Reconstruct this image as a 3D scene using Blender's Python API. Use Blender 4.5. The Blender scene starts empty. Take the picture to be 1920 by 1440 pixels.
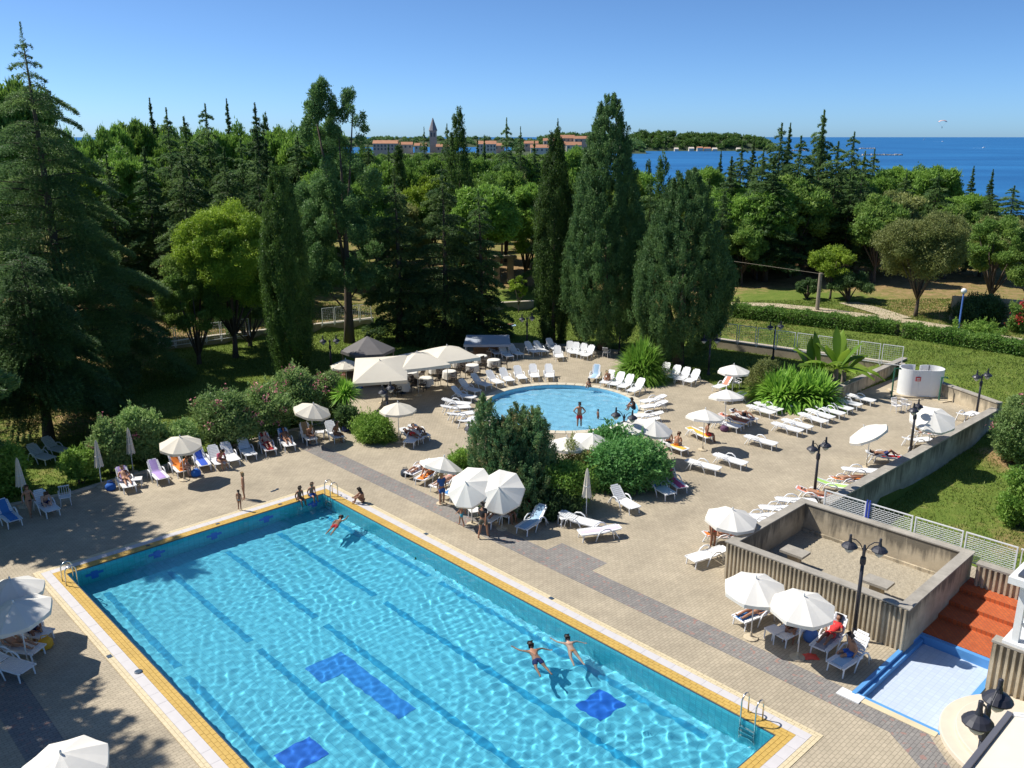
import bpy, bmesh, math, random
import numpy as np
from mathutils import Vector, Matrix, Euler, noise as mnoise

sc = bpy.context.scene
COL = sc.collection
R = math.radians

# ------------------------------------------------------------------ camera
CAM_H = 17.2
F_PX = 1626.0            # focal length in photograph pixels (1920 wide)
HOR = 256.0              # true horizon row
PITCH = math.atan((720 - HOR) / F_PX)
cam_data = bpy.data.cameras.new('camera')
cam = bpy.data.objects.new('camera', cam_data)
COL.objects.link(cam)
sc.camera = cam
cam.location = (0, 0, CAM_H)
cam.rotation_euler = (math.pi / 2 - PITCH, 0, 0)
cam_data.sensor_width = 36
cam_data.lens = F_PX / 1920 * 36
cam_data.clip_start = 0.1
cam_data.clip_end = 60000

# ------------------------------------------------------------------ sky and sun
SUN_EL = R(51)
SH = Vector((0.95, -0.31, 0)).normalized()            # ground direction in which shadows fall
SUN_DIR = Vector((-SH.x * math.cos(SUN_EL), -SH.y * math.cos(SUN_EL), math.sin(SUN_EL)))
world = bpy.data.worlds.new('World')
sc.world = world
world.use_nodes = True
wn = world.node_tree
sky = wn.nodes.new('ShaderNodeTexSky')
sky.sky_type = 'NISHITA'
sky.sun_disc = False
sky.sun_elevation = SUN_EL
sky.sun_rotation = math.atan2(SUN_DIR.x, SUN_DIR.y)
sky.altitude = 20
sky.air_density = 0.45
sky.dust_density = 0.5
sky.ozone_density = 7.0
wb = wn.nodes.new('ShaderNodeVectorMath'); wb.operation = 'MULTIPLY'      # camera white balance, the same over the whole sky
wb.inputs[1].default_value = (0.80, 0.96, 1.0)
wn.links.new(sky.outputs[0], wb.inputs[0]); wn.links.new(wb.outputs[0], wn.nodes['Background'].inputs[0])
wn.nodes['Background'].inputs[1].default_value = 0.118
sun_data = bpy.data.lights.new('sun', 'SUN')
sun_data.energy = 4.6
sun_data.angle = R(0.53)
sun_data.color = (1.0, 0.955, 0.88)
sun = bpy.data.objects.new('sun', sun_data)
COL.objects.link(sun)
sun.rotation_euler = (-SUN_DIR).to_track_quat('-Z', 'Y').to_euler()
sun_data.cycles.is_caustics_light = True
sc.view_settings.view_transform = 'Standard'
sc.view_settings.look = 'None'
sc.view_settings.gamma = 1
sc.view_settings.exposure = 0.46
sc.cycles.use_denoising = True
sc.cycles.max_bounces = 8
sc.cycles.transparent_max_bounces = 12
sc.cycles.sample_clamp_indirect = 6

# ------------------------------------------------------------------ helpers
cP, sP = math.cos(PITCH), math.sin(PITCH)
def ray(px, py):
    return np.array([px - 960.0, F_PX * cP + sP * -(py - 720.0), -F_PX * sP - cP * (py - 720.0)])
def P(px, py, z=0.0):
    """world point at height z seen at photograph pixel (px, py)"""
    r = ray(px, py); t = (z - CAM_H) / r[2]
    return Vector((r[0] * t, r[1] * t, z))
def zat(px, py, Y):
    """height of the pixel's ray at world depth Y"""
    r = ray(px, py); return CAM_H + r[2] * Y / r[1]
def xat(px, py, Y):
    r = ray(px, py); return r[0] * Y / r[1]

def tag(o, label=None, cat=None, group=None, kind=None):
    if label: o['label'] = label
    if cat: o['category'] = cat
    if group: o['group'] = group
    if kind: o['kind'] = kind
    return o
def link(o, parent=None):
    COL.objects.link(o)
    if parent is not None: o.parent = parent
    return o
def thing(name, label, cat, loc=(0, 0, 0), rotz=0.0, group=None, scale=None):
    o = bpy.data.objects.new(name, None)
    o.empty_display_size = 0.2
    o.location = loc; o.rotation_euler = (0, 0, rotz)
    if scale is not None: o.scale = scale if hasattr(scale, '__len__') else (scale,) * 3
    link(o)
    return tag(o, label, cat, group)
def part(name, me, parent, mat=None, loc=None, rot=None, kind=None, label=None, scale=None):
    o = bpy.data.objects.new(name, me)
    link(o, parent)
    if loc is not None: o.location = loc
    if rot is not None: o.rotation_euler = rot
    if scale is not None: o.scale = scale
    if mat is not None and (len(me.materials) == 0):
        me.materials.append(mat)
    elif mat is not None and me.materials[0] != mat:
        o.material_slots[0].link = 'OBJECT'; o.material_slots[0].material = mat
    if kind: o['kind'] = kind
    if label: o['label'] = label
    return o
def struct(name, me, mat, loc=None):
    o = part(name, me, None, mat, loc); o['kind'] = 'structure'; return o
def spawn(proto, name, label, cat, loc, rotz=0.0, group=None, scale=None, mats=None):
    """a thing with its own copies of every part (mesh data shared)"""
    t = thing(name, label, cat, loc, rotz, group, scale)
    mats = mats or {}
    made = {}
    for key, (pn, me, mat, up) in proto.items():
        made[key] = part(pn, me, made.get(up, t), mats.get(pn, mat))
    return t

class MB:
    """collects simple solids into one mesh"""
    def __init__(s): s.v = []; s.f = []
    def add(s, vs, fs):
        b = len(s.v); s.v += [tuple(v) for v in vs]; s.f += [tuple(b + i for i in f) for f in fs]; return s
    def box(s, c, d, rz=0.0, m=None):
        hx, hy, hz = d[0] / 2, d[1] / 2, d[2] / 2
        M = m or (Matrix.Translation(c) @ Matrix.Rotation(rz, 4, 'Z'))
        vs = [M @ Vector((x, y, z)) for x in (-hx, hx) for y in (-hy, hy) for z in (-hz, hz)]
        return s.add(vs, [(0, 1, 3, 2), (4, 6, 7, 5), (0, 4, 5, 1), (2, 3, 7, 6), (0, 2, 6, 4), (1, 5, 7, 3)])
    def bar(s, a, b, w, h=None, up=(0, 0, 1)):
        a, b = Vector(a), Vector(b); h = h or w; d = (b - a); L = d.length
        if L < 1e-6: return s
        d /= L; u = Vector(up)
        if abs(d.dot(u)) > .98: u = Vector((1, 0, 0))
        sd = d.cross(u).normalized(); u = sd.cross(d)
        M = Matrix((( *d, 0), (*sd, 0), (*u, 0), (0, 0, 0, 1))).transposed()
        M.translation = (a + b) / 2
        return s.box(None, (L, w, h), m=M)
    def tube(s, pts, rad, n=8, cap=True):
        pts = [Vector(p) for p in pts]
        rad = rad if hasattr(rad, '__len__') else [rad] * len(pts)
        b = len(s.v); prev = None
        for i, p in enumerate(pts):
            d = (pts[min(i + 1, len(pts) - 1)] - pts[max(i - 1, 0)])
            d = d.normalized() if d.length > 1e-9 else Vector((0, 0, 1))
            if prev is None:
                u = Vector((0, 0, 1)) if abs(d.z) < .9 else Vector((1, 0, 0))
                sd = d.cross(u).normalized()
            else:
                sd = (prev - d * prev.dot(d)).normalized()
            prev = sd; up = sd.cross(d)
            for k in range(n):
                a = 2 * math.pi * k / n
                s.v.append(tuple(p + (sd * math.cos(a) + up * math.sin(a)) * rad[i]))
        for i in range(len(pts) - 1):
            for k in range(n):
                k2 = (k + 1) % n
                s.f.append((b + i * n + k, b + i * n + k2, b + (i + 1) * n + k2, b + (i + 1) * n + k))
        if cap:
            s.f.append(tuple(b + k for k in range(n))[::-1]); e = b + (len(pts) - 1) * n
            s.f.append(tuple(e + k for k in range(n)))
        return s
    def lathe(s, prof, n=12, c=(0, 0, 0)):
        b = len(s.v); c = Vector(c)
        for r, z in prof:
            for k in range(n):
                a = 2 * math.pi * k / n
                s.v.append(tuple(c + Vector((r * math.cos(a), r * math.sin(a), z))))
        for i in range(len(prof) - 1):
            for k in range(n):
                k2 = (k + 1) % n
                s.f.append((b + i * n + k, b + i * n + k2, b + (i + 1) * n + k2, b + (i + 1) * n + k))
        s.f.append(tuple(b + k for k in range(n))[::-1])
        s.f.append(tuple(b + (len(prof) - 1) * n + k for k in range(n)))
        return s
    def prism(s, poly, z0, z1):
        n = len(poly); vs = [(p[0], p[1], z0) for p in poly] + [(p[0], p[1], z1) for p in poly]
        ar = sum(poly[i][0] * poly[(i + 1) % n][1] - poly[(i + 1) % n][0] * poly[i][1] for i in range(n))
        fs = [tuple(range(n))[::-1], tuple(range(n, 2 * n))] + [(i, (i + 1) % n, n + (i + 1) % n, n + i) for i in range(n)]
        if ar < 0: fs = [f[::-1] for f in fs]
        return s.add(vs, fs)
    def mesh(s, name, mat=None, smooth=False):
        me = bpy.data.meshes.new(name)
        me.from_pydata(s.v, [], s.f); me.update()
        if smooth: me.shade_smooth()
        if mat: me.materials.append(mat)
        return me
    def build(s, name, mat, parent=None, smooth=False, kind=None, label=None):
        return part(name, s.mesh(name, mat, smooth), parent, None, kind=kind, label=label)

def np_mesh(name, V, Fc, mat=None, smooth=False, tint=None):
    """fast mesh from numpy arrays, all faces with the same corner count"""
    me = bpy.data.meshes.new(name)
    n = Fc.shape[1]
    me.vertices.add(len(V)); me.vertices.foreach_set('co', np.ascontiguousarray(V, dtype=np.float32).ravel())
    me.loops.add(Fc.size); me.loops.foreach_set('vertex_index', np.ascontiguousarray(Fc, dtype=np.int32).ravel())
    me.polygons.add(len(Fc))
    me.polygons.foreach_set('loop_start', np.arange(0, Fc.size, n, dtype=np.int32))
    if tint is not None:
        a = me.attributes.new('tint', 'FLOAT', 'FACE'); a.data.foreach_set('value', np.ascontiguousarray(tint, dtype=np.float32))
    me.update(calc_edges=True)
    if smooth: me.shade_smooth()
    if mat: me.materials.append(mat)
    return me
def fill_mesh(name, outer, holes, z, mat=None):
    """flat polygon with holes"""
    bm = bmesh.new(); es = []
    for lp in [outer] + holes:
        vs = [bm.verts.new((p[0], p[1], z)) for p in lp]
        es += [bm.edges.new((vs[i], vs[(i + 1) % len(vs)])) for i in range(len(vs))]
    bmesh.ops.triangle_fill(bm, use_beauty=True, use_dissolve=False, edges=es, normal=(0, 0, 1))
    for f in bm.faces:
        if f.normal.z < 0: f.normal_flip()
    me = bpy.data.meshes.new(name); bm.to_mesh(me); bm.free()
    if mat: me.materials.append(mat)
    return me
def in_poly(x, y, poly):
    x = np.asarray(x, float); y = np.asarray(y, float); ins = np.zeros(x.shape, bool)
    n = len(poly)
    for i in range(n):
        x1, y1 = poly[i][0], poly[i][1]; x2, y2 = poly[(i + 1) % n][0], poly[(i + 1) % n][1]
        c = ((y1 > y) != (y2 > y))
        with np.errstate(divide='ignore', invalid='ignore'):
            xi = (x2 - x1) * (y - y1) / (y2 - y1 + 1e-12) + x1
        ins ^= c & (x < xi)
    return ins

# ------------------------------------------------------------------ materials
def new_mat(name):
    m = bpy.data.materials.new(name); m.use_nodes = True
    nt = m.node_tree; b = nt.nodes['Principled BSDF']
    return m, nt, b
def nd(nt, t, **kw):
    n = nt.nodes.new('ShaderNode' + t)
    for k, v in kw.items():
        if k in n.inputs: n.inputs[k].default_value = v
        else: setattr(n, k, v)
    return n
def mat_plain(name, col, rough=0.6, var=0.12, scale=6.0, bump=0.0, bscale=40.0, metal=0.0, spec=0.5, trans=0.0):
    m, nt, b = new_mat(name)
    tc = nd(nt, 'TexCoord'); nz = nd(nt, 'TexNoise', Scale=scale, Detail=5.0)
    nt.links.new(tc.outputs['Object'], nz.inputs['Vector'])
    mx = nd(nt, 'MixRGB', blend_type='MIX')
    mx.inputs['Color1'].default_value = (*[c * (1 - var) for c in col], 1)
    mx.inputs['Color2'].default_value = (*[min(1, c * (1 + var)) for c in col], 1)
    nt.links.new(nz.outputs['Fac'], mx.inputs['Fac'])
    nt.links.new(mx.outputs[0], b.inputs['Base Color'])
    b.inputs['Roughness'].default_value = rough; b.inputs['Metallic'].default_value = metal
    b.inputs['Specular IOR Level'].default_value = spec
    if bump > 0:
        n2 = nd(nt, 'TexNoise', Scale=bscale, Detail=4.0); bp = nd(nt, 'Bump', Strength=bump, Distance=0.02)
        nt.links.new(tc.outputs['Object'], n2.inputs['Vector']); nt.links.new(n2.outputs['Fac'], bp.inputs['Height'])
        nt.links.new(bp.outputs[0], b.inputs['Normal'])
    if trans > 0:
        tr = nd(nt, 'BsdfTranslucent'); ms = nd(nt, 'MixShader'); ms.inputs[0].default_value = trans
        nt.links.new(mx.outputs[0], tr.inputs['Color']); nt.links.new(b.outputs[0], ms.inputs[1]); nt.links.new(tr.outputs[0], ms.inputs[2])
        nt.links.new(ms.outputs[0], nt.nodes['Material Output'].inputs[0])
    return m
def mat_leaf(name, c1, c2, trans=0.25, rough=0.55, c3=None):
    """foliage: colour from the per-leaf tint plus a little per-tree variation"""
    m, nt, b = new_mat(name)
    at = nd(nt, 'Attribute', attribute_name='tint')
    rp = nd(nt, 'ValToRGB'); cr = rp.color_ramp
    cr.elements[0].color = (*c1, 1); cr.elements[1].color = (*c2, 1)
    if c3: e = cr.elements.new(0.9); e.color = (*c2, 1); cr.elements[2].color = (*c3, 1)
    nt.links.new(at.outputs['Fac'], rp.inputs[0])
    oi = nd(nt, 'ObjectInfo'); hs = nd(nt, 'HueSaturation')
    mr = nd(nt, 'MapRange'); mr.inputs['To Min'].default_value = 0.8; mr.inputs['To Max'].default_value = 1.2
    nt.links.new(oi.outputs['Random'], mr.inputs[0]); nt.links.new(mr.outputs[0], hs.inputs['Value'])
    nt.links.new(rp.outputs[0], hs.inputs['Color'])
    nt.links.new(hs.outputs[0], b.inputs['Base Color']); b.inputs['Roughness'].default_value = rough
    b.inputs['Specular IOR Level'].default_value = 0.3
    tr = nd(nt, 'BsdfTranslucent'); ms = nd(nt, 'MixShader'); ms.inputs[0].default_value = trans
    nt.links.new(hs.outputs[0], tr.inputs['Color']); nt.links.new(b.outputs[0], ms.inputs[1]); nt.links.new(tr.outputs[0], ms.inputs[2])
    nt.links.new(ms.outputs[0], nt.nodes['Material Output'].inputs[0])
    return m
# ------------------------------------------------------------------ pool frame
PA = P(618, 905); PC = P(1545, 1380)
D2 = (PC - PA); POOL_U = D2.length; D2 /= POOL_U
D1 = Vector((D2.y, -D2.x, 0))
POOL_V = (P(60, 1075) - PA).dot(D1)
POOL_RZ = math.atan2(D2.y, D2.x)
def UV(u, v, z=0.0):
    p = PA + D2 * u + D1 * v; return Vector((p.x, p.y, z))
COP = 1.05                                   # coping width
WATER_Z, FLOOR_Z = -0.10, -1.5
def PW(px, py, zf=FLOOR_Z):
    """point on the pool floor seen through the water surface"""
    a = P(px, py, WATER_Z); d = Vector(ray(px, py)).normalized()
    s = math.sqrt(d.x ** 2 + d.y ** 2) / 1.333; t = s / math.sqrt(1 - s * s)
    h = Vector((d.x, d.y, 0)).normalized() * t * (WATER_Z - zf)
    return Vector((a.x + h.x, a.y + h.y, zf))

# ------------------------------------------------------------------ surface materials
def mat_pavers(name, cA, cB, joint, bw=0.24, bh=0.12, rz=0.0, stain=0.5, red=None):
    m, nt, b = new_mat(name)
    tc = nd(nt, 'TexCoord'); mp = nd(nt, 'Mapping'); mp.inputs['Rotation'].default_value = (0, 0, rz)
    nt.links.new(tc.outputs['Object'], mp.inputs[0])
    br = nd(nt, 'TexBrick'); br.offset = 0.5
    br.inputs['Color1'].default_value = (*cA, 1); br.inputs['Color2'].default_value = (*cB, 1); br.inputs['Mortar'].default_value = (*joint, 1)
    br.inputs['Scale'].default_value = 1.0; br.inputs['Mortar Size'].default_value = 0.011; br.inputs['Mortar Smooth'].default_value = 0.3
    br.inputs['Brick Width'].default_value = bw; br.inputs['Row Height'].default_value = bh; br.inputs['Bias'].default_value = 0.0
    nt.links.new(mp.outputs[0], br.inputs['Vector'])
    n1 = nd(nt, 'TexNoise', Scale=0.35, Detail=6.0, Roughness=0.65); n2 = nd(nt, 'TexNoise', Scale=3.0, Detail=5.0)
    nt.links.new(tc.outputs['Object'], n1.inputs['Vector']); nt.links.new(tc.outputs['Object'], n2.inputs['Vector'])
    r1 = nd(nt, 'MapRange'); r1.inputs['From Min'].default_value = 0.3; r1.inputs['From Max'].default_value = 0.7
    r1.inputs['To Min'].default_value = 1 - 0.26 * stain; r1.inputs['To Max'].default_value = 1 + 0.2 * stain
    nt.links.new(n1.outputs['Fac'], r1.inputs[0])
    r2 = nd(nt, 'MapRange'); r2.inputs['To Min'].default_value = 0.84; r2.inputs['To Max'].default_value = 1.16
    nt.links.new(n2.outputs['Fac'], r2.inputs[0])
    mu = nd(nt, 'Math', operation='MULTIPLY'); nt.links.new(r1.outputs[0], mu.inputs[0]); nt.links.new(r2.outputs[0], mu.inputs[1])
    vm = nd(nt, 'VectorMath', operation='SCALE'); nt.links.new(br.outputs['Color'], vm.inputs[0]); nt.links.new(mu.outputs[0], vm.inputs['Scale'])
    last = vm.outputs[0]
    if red:
        v = nd(nt, 'TexNoise', Scale=5.0, Detail=1.0); nt.links.new(mp.outputs[0], v.inputs['Vector'])
        rr = nd(nt, 'ValToRGB'); rr.color_ramp.elements[0].position = 0.62; rr.color_ramp.elements[1].position = 0.68
        nt.links.new(v.outputs['Fac'], rr.inputs[0])
        mx = nd(nt, 'MixRGB'); mx.inputs['Color2'].default_value = (*red, 1); nt.links.new(rr.outputs[0], mx.inputs['Fac']); nt.links.new(last, mx.inputs['Color1']); last = mx.outputs[0]
    nt.links.new(last, b.inputs['Base Color'])
    b.inputs['Roughness'].default_value = 0.8; b.inputs['Specular IOR Level'].default_value = 0.3
    bp = nd(nt, 'Bump', Strength=0.5, Distance=0.02); inv = nd(nt, 'Math', operation='SUBTRACT'); inv.inputs[0].default_value = 1
    nt.links.new(br.outputs['Fac'], inv.inputs[1]); nt.links.new(inv.outputs[0], bp.inputs['Height']); nt.links.new(bp.outputs[0], b.inputs['Normal'])
    return m
def mat_tiles(name, c, joint, sx, sy, var=0.1, rough=0.3, msize=0.012, bump=0.3):
    m, nt, b = new_mat(name)
    tc = nd(nt, 'TexCoord'); br = nd(nt, 'TexBrick'); br.offset = 0.0
    br.inputs['Color1'].default_value = (*[x * (1 - var) for x in c], 1); br.inputs['Color2'].default_value = (*[min(1, x * (1 + var)) for x in c], 1)
    br.inputs['Mortar'].default_value = (*joint, 1); br.inputs['Scale'].default_value = 1; br.inputs['Mortar Size'].default_value = msize
    br.inputs['Brick Width'].default_value = sx; br.inputs['Row Height'].default_value = sy
    nt.links.new(tc.outputs['UV' if False else 'Object'], br.inputs['Vector']); nt.links.new(br.outputs['Color'], b.inputs['Base Color'])
    b.inputs['Roughness'].default_value = rough
    return m
def mat_concrete(name, c, streak=0.5, rough=0.9, ztop=None):
    """weathered concrete: blotches, and ragged dark rain stains running down from the top edge"""
    m, nt, b = new_mat(name)
    tc = nd(nt, 'TexCoord'); n1 = nd(nt, 'TexNoise', Scale=1.1, Detail=9.0, Roughness=0.72)
    nt.links.new(tc.outputs['Object'], n1.inputs['Vector'])
    r1 = nd(nt, 'MapRange'); r1.inputs['From Min'].default_value = 0.3; r1.inputs['From Max'].default_value = 0.7; r1.inputs['To Min'].default_value = 0.68; r1.inputs['To Max'].default_value = 1.18
    nt.links.new(n1.outputs['Fac'], r1.inputs[0])
    vm = nd(nt, 'VectorMath', operation='SCALE'); vm.inputs[0].default_value = c; nt.links.new(r1.outputs[0], vm.inputs['Scale'])
    last = vm.outputs[0]
    if ztop is not None:
        mp = nd(nt, 'Mapping'); mp.inputs['Scale'].default_value = (1, 1, 0.12); nt.links.new(tc.outputs['Object'], mp.inputs[0])
        n2 = nd(nt, 'TexNoise', Scale=3.2, Detail=7.0, Roughness=0.65); nt.links.new(mp.outputs[0], n2.inputs['Vector'])
        n4 = nd(nt, 'TexNoise', Scale=.6, Detail=3.0); nt.links.new(tc.outputs['Object'], n4.inputs['Vector'])
        sx = nd(nt, 'SeparateXYZ'); nt.links.new(tc.outputs['Object'], sx.inputs[0])
        ln = nd(nt, 'MapRange'); ln.inputs['From Min'].default_value = .3; ln.inputs['From Max'].default_value = .75; ln.inputs['To Min'].default_value = 0.0; ln.inputs['To Max'].default_value = 1.5; nt.links.new(n2.outputs['Fac'], ln.inputs[0])
        l2 = nd(nt, 'Math', operation='MULTIPLY'); nt.links.new(ln.outputs[0], l2.inputs[0]); 
        l3 = nd(nt, 'MapRange'); l3.inputs['From Min'].default_value = .3; l3.inputs['From Max'].default_value = .65; l3.inputs['To Min'].default_value = .35; l3.inputs['To Max'].default_value = 1.25; nt.links.new(n4.outputs['Fac'], l3.inputs[0]); nt.links.new(l3.outputs[0], l2.inputs[1])
        ad = nd(nt, 'Math', operation='ADD'); nt.links.new(sx.outputs['Z'], ad.inputs[0]); nt.links.new(l2.outputs[0], ad.inputs[1])
        mk = nd(nt, 'MapRange'); mk.inputs['From Min'].default_value = ztop - .12; mk.inputs['From Max'].default_value = ztop + .42; mk.inputs['To Max'].default_value = streak; nt.links.new(ad.outputs[0], mk.inputs[0])
        mx = nd(nt, 'MixRGB'); mx.inputs['Color2'].default_value = (.095, .085, .068, 1); nt.links.new(mk.outputs[0], mx.inputs['Fac']); nt.links.new(last, mx.inputs['Color1']); last = mx.outputs[0]
    nt.links.new(last, b.inputs['Base Color']); b.inputs['Roughness'].default_value = rough; b.inputs['Specular IOR Level'].default_value = 0.25
    n3 = nd(nt, 'TexNoise', Scale=25.0, Detail=5.0); bp = nd(nt, 'Bump', Strength=0.35, Distance=0.02); nt.links.new(tc.outputs['Object'], n3.inputs['Vector'])
    nt.links.new(n3.outputs['Fac'], bp.inputs['Height']); nt.links.new(bp.outputs[0], b.inputs['Normal'])
    return m
M = {}
M['pave'] = mat_pavers('sandy pavers', (0.445, 0.375, 0.27), (0.395, 0.335, 0.24), (0.29, 0.245, 0.175), rz=-POOL_RZ + math.pi / 2, stain=.75)
M['pave_grey'] = mat_pavers('grey pavers', (0.22, 0.205, 0.19), (0.27, 0.25, 0.225), (0.15, 0.14, 0.13), rz=-POOL_RZ + math.pi / 2, red=(0.3, 0.19, 0.16))
M['red_brick'] = mat_pavers('red brick paving', (0.52, 0.12, 0.035), (0.44, 0.095, 0.03), (0.30, 0.10, 0.05), rz=-POOL_RZ, stain=0.4)
M['conc'] = mat_concrete('weathered concrete', (0.46, 0.39, 0.28), 0.75, ztop=1.62)
M['conc_wall'] = mat_concrete('long wall concrete', (0.40, 0.36, 0.29), 0.7, ztop=.55)
M['conc_cap'] = mat_concrete('concrete wall cap', (0.36, 0.33, 0.28), 0.3)
M['conc_pale'] = mat_concrete('pale concrete', (0.56, 0.47, 0.33), 0.6, ztop=.95)
M['conc_rib'] = mat_concrete('ribbed concrete', (0.56, 0.47, 0.33), 0.6, ztop=1.62)
M['stone_wall'] = mat_concrete('old stone wall', (0.36, 0.30, 0.21), 0.4)
M['kerb'] = mat_plain('kerb stone', (0.48, 0.42, 0.33), 0.85, 0.2, 3, 0.3)
M['gravel'] = mat_plain('gravel bed', (0.36, 0.31, 0.225), 0.95, 0.5, 14, 1.0, 18)
M['pool_floor'] = mat_tiles('pool floor tile', (0.125, 0.53, 0.66), (0.085, 0.43, 0.57), 0.25, 0.25, 0.05)
M['pool_wall'] = mat_tiles('pool wall tile', (0.08, 0.52, 0.58), (0.05, 0.38, 0.47), 0.24, 0.12, 0.1)
M['lane'] = mat_plain('lane line tile', (0.02, 0.30, 0.50), 0.35, 0.08)
M['deep_blue'] = mat_plain('deep blue mosaic', (0.02, 0.15, 0.60), 0.35, 0.1)
M['rim'] = mat_plain('dark rim', (0.03, 0.06, 0.10), 0.5)
M['yellow_tile'] = mat_plain('yellow tile', (0.55, 0.36, 0.09), 0.45, 0.22, 1.3)
M['slab'] = mat_plain('pale stone slab', (0.56, 0.53, 0.52), 0.6, 0.1, 2)
M['cream_tile'] = mat_plain('cream tile', (0.62, 0.52, 0.33), 0.6, 0.16, 1.4)
M['grout'] = mat_plain('grout', (0.24, 0.17, 0.07), 0.9)
M['round_floor'] = mat_tiles('round pool tile', (0.30, 0.60, 0.75), (0.25, 0.53, 0.69), 0.3, 0.3, 0.04)
M['wade_floor'] = mat_tiles('wading pool tile', (0.50, 0.57, 0.66), (0.42, 0.50, 0.61), 0.2, 0.2, 0.04)
M['blue_paint'] = mat_plain('blue pool paint', (0.10, 0.30, 0.60), 0.5, 0.15, 2)
M['steel'] = mat_plain('stainless steel', (0.62, 0.62, 0.60), 0.22, 0.05, metal=1.0)
M['white'] = mat_plain('white plastic', (0.80, 0.80, 0.79), 0.38, 0.05, 3)
M['white_paint'] = mat_plain('white painted metal', (0.74, 0.74, 0.72), 0.45, 0.1, 5)
M['cream_step'] = mat_plain('cream stone', (0.62, 0.54, 0.42), 0.8, 0.12, 2, 0.1)
def mat_water(name, rough=0.0, tintc=(0.97, 0.995, 1.0)):
    m = bpy.data.materials.new(name); m.use_nodes = True; nt = m.node_tree; nt.nodes.clear()
    g = nd(nt, 'BsdfGlass', IOR=1.333, Roughness=rough); g.inputs['Color'].default_value = (*tintc, 1)
    o = nd(nt, 'OutputMaterial'); nt.links.new(g.outputs[0], o.inputs[0]); return m
M['water'] = mat_water('pool water')

# ------------------------------------------------------------------ terrain
WALL_Z = 0.55                                     # top of the low wall along the right of the deck
def g2(px, py, z=0.0):
    p = P(px, py, z); return (p.x, p.y)
# garden outline (lawn and deck inside lie at z = 0)
garden = [g2(-700, 1900), g2(-700, 900), g2(-250, 720), g2(120, 668), g2(300, 662), g2(400, 646), g2(605, 622), g2(700, 611), g2(930, 584), g2(1000, 580),
          g2(1180, 600), g2(1355, 641), g2(1500, 668), g2(1650, 700), g2(1700, 705), g2(1880, 765), g2(1640, 905), g2(1560, 950), g2(1830, 1110), g2(2100, 1230), g2(2300, 1500), g2(1900, 1900)]
ctrl = [(1900, 900, -1.25), (1760, 940, -1.25), (1620, 950, -1.2), (1900, 1010, -1.35), (2200, 1000, -1.3), (1800, 840, -1.0), (1885, 800, -0.5), (1880, 742, 0.35), (1800, 700, .75), (1700, 670, .75),
        (1900, 690, .7), (2100, 720, .4), (1500, 640, .6), (1370, 615, .6), (1900, 640, .9), (1700, 600, 1.0), (1500, 570, 1.0), (1800, 560, 1.2), (1200, 575, .6), (1000, 560, .8), (700, 590, .7), (300, 640, .7),
        (0, 640, .6), (-300, 680, .4), (400, 560, 1.2), (1000, 500, 1.2), (1500, 500, 1.3), (1900, 500, 1.0), (100, 560, 1.0), (1900, 580, 1.1)]
cx_ = np.array([[*g2(a, b, z), z] for a, b, z in ctrl])
def outer_h(x, y):
    x = np.asarray(x, float); y = np.asarray(y, float)
    w = 1.0 / (((x[..., None] - cx_[:, 0]) ** 2 + (y[..., None] - cx_[:, 1]) ** 2) ** 1.6 + 1.0)
    z = (w * cx_[:, 2]).sum(-1) / w.sum(-1)
    t = np.clip((y + 0.35 * x - 180) / 190.0, 0, 1); t = t * t * (3 - 2 * t)
    return z - t * 15.0
def ground(x, y):
    x = np.asarray(x, float); y = np.asarray(y, float)
    return np.where(in_poly(x, y, garden), 0.0, outer_h(x, y))
def gz(x, y): return float(ground(np.array([x]), np.array([y]))[0])
def G(px, py):
    """point on the terrain seen at a pixel"""
    z = 0.0
    for _ in range(6):
        p = P(px, py, z); z = gz(p.x, p.y)
    return P(px, py, z)

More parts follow.
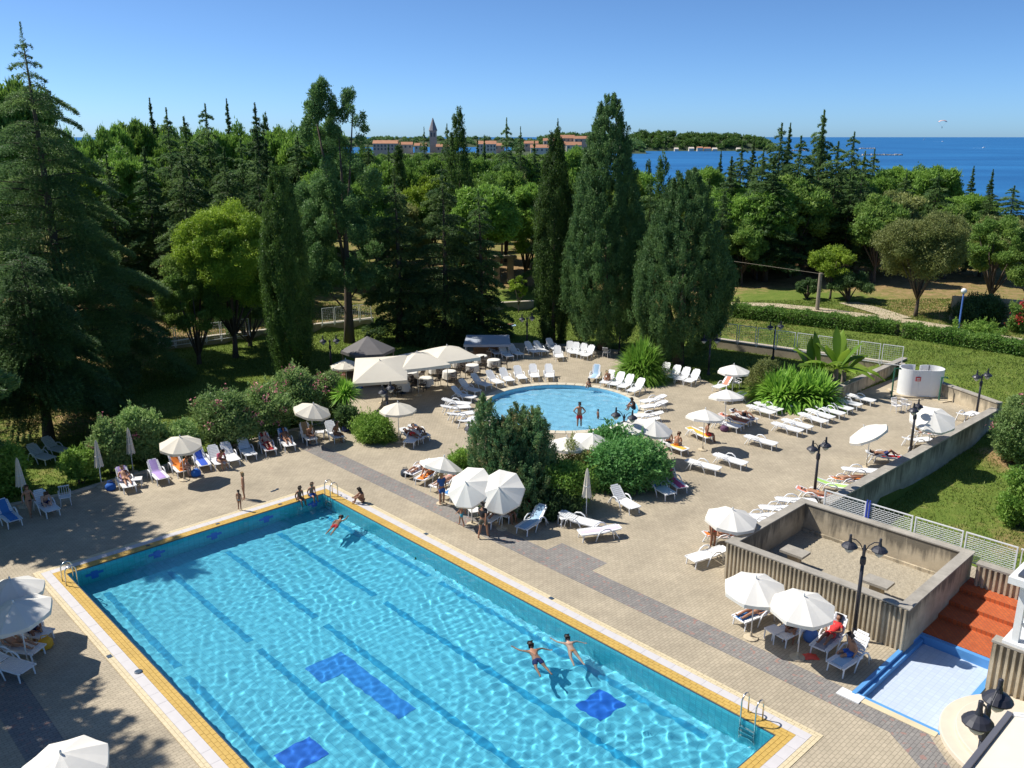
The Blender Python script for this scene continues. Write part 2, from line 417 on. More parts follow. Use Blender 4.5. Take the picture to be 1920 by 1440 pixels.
def mat_ground():
    m, nt, b = new_mat('lawn and earth')
    tc = nd(nt, 'TexCoord'); at = nd(nt, 'Attribute', attribute_name='dry')
    n1 = nd(nt, 'TexNoise', Scale=0.25, Detail=8.0, Roughness=0.7); n2 = nd(nt, 'TexNoise', Scale=6.0, Detail=6.0, Roughness=0.7); n3 = nd(nt, 'TexNoise', Scale=0.9, Detail=6.0, Roughness=0.75)
    for n in (n1, n2, n3): nt.links.new(tc.outputs['Object'], n.inputs['Vector'])
    gr = nd(nt, 'ValToRGB'); e = gr.color_ramp.elements
    e[0].position = .3; e[0].color = (.07, .13, .018, 1); e[1].position = .72; e[1].color = (.19, .23, .045, 1)
    a1 = nd(nt, 'Math', operation='MULTIPLY_ADD'); a1.inputs[1].default_value = 0.5; nt.links.new(n2.outputs['Fac'], a1.inputs[0])
    h1 = nd(nt, 'Math', operation='MULTIPLY'); h1.inputs[1].default_value = 0.5; nt.links.new(n3.outputs['Fac'], h1.inputs[0]); nt.links.new(h1.outputs[0], a1.inputs[2])
    nt.links.new(a1.outputs[0], gr.inputs[0])
    er = nd(nt, 'ValToRGB'); e = er.color_ramp.elements
    e[0].position = .3; e[0].color = (.17, .085, .035, 1); e[1].position = .7; e[1].color = (.42, .30, .15, 1)
    nt.links.new(a1.outputs[0], er.inputs[0])
    # patches: dry value against noise
    ad = nd(nt, 'Math', operation='ADD'); nt.links.new(at.outputs['Fac'], ad.inputs[0]); nt.links.new(n3.outputs['Fac'], ad.inputs[1])
    mr = nd(nt, 'MapRange'); mr.inputs['From Min'].default_value = 0.78; mr.inputs['From Max'].default_value = 1.12; nt.links.new(ad.outputs[0], mr.inputs[0])
    mx = nd(nt, 'MixRGB'); nt.links.new(mr.outputs[0], mx.inputs['Fac']); nt.links.new(gr.outputs[0], mx.inputs['Color1']); nt.links.new(er.outputs[0], mx.inputs['Color2'])
    nt.links.new(mx.outputs[0], b.inputs['Base Color']); b.inputs['Roughness'].default_value = 0.95; b.inputs['Specular IOR Level'].default_value = 0.15
    n4 = nd(nt, 'TexNoise', Scale=14.0, Detail=6.0); bp = nd(nt, 'Bump', Strength=0.8, Distance=0.08); nt.links.new(tc.outputs['Object'], n4.inputs['Vector'])
    nt.links.new(n4.outputs['Fac'], bp.inputs['Height']); nt.links.new(bp.outputs[0], b.inputs['Normal'])
    return m
M['ground'] = mat_ground()

deck = [g2(-900, 2300), g2(-500, 1010), g2(-60, 962), g2(60, 942), g2(140, 925), g2(200, 906), g2(290, 882), g2(400, 848), g2(500, 820), g2(580, 800), g2(640, 786), g2(648, 755), g2(650, 725), g2(672, 700),
        g2(700, 675), g2(800, 655), g2(900, 645), g2(960, 643), g2(1010, 643), g2(1080, 645), g2(1160, 656), g2(1185, 676), g2(1205, 692), g2(1255, 698), g2(1320, 712), g2(1360, 733), g2(1440, 752), g2(1500, 758), g2(1545, 760),
        g2(1700, 700), g2(1880, 768), g2(1535, 958), g2(1700, 1020), g2(2000, 1120), g2(2200, 1300), g2(2200, 2300)]
u0, u1, v0, v1 = COP, POOL_U - COP, COP, POOL_V - COP
pool_in = [tuple(UV(u0, v0)[:2]), tuple(UV(u1, v0)[:2]), tuple(UV(u1, v1)[:2]), tuple(UV(u0, v1)[:2])]
pool_out = [tuple(UV(0, 0)[:2]), tuple(UV(POOL_U, 0)[:2]), tuple(UV(POOL_U, POOL_V)[:2]), tuple(UV(0, POOL_V)[:2])]
_a, _b = P(1052, 722, -.05), P(1052, 811, -.05)
RC = Vector(((_a.x + _b.x) / 2, (_a.y + _b.y) / 2, 0)); RR = (_a - _b).length / 2 * 0.97
def circle(r, n=64, c=RC): return [(c.x + r * math.cos(2 * math.pi * k / n), c.y + r * math.sin(2 * math.pi * k / n)) for k in range(n)]
WP = [P(1608, 1300), P(1712, 1186), P(1858, 1240), P(1772, 1366)]     # wading pool corners
# make it a true parallelogram aligned with the big pool
wo = WP[0]; w_e1 = D2; w_e2 = -D1
w_len = max((p - wo).dot(w_e1) for p in WP) * 0.98; w_wid = (WP[1] - wo).dot(w_e2)
def WUV(a, b, z=0): p = wo + w_e1 * a + w_e2 * b; return Vector((p.x, p.y, z))
wade = [tuple(WUV(0, 0)[:2]), tuple(WUV(w_len, 0)[:2]), tuple(WUV(w_len, w_wid)[:2]), tuple(WUV(0, w_wid)[:2])]

def build_terrain():
    xs = np.concatenate([np.arange(-700, -120, 12.), np.arange(-120, 120, 1.0), np.arange(120, 700, 12.)])
    ys = np.concatenate([np.arange(-60, 8, 4.), np.arange(8, 130, 1.0), np.arange(130, 560, 8.)])
    X, Y = np.meshgrid(xs, ys, indexing='ij')
    Z = ground(X, Y)
    rng = np.random.default_rng(5)
    inside_deck = in_poly(X, Y, deck)
    Z = Z + np.where(in_poly(X, Y, garden), 0, rng.normal(0, .03, Z.shape))
    Z = np.where(inside_deck, -0.30, Z)
    def grow(poly, m):
        c = np.mean(poly, 0); return [(c[0] + (p[0] - c[0]) * m, c[1] + (p[1] - c[1]) * m) for p in poly]
    Z = np.where(in_poly(X, Y, grow(pool_in, 1.06)), -4, Z)
    Z = np.where(in_poly(X, Y, circle(RR + .5)), -2, Z)
    Z = np.where(in_poly(X, Y, grow(wade, 1.3)), -2, Z)
    Z = np.where(inside_deck | in_poly(X, Y, garden), Z - 0.0, Z)
    V = np.stack([X, Y, Z], -1).reshape(-1, 3)
    n, m = X.shape; idx = np.arange(n * m).reshape(n, m)
    Fc = np.stack([idx[:-1, :-1], idx[1:, :-1], idx[1:, 1:], idx[:-1, 1:]], -1).reshape(-1, 4)
    me = np_mesh('ground', V, Fc, M['ground'], smooth=True)
    dry = np.zeros(len(V))
    x, y = V[:, 0], V[:, 1]
    ins = in_poly(x, y, garden)
    dry[:] = 0.22
    dry[ins] = 0.06
    far = (~ins) & (y > 70); dry[far] = 0.45
    def blob(px, py, r, val):
        p = G(px, py); g_in = in_poly(p.x, p.y, garden); d = np.hypot((x - p.x) , (y - p.y)); w = np.clip(1.3 - d / r, 0, 1) * (ins == bool(g_in)); dry[:] = dry * (1 - w) + val * w
    for a in [(400, 590, 16, .75), (300, 560, 14, .62), (450, 620, 9, .8), (60, 690, 12, .65), (20, 540, 12, .62), (640, 540, 16, .42), (1450, 500, 26, .7), (1400, 530, 10, .65), (1620, 560, 10, .5), (1600, 585, 6, .5), (1700, 590, 7, .62), (1450, 560, 7, .2), (1550, 560, 6, .2),
              (1890, 860, 1.8, .75), (1905, 1000, 2.5, .7), (60, 800, 4, .6), (185, 785, 4, .75), (20, 830, 5, .35), (100, 890, 3.2, .3), (950, 500, 10, .75), (960, 530, 5, .7), (985, 555, 6, .15), (350, 545, 8, .45), (1820, 800, 6, .25), (1650, 640, 12, .18), (1850, 690, 10, .18), (1800, 950, 4, .22), (1150, 600, 8, .15)]: blob(*a)
    at = me.attributes.new('dry', 'FLOAT', 'POINT'); at.data.foreach_set('value', dry.astype(np.float32))
    struct('ground', me, M['ground'])
build_terrain()

# ------------------------------------------------------------------ deck with its pool openings
dm = fill_mesh('pool_deck', deck, [pool_out, circle(RR + 0.55), wade], 0.0, M['pave'])
pool_deck = struct('pool_deck', dm, None)
# grey paver bands along the pool
def band(name, pts, z=0.004):
    mb = MB(); mb.add([(p.x, p.y, z) for p in pts], [tuple(range(len(pts)))]); me = mb.mesh(name, M['pave_grey'])
    if me.polygons[0].normal.z < 0: me.flip_normals()
    return struct(name, me, None)
vb0, vb1 = (P(1300, 1158) - PA).dot(D1), (P(1300, 1186) - PA).dot(D1)
ub_end = (P(1700, 1385) - PA).dot(D2)
b0 = (P(600, 812) - PA).dot(D2)
vb1 = vb0 + 1.12
band('paver_band', [UV(b0, vb0), UV(ub_end, vb0), P(1790, 1450), P(1735, 1450), UV(ub_end - .5, vb1), UV(b0, vb1)])
uu = (P(1045, 1022) - PA).dot(D2); band('paver_patch', [UV(uu, vb0 - .95), UV(uu + 2.6, vb0 - .95), UV(uu + 2.6, vb0 - .004), UV(uu, vb0 - .004)])
vl0 = POOL_V + 1.9
band('paver_band_side', [UV(1.2, vl0 + .5), UV(POOL_U, vl0 + .5), UV(POOL_U, vl0 + 1.6), UV(1.2, vl0 + 1.6)])
# edging strip between deck and beds on the left
def strip(name, pts, w, z0, z1, mat, closed=False):
    mb = MB(); pts = [Vector((p[0], p[1], 0)) for p in pts]
    for a, b in zip(pts[:-1], pts[1:]):
        mb.bar((a.x, a.y, (z0 + z1) / 2), (b.x, b.y, (z0 + z1) / 2), w, z1 - z0)
    return mb.mesh(name, mat)
kerb = struct('deck_kerb', strip('deck_kerb', [g2(-60, 962), g2(60, 941), g2(140, 924), g2(200, 905), g2(290, 881), g2(400, 847), g2(500, 819), g2(580, 799), g2(640, 785)], 0.16, -0.2, 0.11, M['kerb']), None)

# ------------------------------------------------------------------ big pool: basin, lanes, water, coping
basin = thing('swimming_pool', 'large rectangular turquoise swimming pool with yellow tiled rim', 'pool', PA, POOL_RZ)
def LP(u, v, z): return (u, -v, z)
mb = MB(); mb.add([LP(u0, v0, FLOOR_Z), LP(u1, v0, FLOOR_Z), LP(u1, v1, FLOOR_Z), LP(u0, v1, FLOOR_Z)], [(3, 2, 1, 0)])
pf = mb.build('pool_floor', M['pool_floor'], basin); pf.cycles.is_caustics_receiver = True
for i, (a, b) in enumerate([((u0, v0), (u1, v0)), ((u1, v0), (u1, v1)), ((u1, v1), (u0, v1)), ((u0, v1), (u0, v0))]):
    L = math.hypot(b[0] - a[0], b[1] - a[1]); d = Vector((b[0] - a[0], -(b[1] - a[1]), 0)).normalized()
    # local frame of each wall: x along, y up so that the tile pattern sits on the face
    mb = MB(); mb.add([(0, 0, 0), (L, 0, 0), (L, 0 - FLOOR_Z - .02, 0), (0, 0 - FLOOR_Z - .02, 0)], [(0, 1, 2, 3)])
    o = part('pool_wall', mb.mesh('pool_wall', M['pool_wall']), basin)
    up = Vector((0, 0, 1)); n = d.cross(up)
    Mx = Matrix(((*d, 0), (*up, 0), (*n, 0), (0, 0, 0, 1))).transposed(); Mx.translation = Vector((a[0], -a[1], FLOOR_Z))
    o.matrix_local = Mx; o.cycles.is_caustics_receiver = True
# lane lines on the floor and their cross marks on the end wall
wall_marks = [(170, 1062), (287, 1026), (391, 990), (489, 960)]
vl = sorted((P(*p, -.16) - PA).dot(D1) for p in wall_marks)
stepv = (vl[-1] - vl[0]) / 3
vlanes = [vl[0] - stepv] + vl
for k, v in enumerate(vlanes):
    for (ua, ub) in ((u0 + 1.2, u0 + 9.2 - k * .25), (u0 + 9.9 - k * .25, u1 - 2.0)):
        o = MB().box(((ua + ub) / 2, -v, FLOOR_Z + .006), (ub - ua, 0.27, 0.008)).build('lane_line', M['lane'], basin); o.cycles.is_caustics_receiver = True
    o = MB().box((u0 + .012, -v, -0.72), (.016, .28, .75)).box((u0 + .012, -v, -0.62), (.02, .72, .24)).build('wall_mark', M['deep_blue'], basin); o.cycles.is_caustics_receiver = True
def floor_patch(pts):
    q = []
    for p in pts:
        w = PW(*p) - PA; q.append((w.dot(D2), w.dot(D1)))
    return q
def patch(ua, ub, va, vb, mt='deep_blue'):
    o = MB().box(((ua + ub) / 2, -(va + vb) / 2, FLOOR_Z + .012), (ub - ua, vb - va, .008)).build('floor_mosaic', M[mt], basin); o.cycles.is_caustics_receiver = True
q = floor_patch([(640, 1222), (590, 1262), (735, 1355), (765, 1335)])
pu, pv = q[0]
M['mid_blue'] = mat_plain('mid blue mosaic', (.03, .24, .62), .35, .1)
patch(pu, pu + 1.15, pv, pv + 1.5, 'mid_blue'); patch(pu + 1.153, q[2][0], pv, pv + .72, 'mid_blue')
q = floor_patch([(1125, 1322), (565, 1415)])
for (a, b) in q: patch(a - .55, a + .55, b - .62, b + .62)
q = floor_patch([(60, 1600)])
# water surface: real waves so that sunlight focuses on the floor
def build_water():
    L, Wd = u1 - u0, v1 - v0
    nx, ny = int(L / .042), int(Wd / .042)
    X, Y = np.meshgrid(np.linspace(u0, u1, nx), np.linspace(v0, v1, ny), indexing='ij')
    rng = np.random.default_rng(11); Z = np.zeros_like(X)
    srcs = [((-2, 3), .16), ((L * .6, -1), .18), ((L + 3, Wd * .45), .22), ((L * .35, Wd + 3), .14), ((6, Wd + 6), .14)]
    for (cx, cy), amp in srcs:                                       # long-crested wave trains
        r0 = np.hypot(X - cx, Y - cy)
        for j in range(4):
            lam = rng.uniform(.22, .46); k = 2 * math.pi / lam
            Z += amp / (k * k) * np.sin(k * r0 + rng.uniform(0, 6) + .8 * np.sin(X * rng.uniform(.3, .7) + rng.uniform(0, 6)) + .8 * np.sin(Y * rng.uniform(.3, .8) + rng.uniform(0, 6)))
    for i in range(26):
        lam = rng.uniform(.22, .62); k = 2 * math.pi / lam; th = rng.uniform(0, 2 * math.pi)
        Z += .15 / (k * k) * np.sin(k * (X * math.cos(th) + Y * math.sin(th)) + rng.uniform(0, 6))
    # calmer towards the left and near end, livelier to the far right
    Z *= .46 + .38 * np.clip((X / L) * .7 + (1 - Y / Wd) * .5, 0, 1) + .12 * np.sin(X * .5 + 1) * np.sin(Y * .7)
    # swimmers stir the water around them
    for (px, py, s, rad) in [(1020, 1240, 1.6, 3.2), (1120, 1330, 2.0, 4.0), (1250, 1330, 1.4, 3.0), (700, 1010, 1.0, 3.0), (640, 990, 1.3, 2.2)]:
        w = P(px, py, WATER_Z) - PA; d = np.hypot(X - w.dot(D2), Y - w.dot(D1)); k = 2 * math.pi / .62
        Z += s * .30 / (k * k) * np.sin(k * d) * np.exp(-(d / rad) ** 2)
    V = np.stack([X, -Y, Z + WATER_Z], -1).reshape(-1, 3); idx = np.arange(nx * ny).reshape(nx, ny)
    Fc = np.stack([idx[:-1, :-1], idx[:-1, 1:], idx[1:, 1:], idx[1:, :-1]], -1).reshape(-1, 4)
    me = np_mesh('water', V, Fc, M['water'], smooth=True)
    o = part('water', me, basin); o.cycles.is_caustics_caster = True
build_water()
# dark overflow rim
t = .045
for (a, b, c, d) in ((u0 - .02, u1 + .02, v0 - t, v0 - .001), (u0 - .02, u1 + .02, v1 + .001, v1 + t), (u0 - t, u0 - .001, v0, v1), (u1 + .001, u1 + t, v0, v1)):
    MB().box(((a + b) / 2, -(c + d) / 2, -.06), (b - a, d - c, .1)).build('overflow_rim', M['rim'], basin)
# coping: mortar bed, then yellow tiles (three rows), stone slabs, cream tiles (two rows)
for (a, b, c, d) in ((0, POOL_U, 0, COP - t), (0, POOL_U, POOL_V - COP + t, POOL_V), (0, COP - t, COP - t, POOL_V - COP + t), (POOL_U - COP + t, POOL_U, COP - t, POOL_V - COP + t)):
    MB().box(((a + b) / 2, -(c + d) / 2, -.08), (b - a, d - c, .16)).build('coping_bed', M['grout'], basin)
def ring_tiles(off0, off1, tl, gap, zt, name, mat, limit):
    """tiles laid round the pool in a ring from off0 to off1 outside the water edge"""
    specs = []
    w = off1 - off0 - gap
    lo_u, hi_u, lo_v, hi_v = u0 - off1, u1 + off1, v0 - off1, v1 + off1
    n = max(1, round((hi_u - lo_u) / tl)); s = (hi_u - lo_u) / n
    for i in range(n):
        uc = lo_u + (i + .5) * s
        for vc in (v0 - (off0 + off1) / 2, v1 + (off0 + off1) / 2): specs.append((uc, vc, 0, s))
    lo_v2, hi_v2 = v0 - off0, v1 + off0
    n = max(1, round((hi_v2 - lo_v2) / tl)); s2 = (hi_v2 - lo_v2) / n
    for i in range(n):
        vc = lo_v2 + (i + .5) * s2
        for uc in (u0 - (off0 + off1) / 2, u1 + (off0 + off1) / 2): specs.append((uc, vc, 1, s2))
    def dist(q): p = UV(q[0], q[1]); vis = 0 if (p.y > 14 and abs(p.x) < p.y * .62) else 500; return vis + (p - Vector((0, 0, CAM_H))).length
    specs.sort(key=dist)
    mes = {}
    rest = MB(); rng = random.Random(3)
    for i, (uc, vc, k, s_) in enumerate(specs):
        dims = (s_ - gap, w, .03) if k == 0 else (w, s_ - gap, .03)
        if i < limit:
            if (k, round(s_, 4)) not in mes: mes[(k, round(s_, 4))] = MB().box((0, 0, 0), dims).mesh(name, mat)
            part(name, mes[(k, round(s_, 4))], basin, None, (uc, -vc, zt - .015 + rng.uniform(-.002, .002)))
        else: rest.box((uc, -vc, zt - .015 + rng.uniform(-.002, .002)), dims)
    if rest.v: rest.build(name + '_far', mat, basin, kind='stuff')
yw = .42 / 3
for r_ in range(3): ring_tiles(t + r_ * yw, t + (r_ + 1) * yw, .25, .012, .020, 'yellow_tile', M['yellow_tile'], 100)
ring_tiles(t + .42, t + .42 + .34, .62, .008, .022, 'paving_slab', M['slab'], 200)
ring_tiles(t + .76, t + .76 + .12, .25, .010, .018, 'cream_tile', M['cream_tile'], 100)
ring_tiles(t + .88, COP - .005, .25, .010, .018, 'cream_tile', M['cream_tile'], 100)
# depth plates (small dark number tiles) and a skimmer lid
for (px, py) in [(186, 1238), (1047, 1115), (817, 994)]:
    w = P(px, py, .02) - PA; v_ = w.dot(D1); v_ = .13 if v_ < 3 else POOL_V - .13; MB().box((w.dot(D2), -v_, .024), (.2, .16, .012)).build('depth_plate', M['rim'], basin)
w = P(240, 1268, .02) - PA; MB().lathe([(.13, .02), (.13, .05), (.10, .06)], 12, (w.dot(D2), -(POOL_V - .5), 0)).build('skimmer_lid', M['rim'], basin)
for vv in (v0 + 2.2, v0 + 5.4, v0 + 8.6):
    MB().box((u0 - .3, -vv, .024), (.12, .18, .012)).build('depth_plate', M['rim'], basin)
# ladders
def ladder(name, label, u, v, inward, rungs=3):
    """inward: local direction (du, dv) into the water"""
    t_ = thing(name, label, 'ladder', UV(u, v), 0)
    n_ = (D2 * inward[0] + D1 * inward[1]); s_ = Vector((-n_.y, n_.x, 0))
    for sg in (-1, 1):
        pts = []
        for k in range(11):
            a = math.pi * k / 10
            pts.append(n_ * (-.22 - .0 + .25 * (1 - math.cos(a)) * .5 * 1.7 - .05) + s_ * .25 * sg + Vector((0, 0, .55 + .25 * math.sin(a))))
        pts = [Vector((pts[0].x, pts[0].y, .01))] + pts + [Vector((pts[-1].x, pts[-1].y, -1.15))]
        MB().tube(pts, .024, 8).build('handrail', M['steel'], t_, smooth=True)
        e = pts[-1]
    for k in range(rungs):
        z = -.35 - .28 * k; c = n_ * (-.27 + .425)
        MB().bar(c - s_ * .25 + Vector((0, 0, z)), c + s_ * .25 + Vector((0, 0, z)), .07, .03).build('rung', M['steel'], t_)
    return t_
lw = P(1405, 1352, 0) - PA; ladder('pool_ladder', 'steel pool ladder at the near right corner of the big pool', lw.dot(D2), v0 - .1, (0, 1))
ladder('pool_ladder', 'steel pool ladder at the far corner of the big pool', u0 + .55, v0 - .1, (0, 1))
ladder('pool_ladder', 'steel pool ladder in shade at the left corner of the big pool', u0 + .75, v1 + .1, (0, -1))

# ------------------------------------------------------------------ round pool
rp = thing('round_pool', 'round shallow light blue pool with pale stone rim', 'pool', RC)
def ring_mesh(name, r0, r1, z0, z1, mat, n=96, a0=0, a1=2 * math.pi):
    mb = MB(); k = n
    for i in range(n):
        A, B = a0 + (a1 - a0) * i / n, a0 + (a1 - a0) * (i + 1) / n
        pts = [(r * math.cos(a), r * math.sin(a), z) for a in (A, B) for r in (r0, r1) for z in (z0, z1)]
        mb.add(pts, [(1, 3, 7, 5), (0, 4, 6, 2), (2, 6, 7, 3), (0, 1, 5, 4)] + ([(0, 2, 3, 1), (4, 5, 7, 6)] if (a1 - a0) < 6.2 else []))
    return mb.mesh(name, mat)
me = ring_mesh('rim_stone', RR + .012, RR + .55, -.2, .03, M['cream_tile'], 2, 0.004, 2 * math.pi / 52 - 0.004)
M['pale_rim'] = mat_plain('pale rim stone', (0.56, 0.50, 0.38), 0.7, 0.15, 2)
for k in range(52): part('rim_stone', me, rp, M['pale_rim'], rot=(0, 0, 2 * math.pi * k / 52))
o = part('pool_wall', ring_mesh('pool_wall', RR, RR + .01, -.62, .0, M['round_floor']), rp); o.cycles.is_caustics_receiver = True
mb = MB(); cc = circle(RR + .005, 96, Vector((0, 0, 0))); mb.add([(x, y, -.6) for x, y in cc], [tuple(range(96))]); o = mb.build('pool_floor', M['round_floor'], rp); o.cycles.is_caustics_receiver = True
def round_water():
    nr, na = 110, 260; rng = np.random.default_rng(4)
    r = np.linspace(0.02, RR, nr); a = np.linspace(0, 2 * math.pi, na, endpoint=False); Rr, A = np.meshgrid(r, a, indexing='ij')
    X, Y = Rr * np.cos(A), Rr * np.sin(A); Z = np.zeros_like(X)
    for i in range(24):
        lam = rng.uniform(.4, 1.2); k = 2 * math.pi / lam; th = rng.uniform(0, 6.3); Z += .14 / (k * k) * np.sin(k * (X * math.cos(th) + Y * math.sin(th)) + rng.uniform(0, 6))
    V = np.stack([X, Y, Z - .09], -1).reshape(-1, 3); idx = np.arange(nr * na).reshape(nr, na); nx_ = np.roll(idx, -1, 1)
    Fc = np.stack([idx[:-1], idx[1:], nx_[1:], nx_[:-1]], -1).reshape(-1, 4)
    o = part('water', np_mesh('water', V, Fc, M['water'], True), rp); o.cycles.is_caustics_caster = True
round_water()

# ------------------------------------------------------------------ wading pool at the foot bath
wpn = thing('wading_pool', 'small pale blue foot bath beside the red brick steps', 'pool', wo, math.atan2(w_e1.y, w_e1.x))
MB().box((w_len / 2, w_wid / 2, -.30), (w_len, w_wid, .04)).build('pool_floor', M['wade_floor'], wpn)
# local y of this frame is the left normal of D2, which is -D1
for (c, d) in (((-.07, w_wid / 2, -.12), (.14, w_wid + .28, .34)), ((w_len / 2, w_wid + .09, -.12), (w_len, .18, .34)), ((w_len / 2, -.06, -.135), (w_len, .12, .31)), ((w_len + .09, w_wid / 2, -.12), (.18, w_wid + .36, .34))):
    MB().box(c, d).build('blue_rim', M['blue_paint'], wpn)
MB().box((.07, w_wid / 2, -.17), (.13, w_wid * .98, .2)).build('step_ledge', M['blue_paint'], wpn)
MB().box((w_len / 2, -.25, 0.004), (w_len, .26, .03)).build('cream_edge', M['cream_tile'], wpn)
MB().box((-.1, -.3, 0.012), (.75, .45, .05)).build('white_slab', M['white_paint'], wpn)

# ------------------------------------------------------------------ red brick steps behind the foot bath
rb = thing('brick_steps', 'orange red brick steps climbing behind the foot bath', 'steps', WUV(0, w_wid + .2), math.atan2(w_e1.y, w_e1.x))
for k in range(4):
    z1 = .06 + .15 * k; y0 = .0 + 1.0 * k + (.0 if k == 0 else .4); y1 = y0 + (1.4 if k == 0 else 1.0) + (.2 if k == 3 else 0)
    MB().box((w_len / 2 + .3, (y0 + y1) / 2, (z1 - .5) / 2), (w_len + 1.1, y1 - y0, z1 + .5)).build('brick_step', M['red_brick'], rb)

# ------------------------------------------------------------------ gravel-topped concrete box
BXL = P(1357, 1085); BXN = P(1693, 1222)
bx_e1 = (BXN - BXL); bx_len = bx_e1.length; bx_e1 /= bx_len; bx_e2 = Vector((-bx_e1.y, bx_e1.x, 0))
BX_H = 1.62
bq = P(1527, 944, BX_H); bx_wid = (bq - BXL).dot(bx_e2)
br_ = P(1826, 1036, BX_H); bx_wid = ((br_ - BXL).dot(bx_e2) + bx_wid) / 2
bx = thing('concrete_planter', 'big square concrete planter filled with gravel, ribbed outer walls', 'planter', BXL, math.atan2(bx_e1.y, bx_e1.x))
TH = .32
for nm, c, d in (('wall', (bx_len / 2, TH / 2, BX_H / 2 - .3), (bx_len, TH, BX_H + .6)), ('wall', (bx_len / 2, bx_wid - TH / 2, BX_H / 2 - .5), (bx_len, TH, BX_H + 1)),
                 ('wall', (TH / 2, bx_wid / 2, BX_H / 2 - .3), (TH, bx_wid - 2 * TH - .004, BX_H + .6)), ('wall', (bx_len - TH / 2, bx_wid / 2, BX_H / 2 - .3), (TH, bx_wid - 2 * TH - .004, BX_H + .6))):
    MB().box(c, d).build(nm, M['conc'], bx)
for c, d in (((bx_len / 2, TH / 2, BX_H + .025), (bx_len + .1, TH + .08, .05)), ((bx_len / 2, bx_wid - TH / 2, BX_H + .025), (bx_len + .1, TH + .08, .05)), ((TH / 2, bx_wid / 2, BX_H + .022), (TH + .08, bx_wid - 2 * TH - .09, .05)), ((bx_len - TH / 2, bx_wid / 2, BX_H + .022), (TH + .08, bx_wid - 2 * TH - .09, .05))):
    MB().box(c, d).build('cap_stone', M['conc_cap'], bx)
GRZ = .35
def gravel_mesh():
    nx, ny = 90, 80; X, Y = np.meshgrid(np.linspace(TH, bx_len - TH, nx), np.linspace(TH, bx_wid - TH, ny), indexing='ij')
    rng = np.random.default_rng(8); Z = GRZ + rng.normal(0, .014, X.shape)
    V = np.stack([X, Y, Z], -1).reshape(-1, 3); idx = np.arange(nx * ny).reshape(nx, ny)
    return np_mesh('gravel_bed', V, np.stack([idx[:-1, :-1], idx[1:, :-1], idx[1:, 1:], idx[:-1, 1:]], -1).reshape(-1, 4), M['gravel'])
part('gravel_bed', gravel_mesh(), bx)
MB().box((bx_len / 2, bx_wid - TH - .06, GRZ + .05), (bx_len - 2 * TH, .1, .16)).build('inner_ledge', M['conc_pale'], bx)
ribm = MB().prism([(-.055, 0), (.055, 0), (.035, -.07), (-.035, -.07)], 0, BX_H - .02).mesh('rib', M['conc_rib'])
nr = int(bx_len / .17)
for k in range(nr): part('rib', ribm, bx, None, ((k + .5) * bx_len / nr, 0.0, 0))
# two low stone vents standing in the gravel
for lb, px, py in (('stone slab bench in the planter gravel, farther of the two', 1488, 1062), ('stone slab bench in the planter gravel beside the lamp post', 1642, 1120)):
    p = P(px, py, GRZ); t_ = thing('stone_bench', lb, 'bench', (p.x, p.y, GRZ), math.atan2(bx_e1.y, bx_e1.x))
    MB().box((0, 0, .3), (.45, .36, .6)).build('pedestal', M['conc'], t_)
    MB().box((0, 0, .65), (1.0, .7, .1)).build('slab', M['conc_cap'], t_)

# ------------------------------------------------------------------ walls of the deck
def wall_thing(name, label, pts, th, z0, z1, mat, capmat=None, cap=.08):
    p0 = pts[0]; t_ = thing(name, label, 'wall', (p0[0], p0[1], 0))
    for a, b in zip(pts[:-1], pts[1:]):
        a, b = Vector((a[0], a[1], 0)), Vector((b[0], b[1], 0)); d = (b - a).normalized(); o = Vector((p0[0], p0[1], 0))
        za, zb = (z0 + z1) / 2, (z0 + z1) / 2
        MB().bar((a - o) + Vector((0, 0, za)), (b - o) + Vector((0, 0, zb)), th, z1 - z0).build('wall', mat, t_)
        if capmat:
            L = (b - a).length; n = max(1, round(L / 1.6)); s = L / n
            cm = MB().box((0, 0, 0), (s - .012, th + .1, cap)).mesh('cap_stone', capmat)
            for k in range(n):
                c = (a - o) + d * (k + .5) * s
                part('cap_stone', cm, t_, None, (c.x, c.y, z1 + cap / 2 + .001), (0, 0, math.atan2(d.y, d.x)))
    return t_
RWa, RWb = P(1548, 944, WALL_Z), P(1868, 766, WALL_Z)
wall_thing('deck_wall', 'long streaked concrete wall along the right side of the sun deck', [RWa, RWb], .42, -1.7, WALL_Z, M['conc_wall'], M['conc_cap'])
BWa = P(1690, 690, 1.0)
wall_thing('back_wall', 'streaked concrete retaining wall behind the white shower cabin', [P(1690, 692, .95), P(1876, 757, .95)], .3, -.4, .95, M['conc_pale'], M['conc_cap'])
wall_thing('bed_wall', 'low concrete wall of the raised banana plant bed', [P(1546, 738, .85), P(1640, 697, .85), P(1696, 672, .85)], .35, -.3, .85, M['conc_pale'], M['conc_cap'])
# ribbed wall right of the brick steps and behind them
def ribbed(name, label, a, b, z0, z1, side):
    a, b = Vector((a.x, a.y, 0)), Vector((b.x, b.y, 0)); d = (b - a); L = d.length; t_ = thing(name, label, 'wall', a, math.atan2(d.y, d.x))
    MB().box((L / 2, .16 * side, (z0 + z1) / 2), (L, .3, z1 - z0)).build('wall', M['conc'], t_)
    rm = MB().prism([(-.06, 0), (.06, 0), (.04, -.08 * side), (-.04, -.08 * side)], z0, z1 - .02).mesh('rib', M['conc_rib'])
    n = int(L / .19)
    for k in range(n): part('rib', rm, t_, None, ((k + .5) * L / n, 0.005 * side, 0))
    MB().box((L / 2, .16 * side, z1 + .04), (L + .05, .42, .08)).build('cap_stone', M['conc_cap'], t_)
    return t_
pa = P(1846, 1292); pb = pa + D2 * 4.5
ribbed('ribbed_wall', 'ribbed concrete wall right of the foot bath, below the white pavilion', pa, pb, -.3, 1.75, 1)
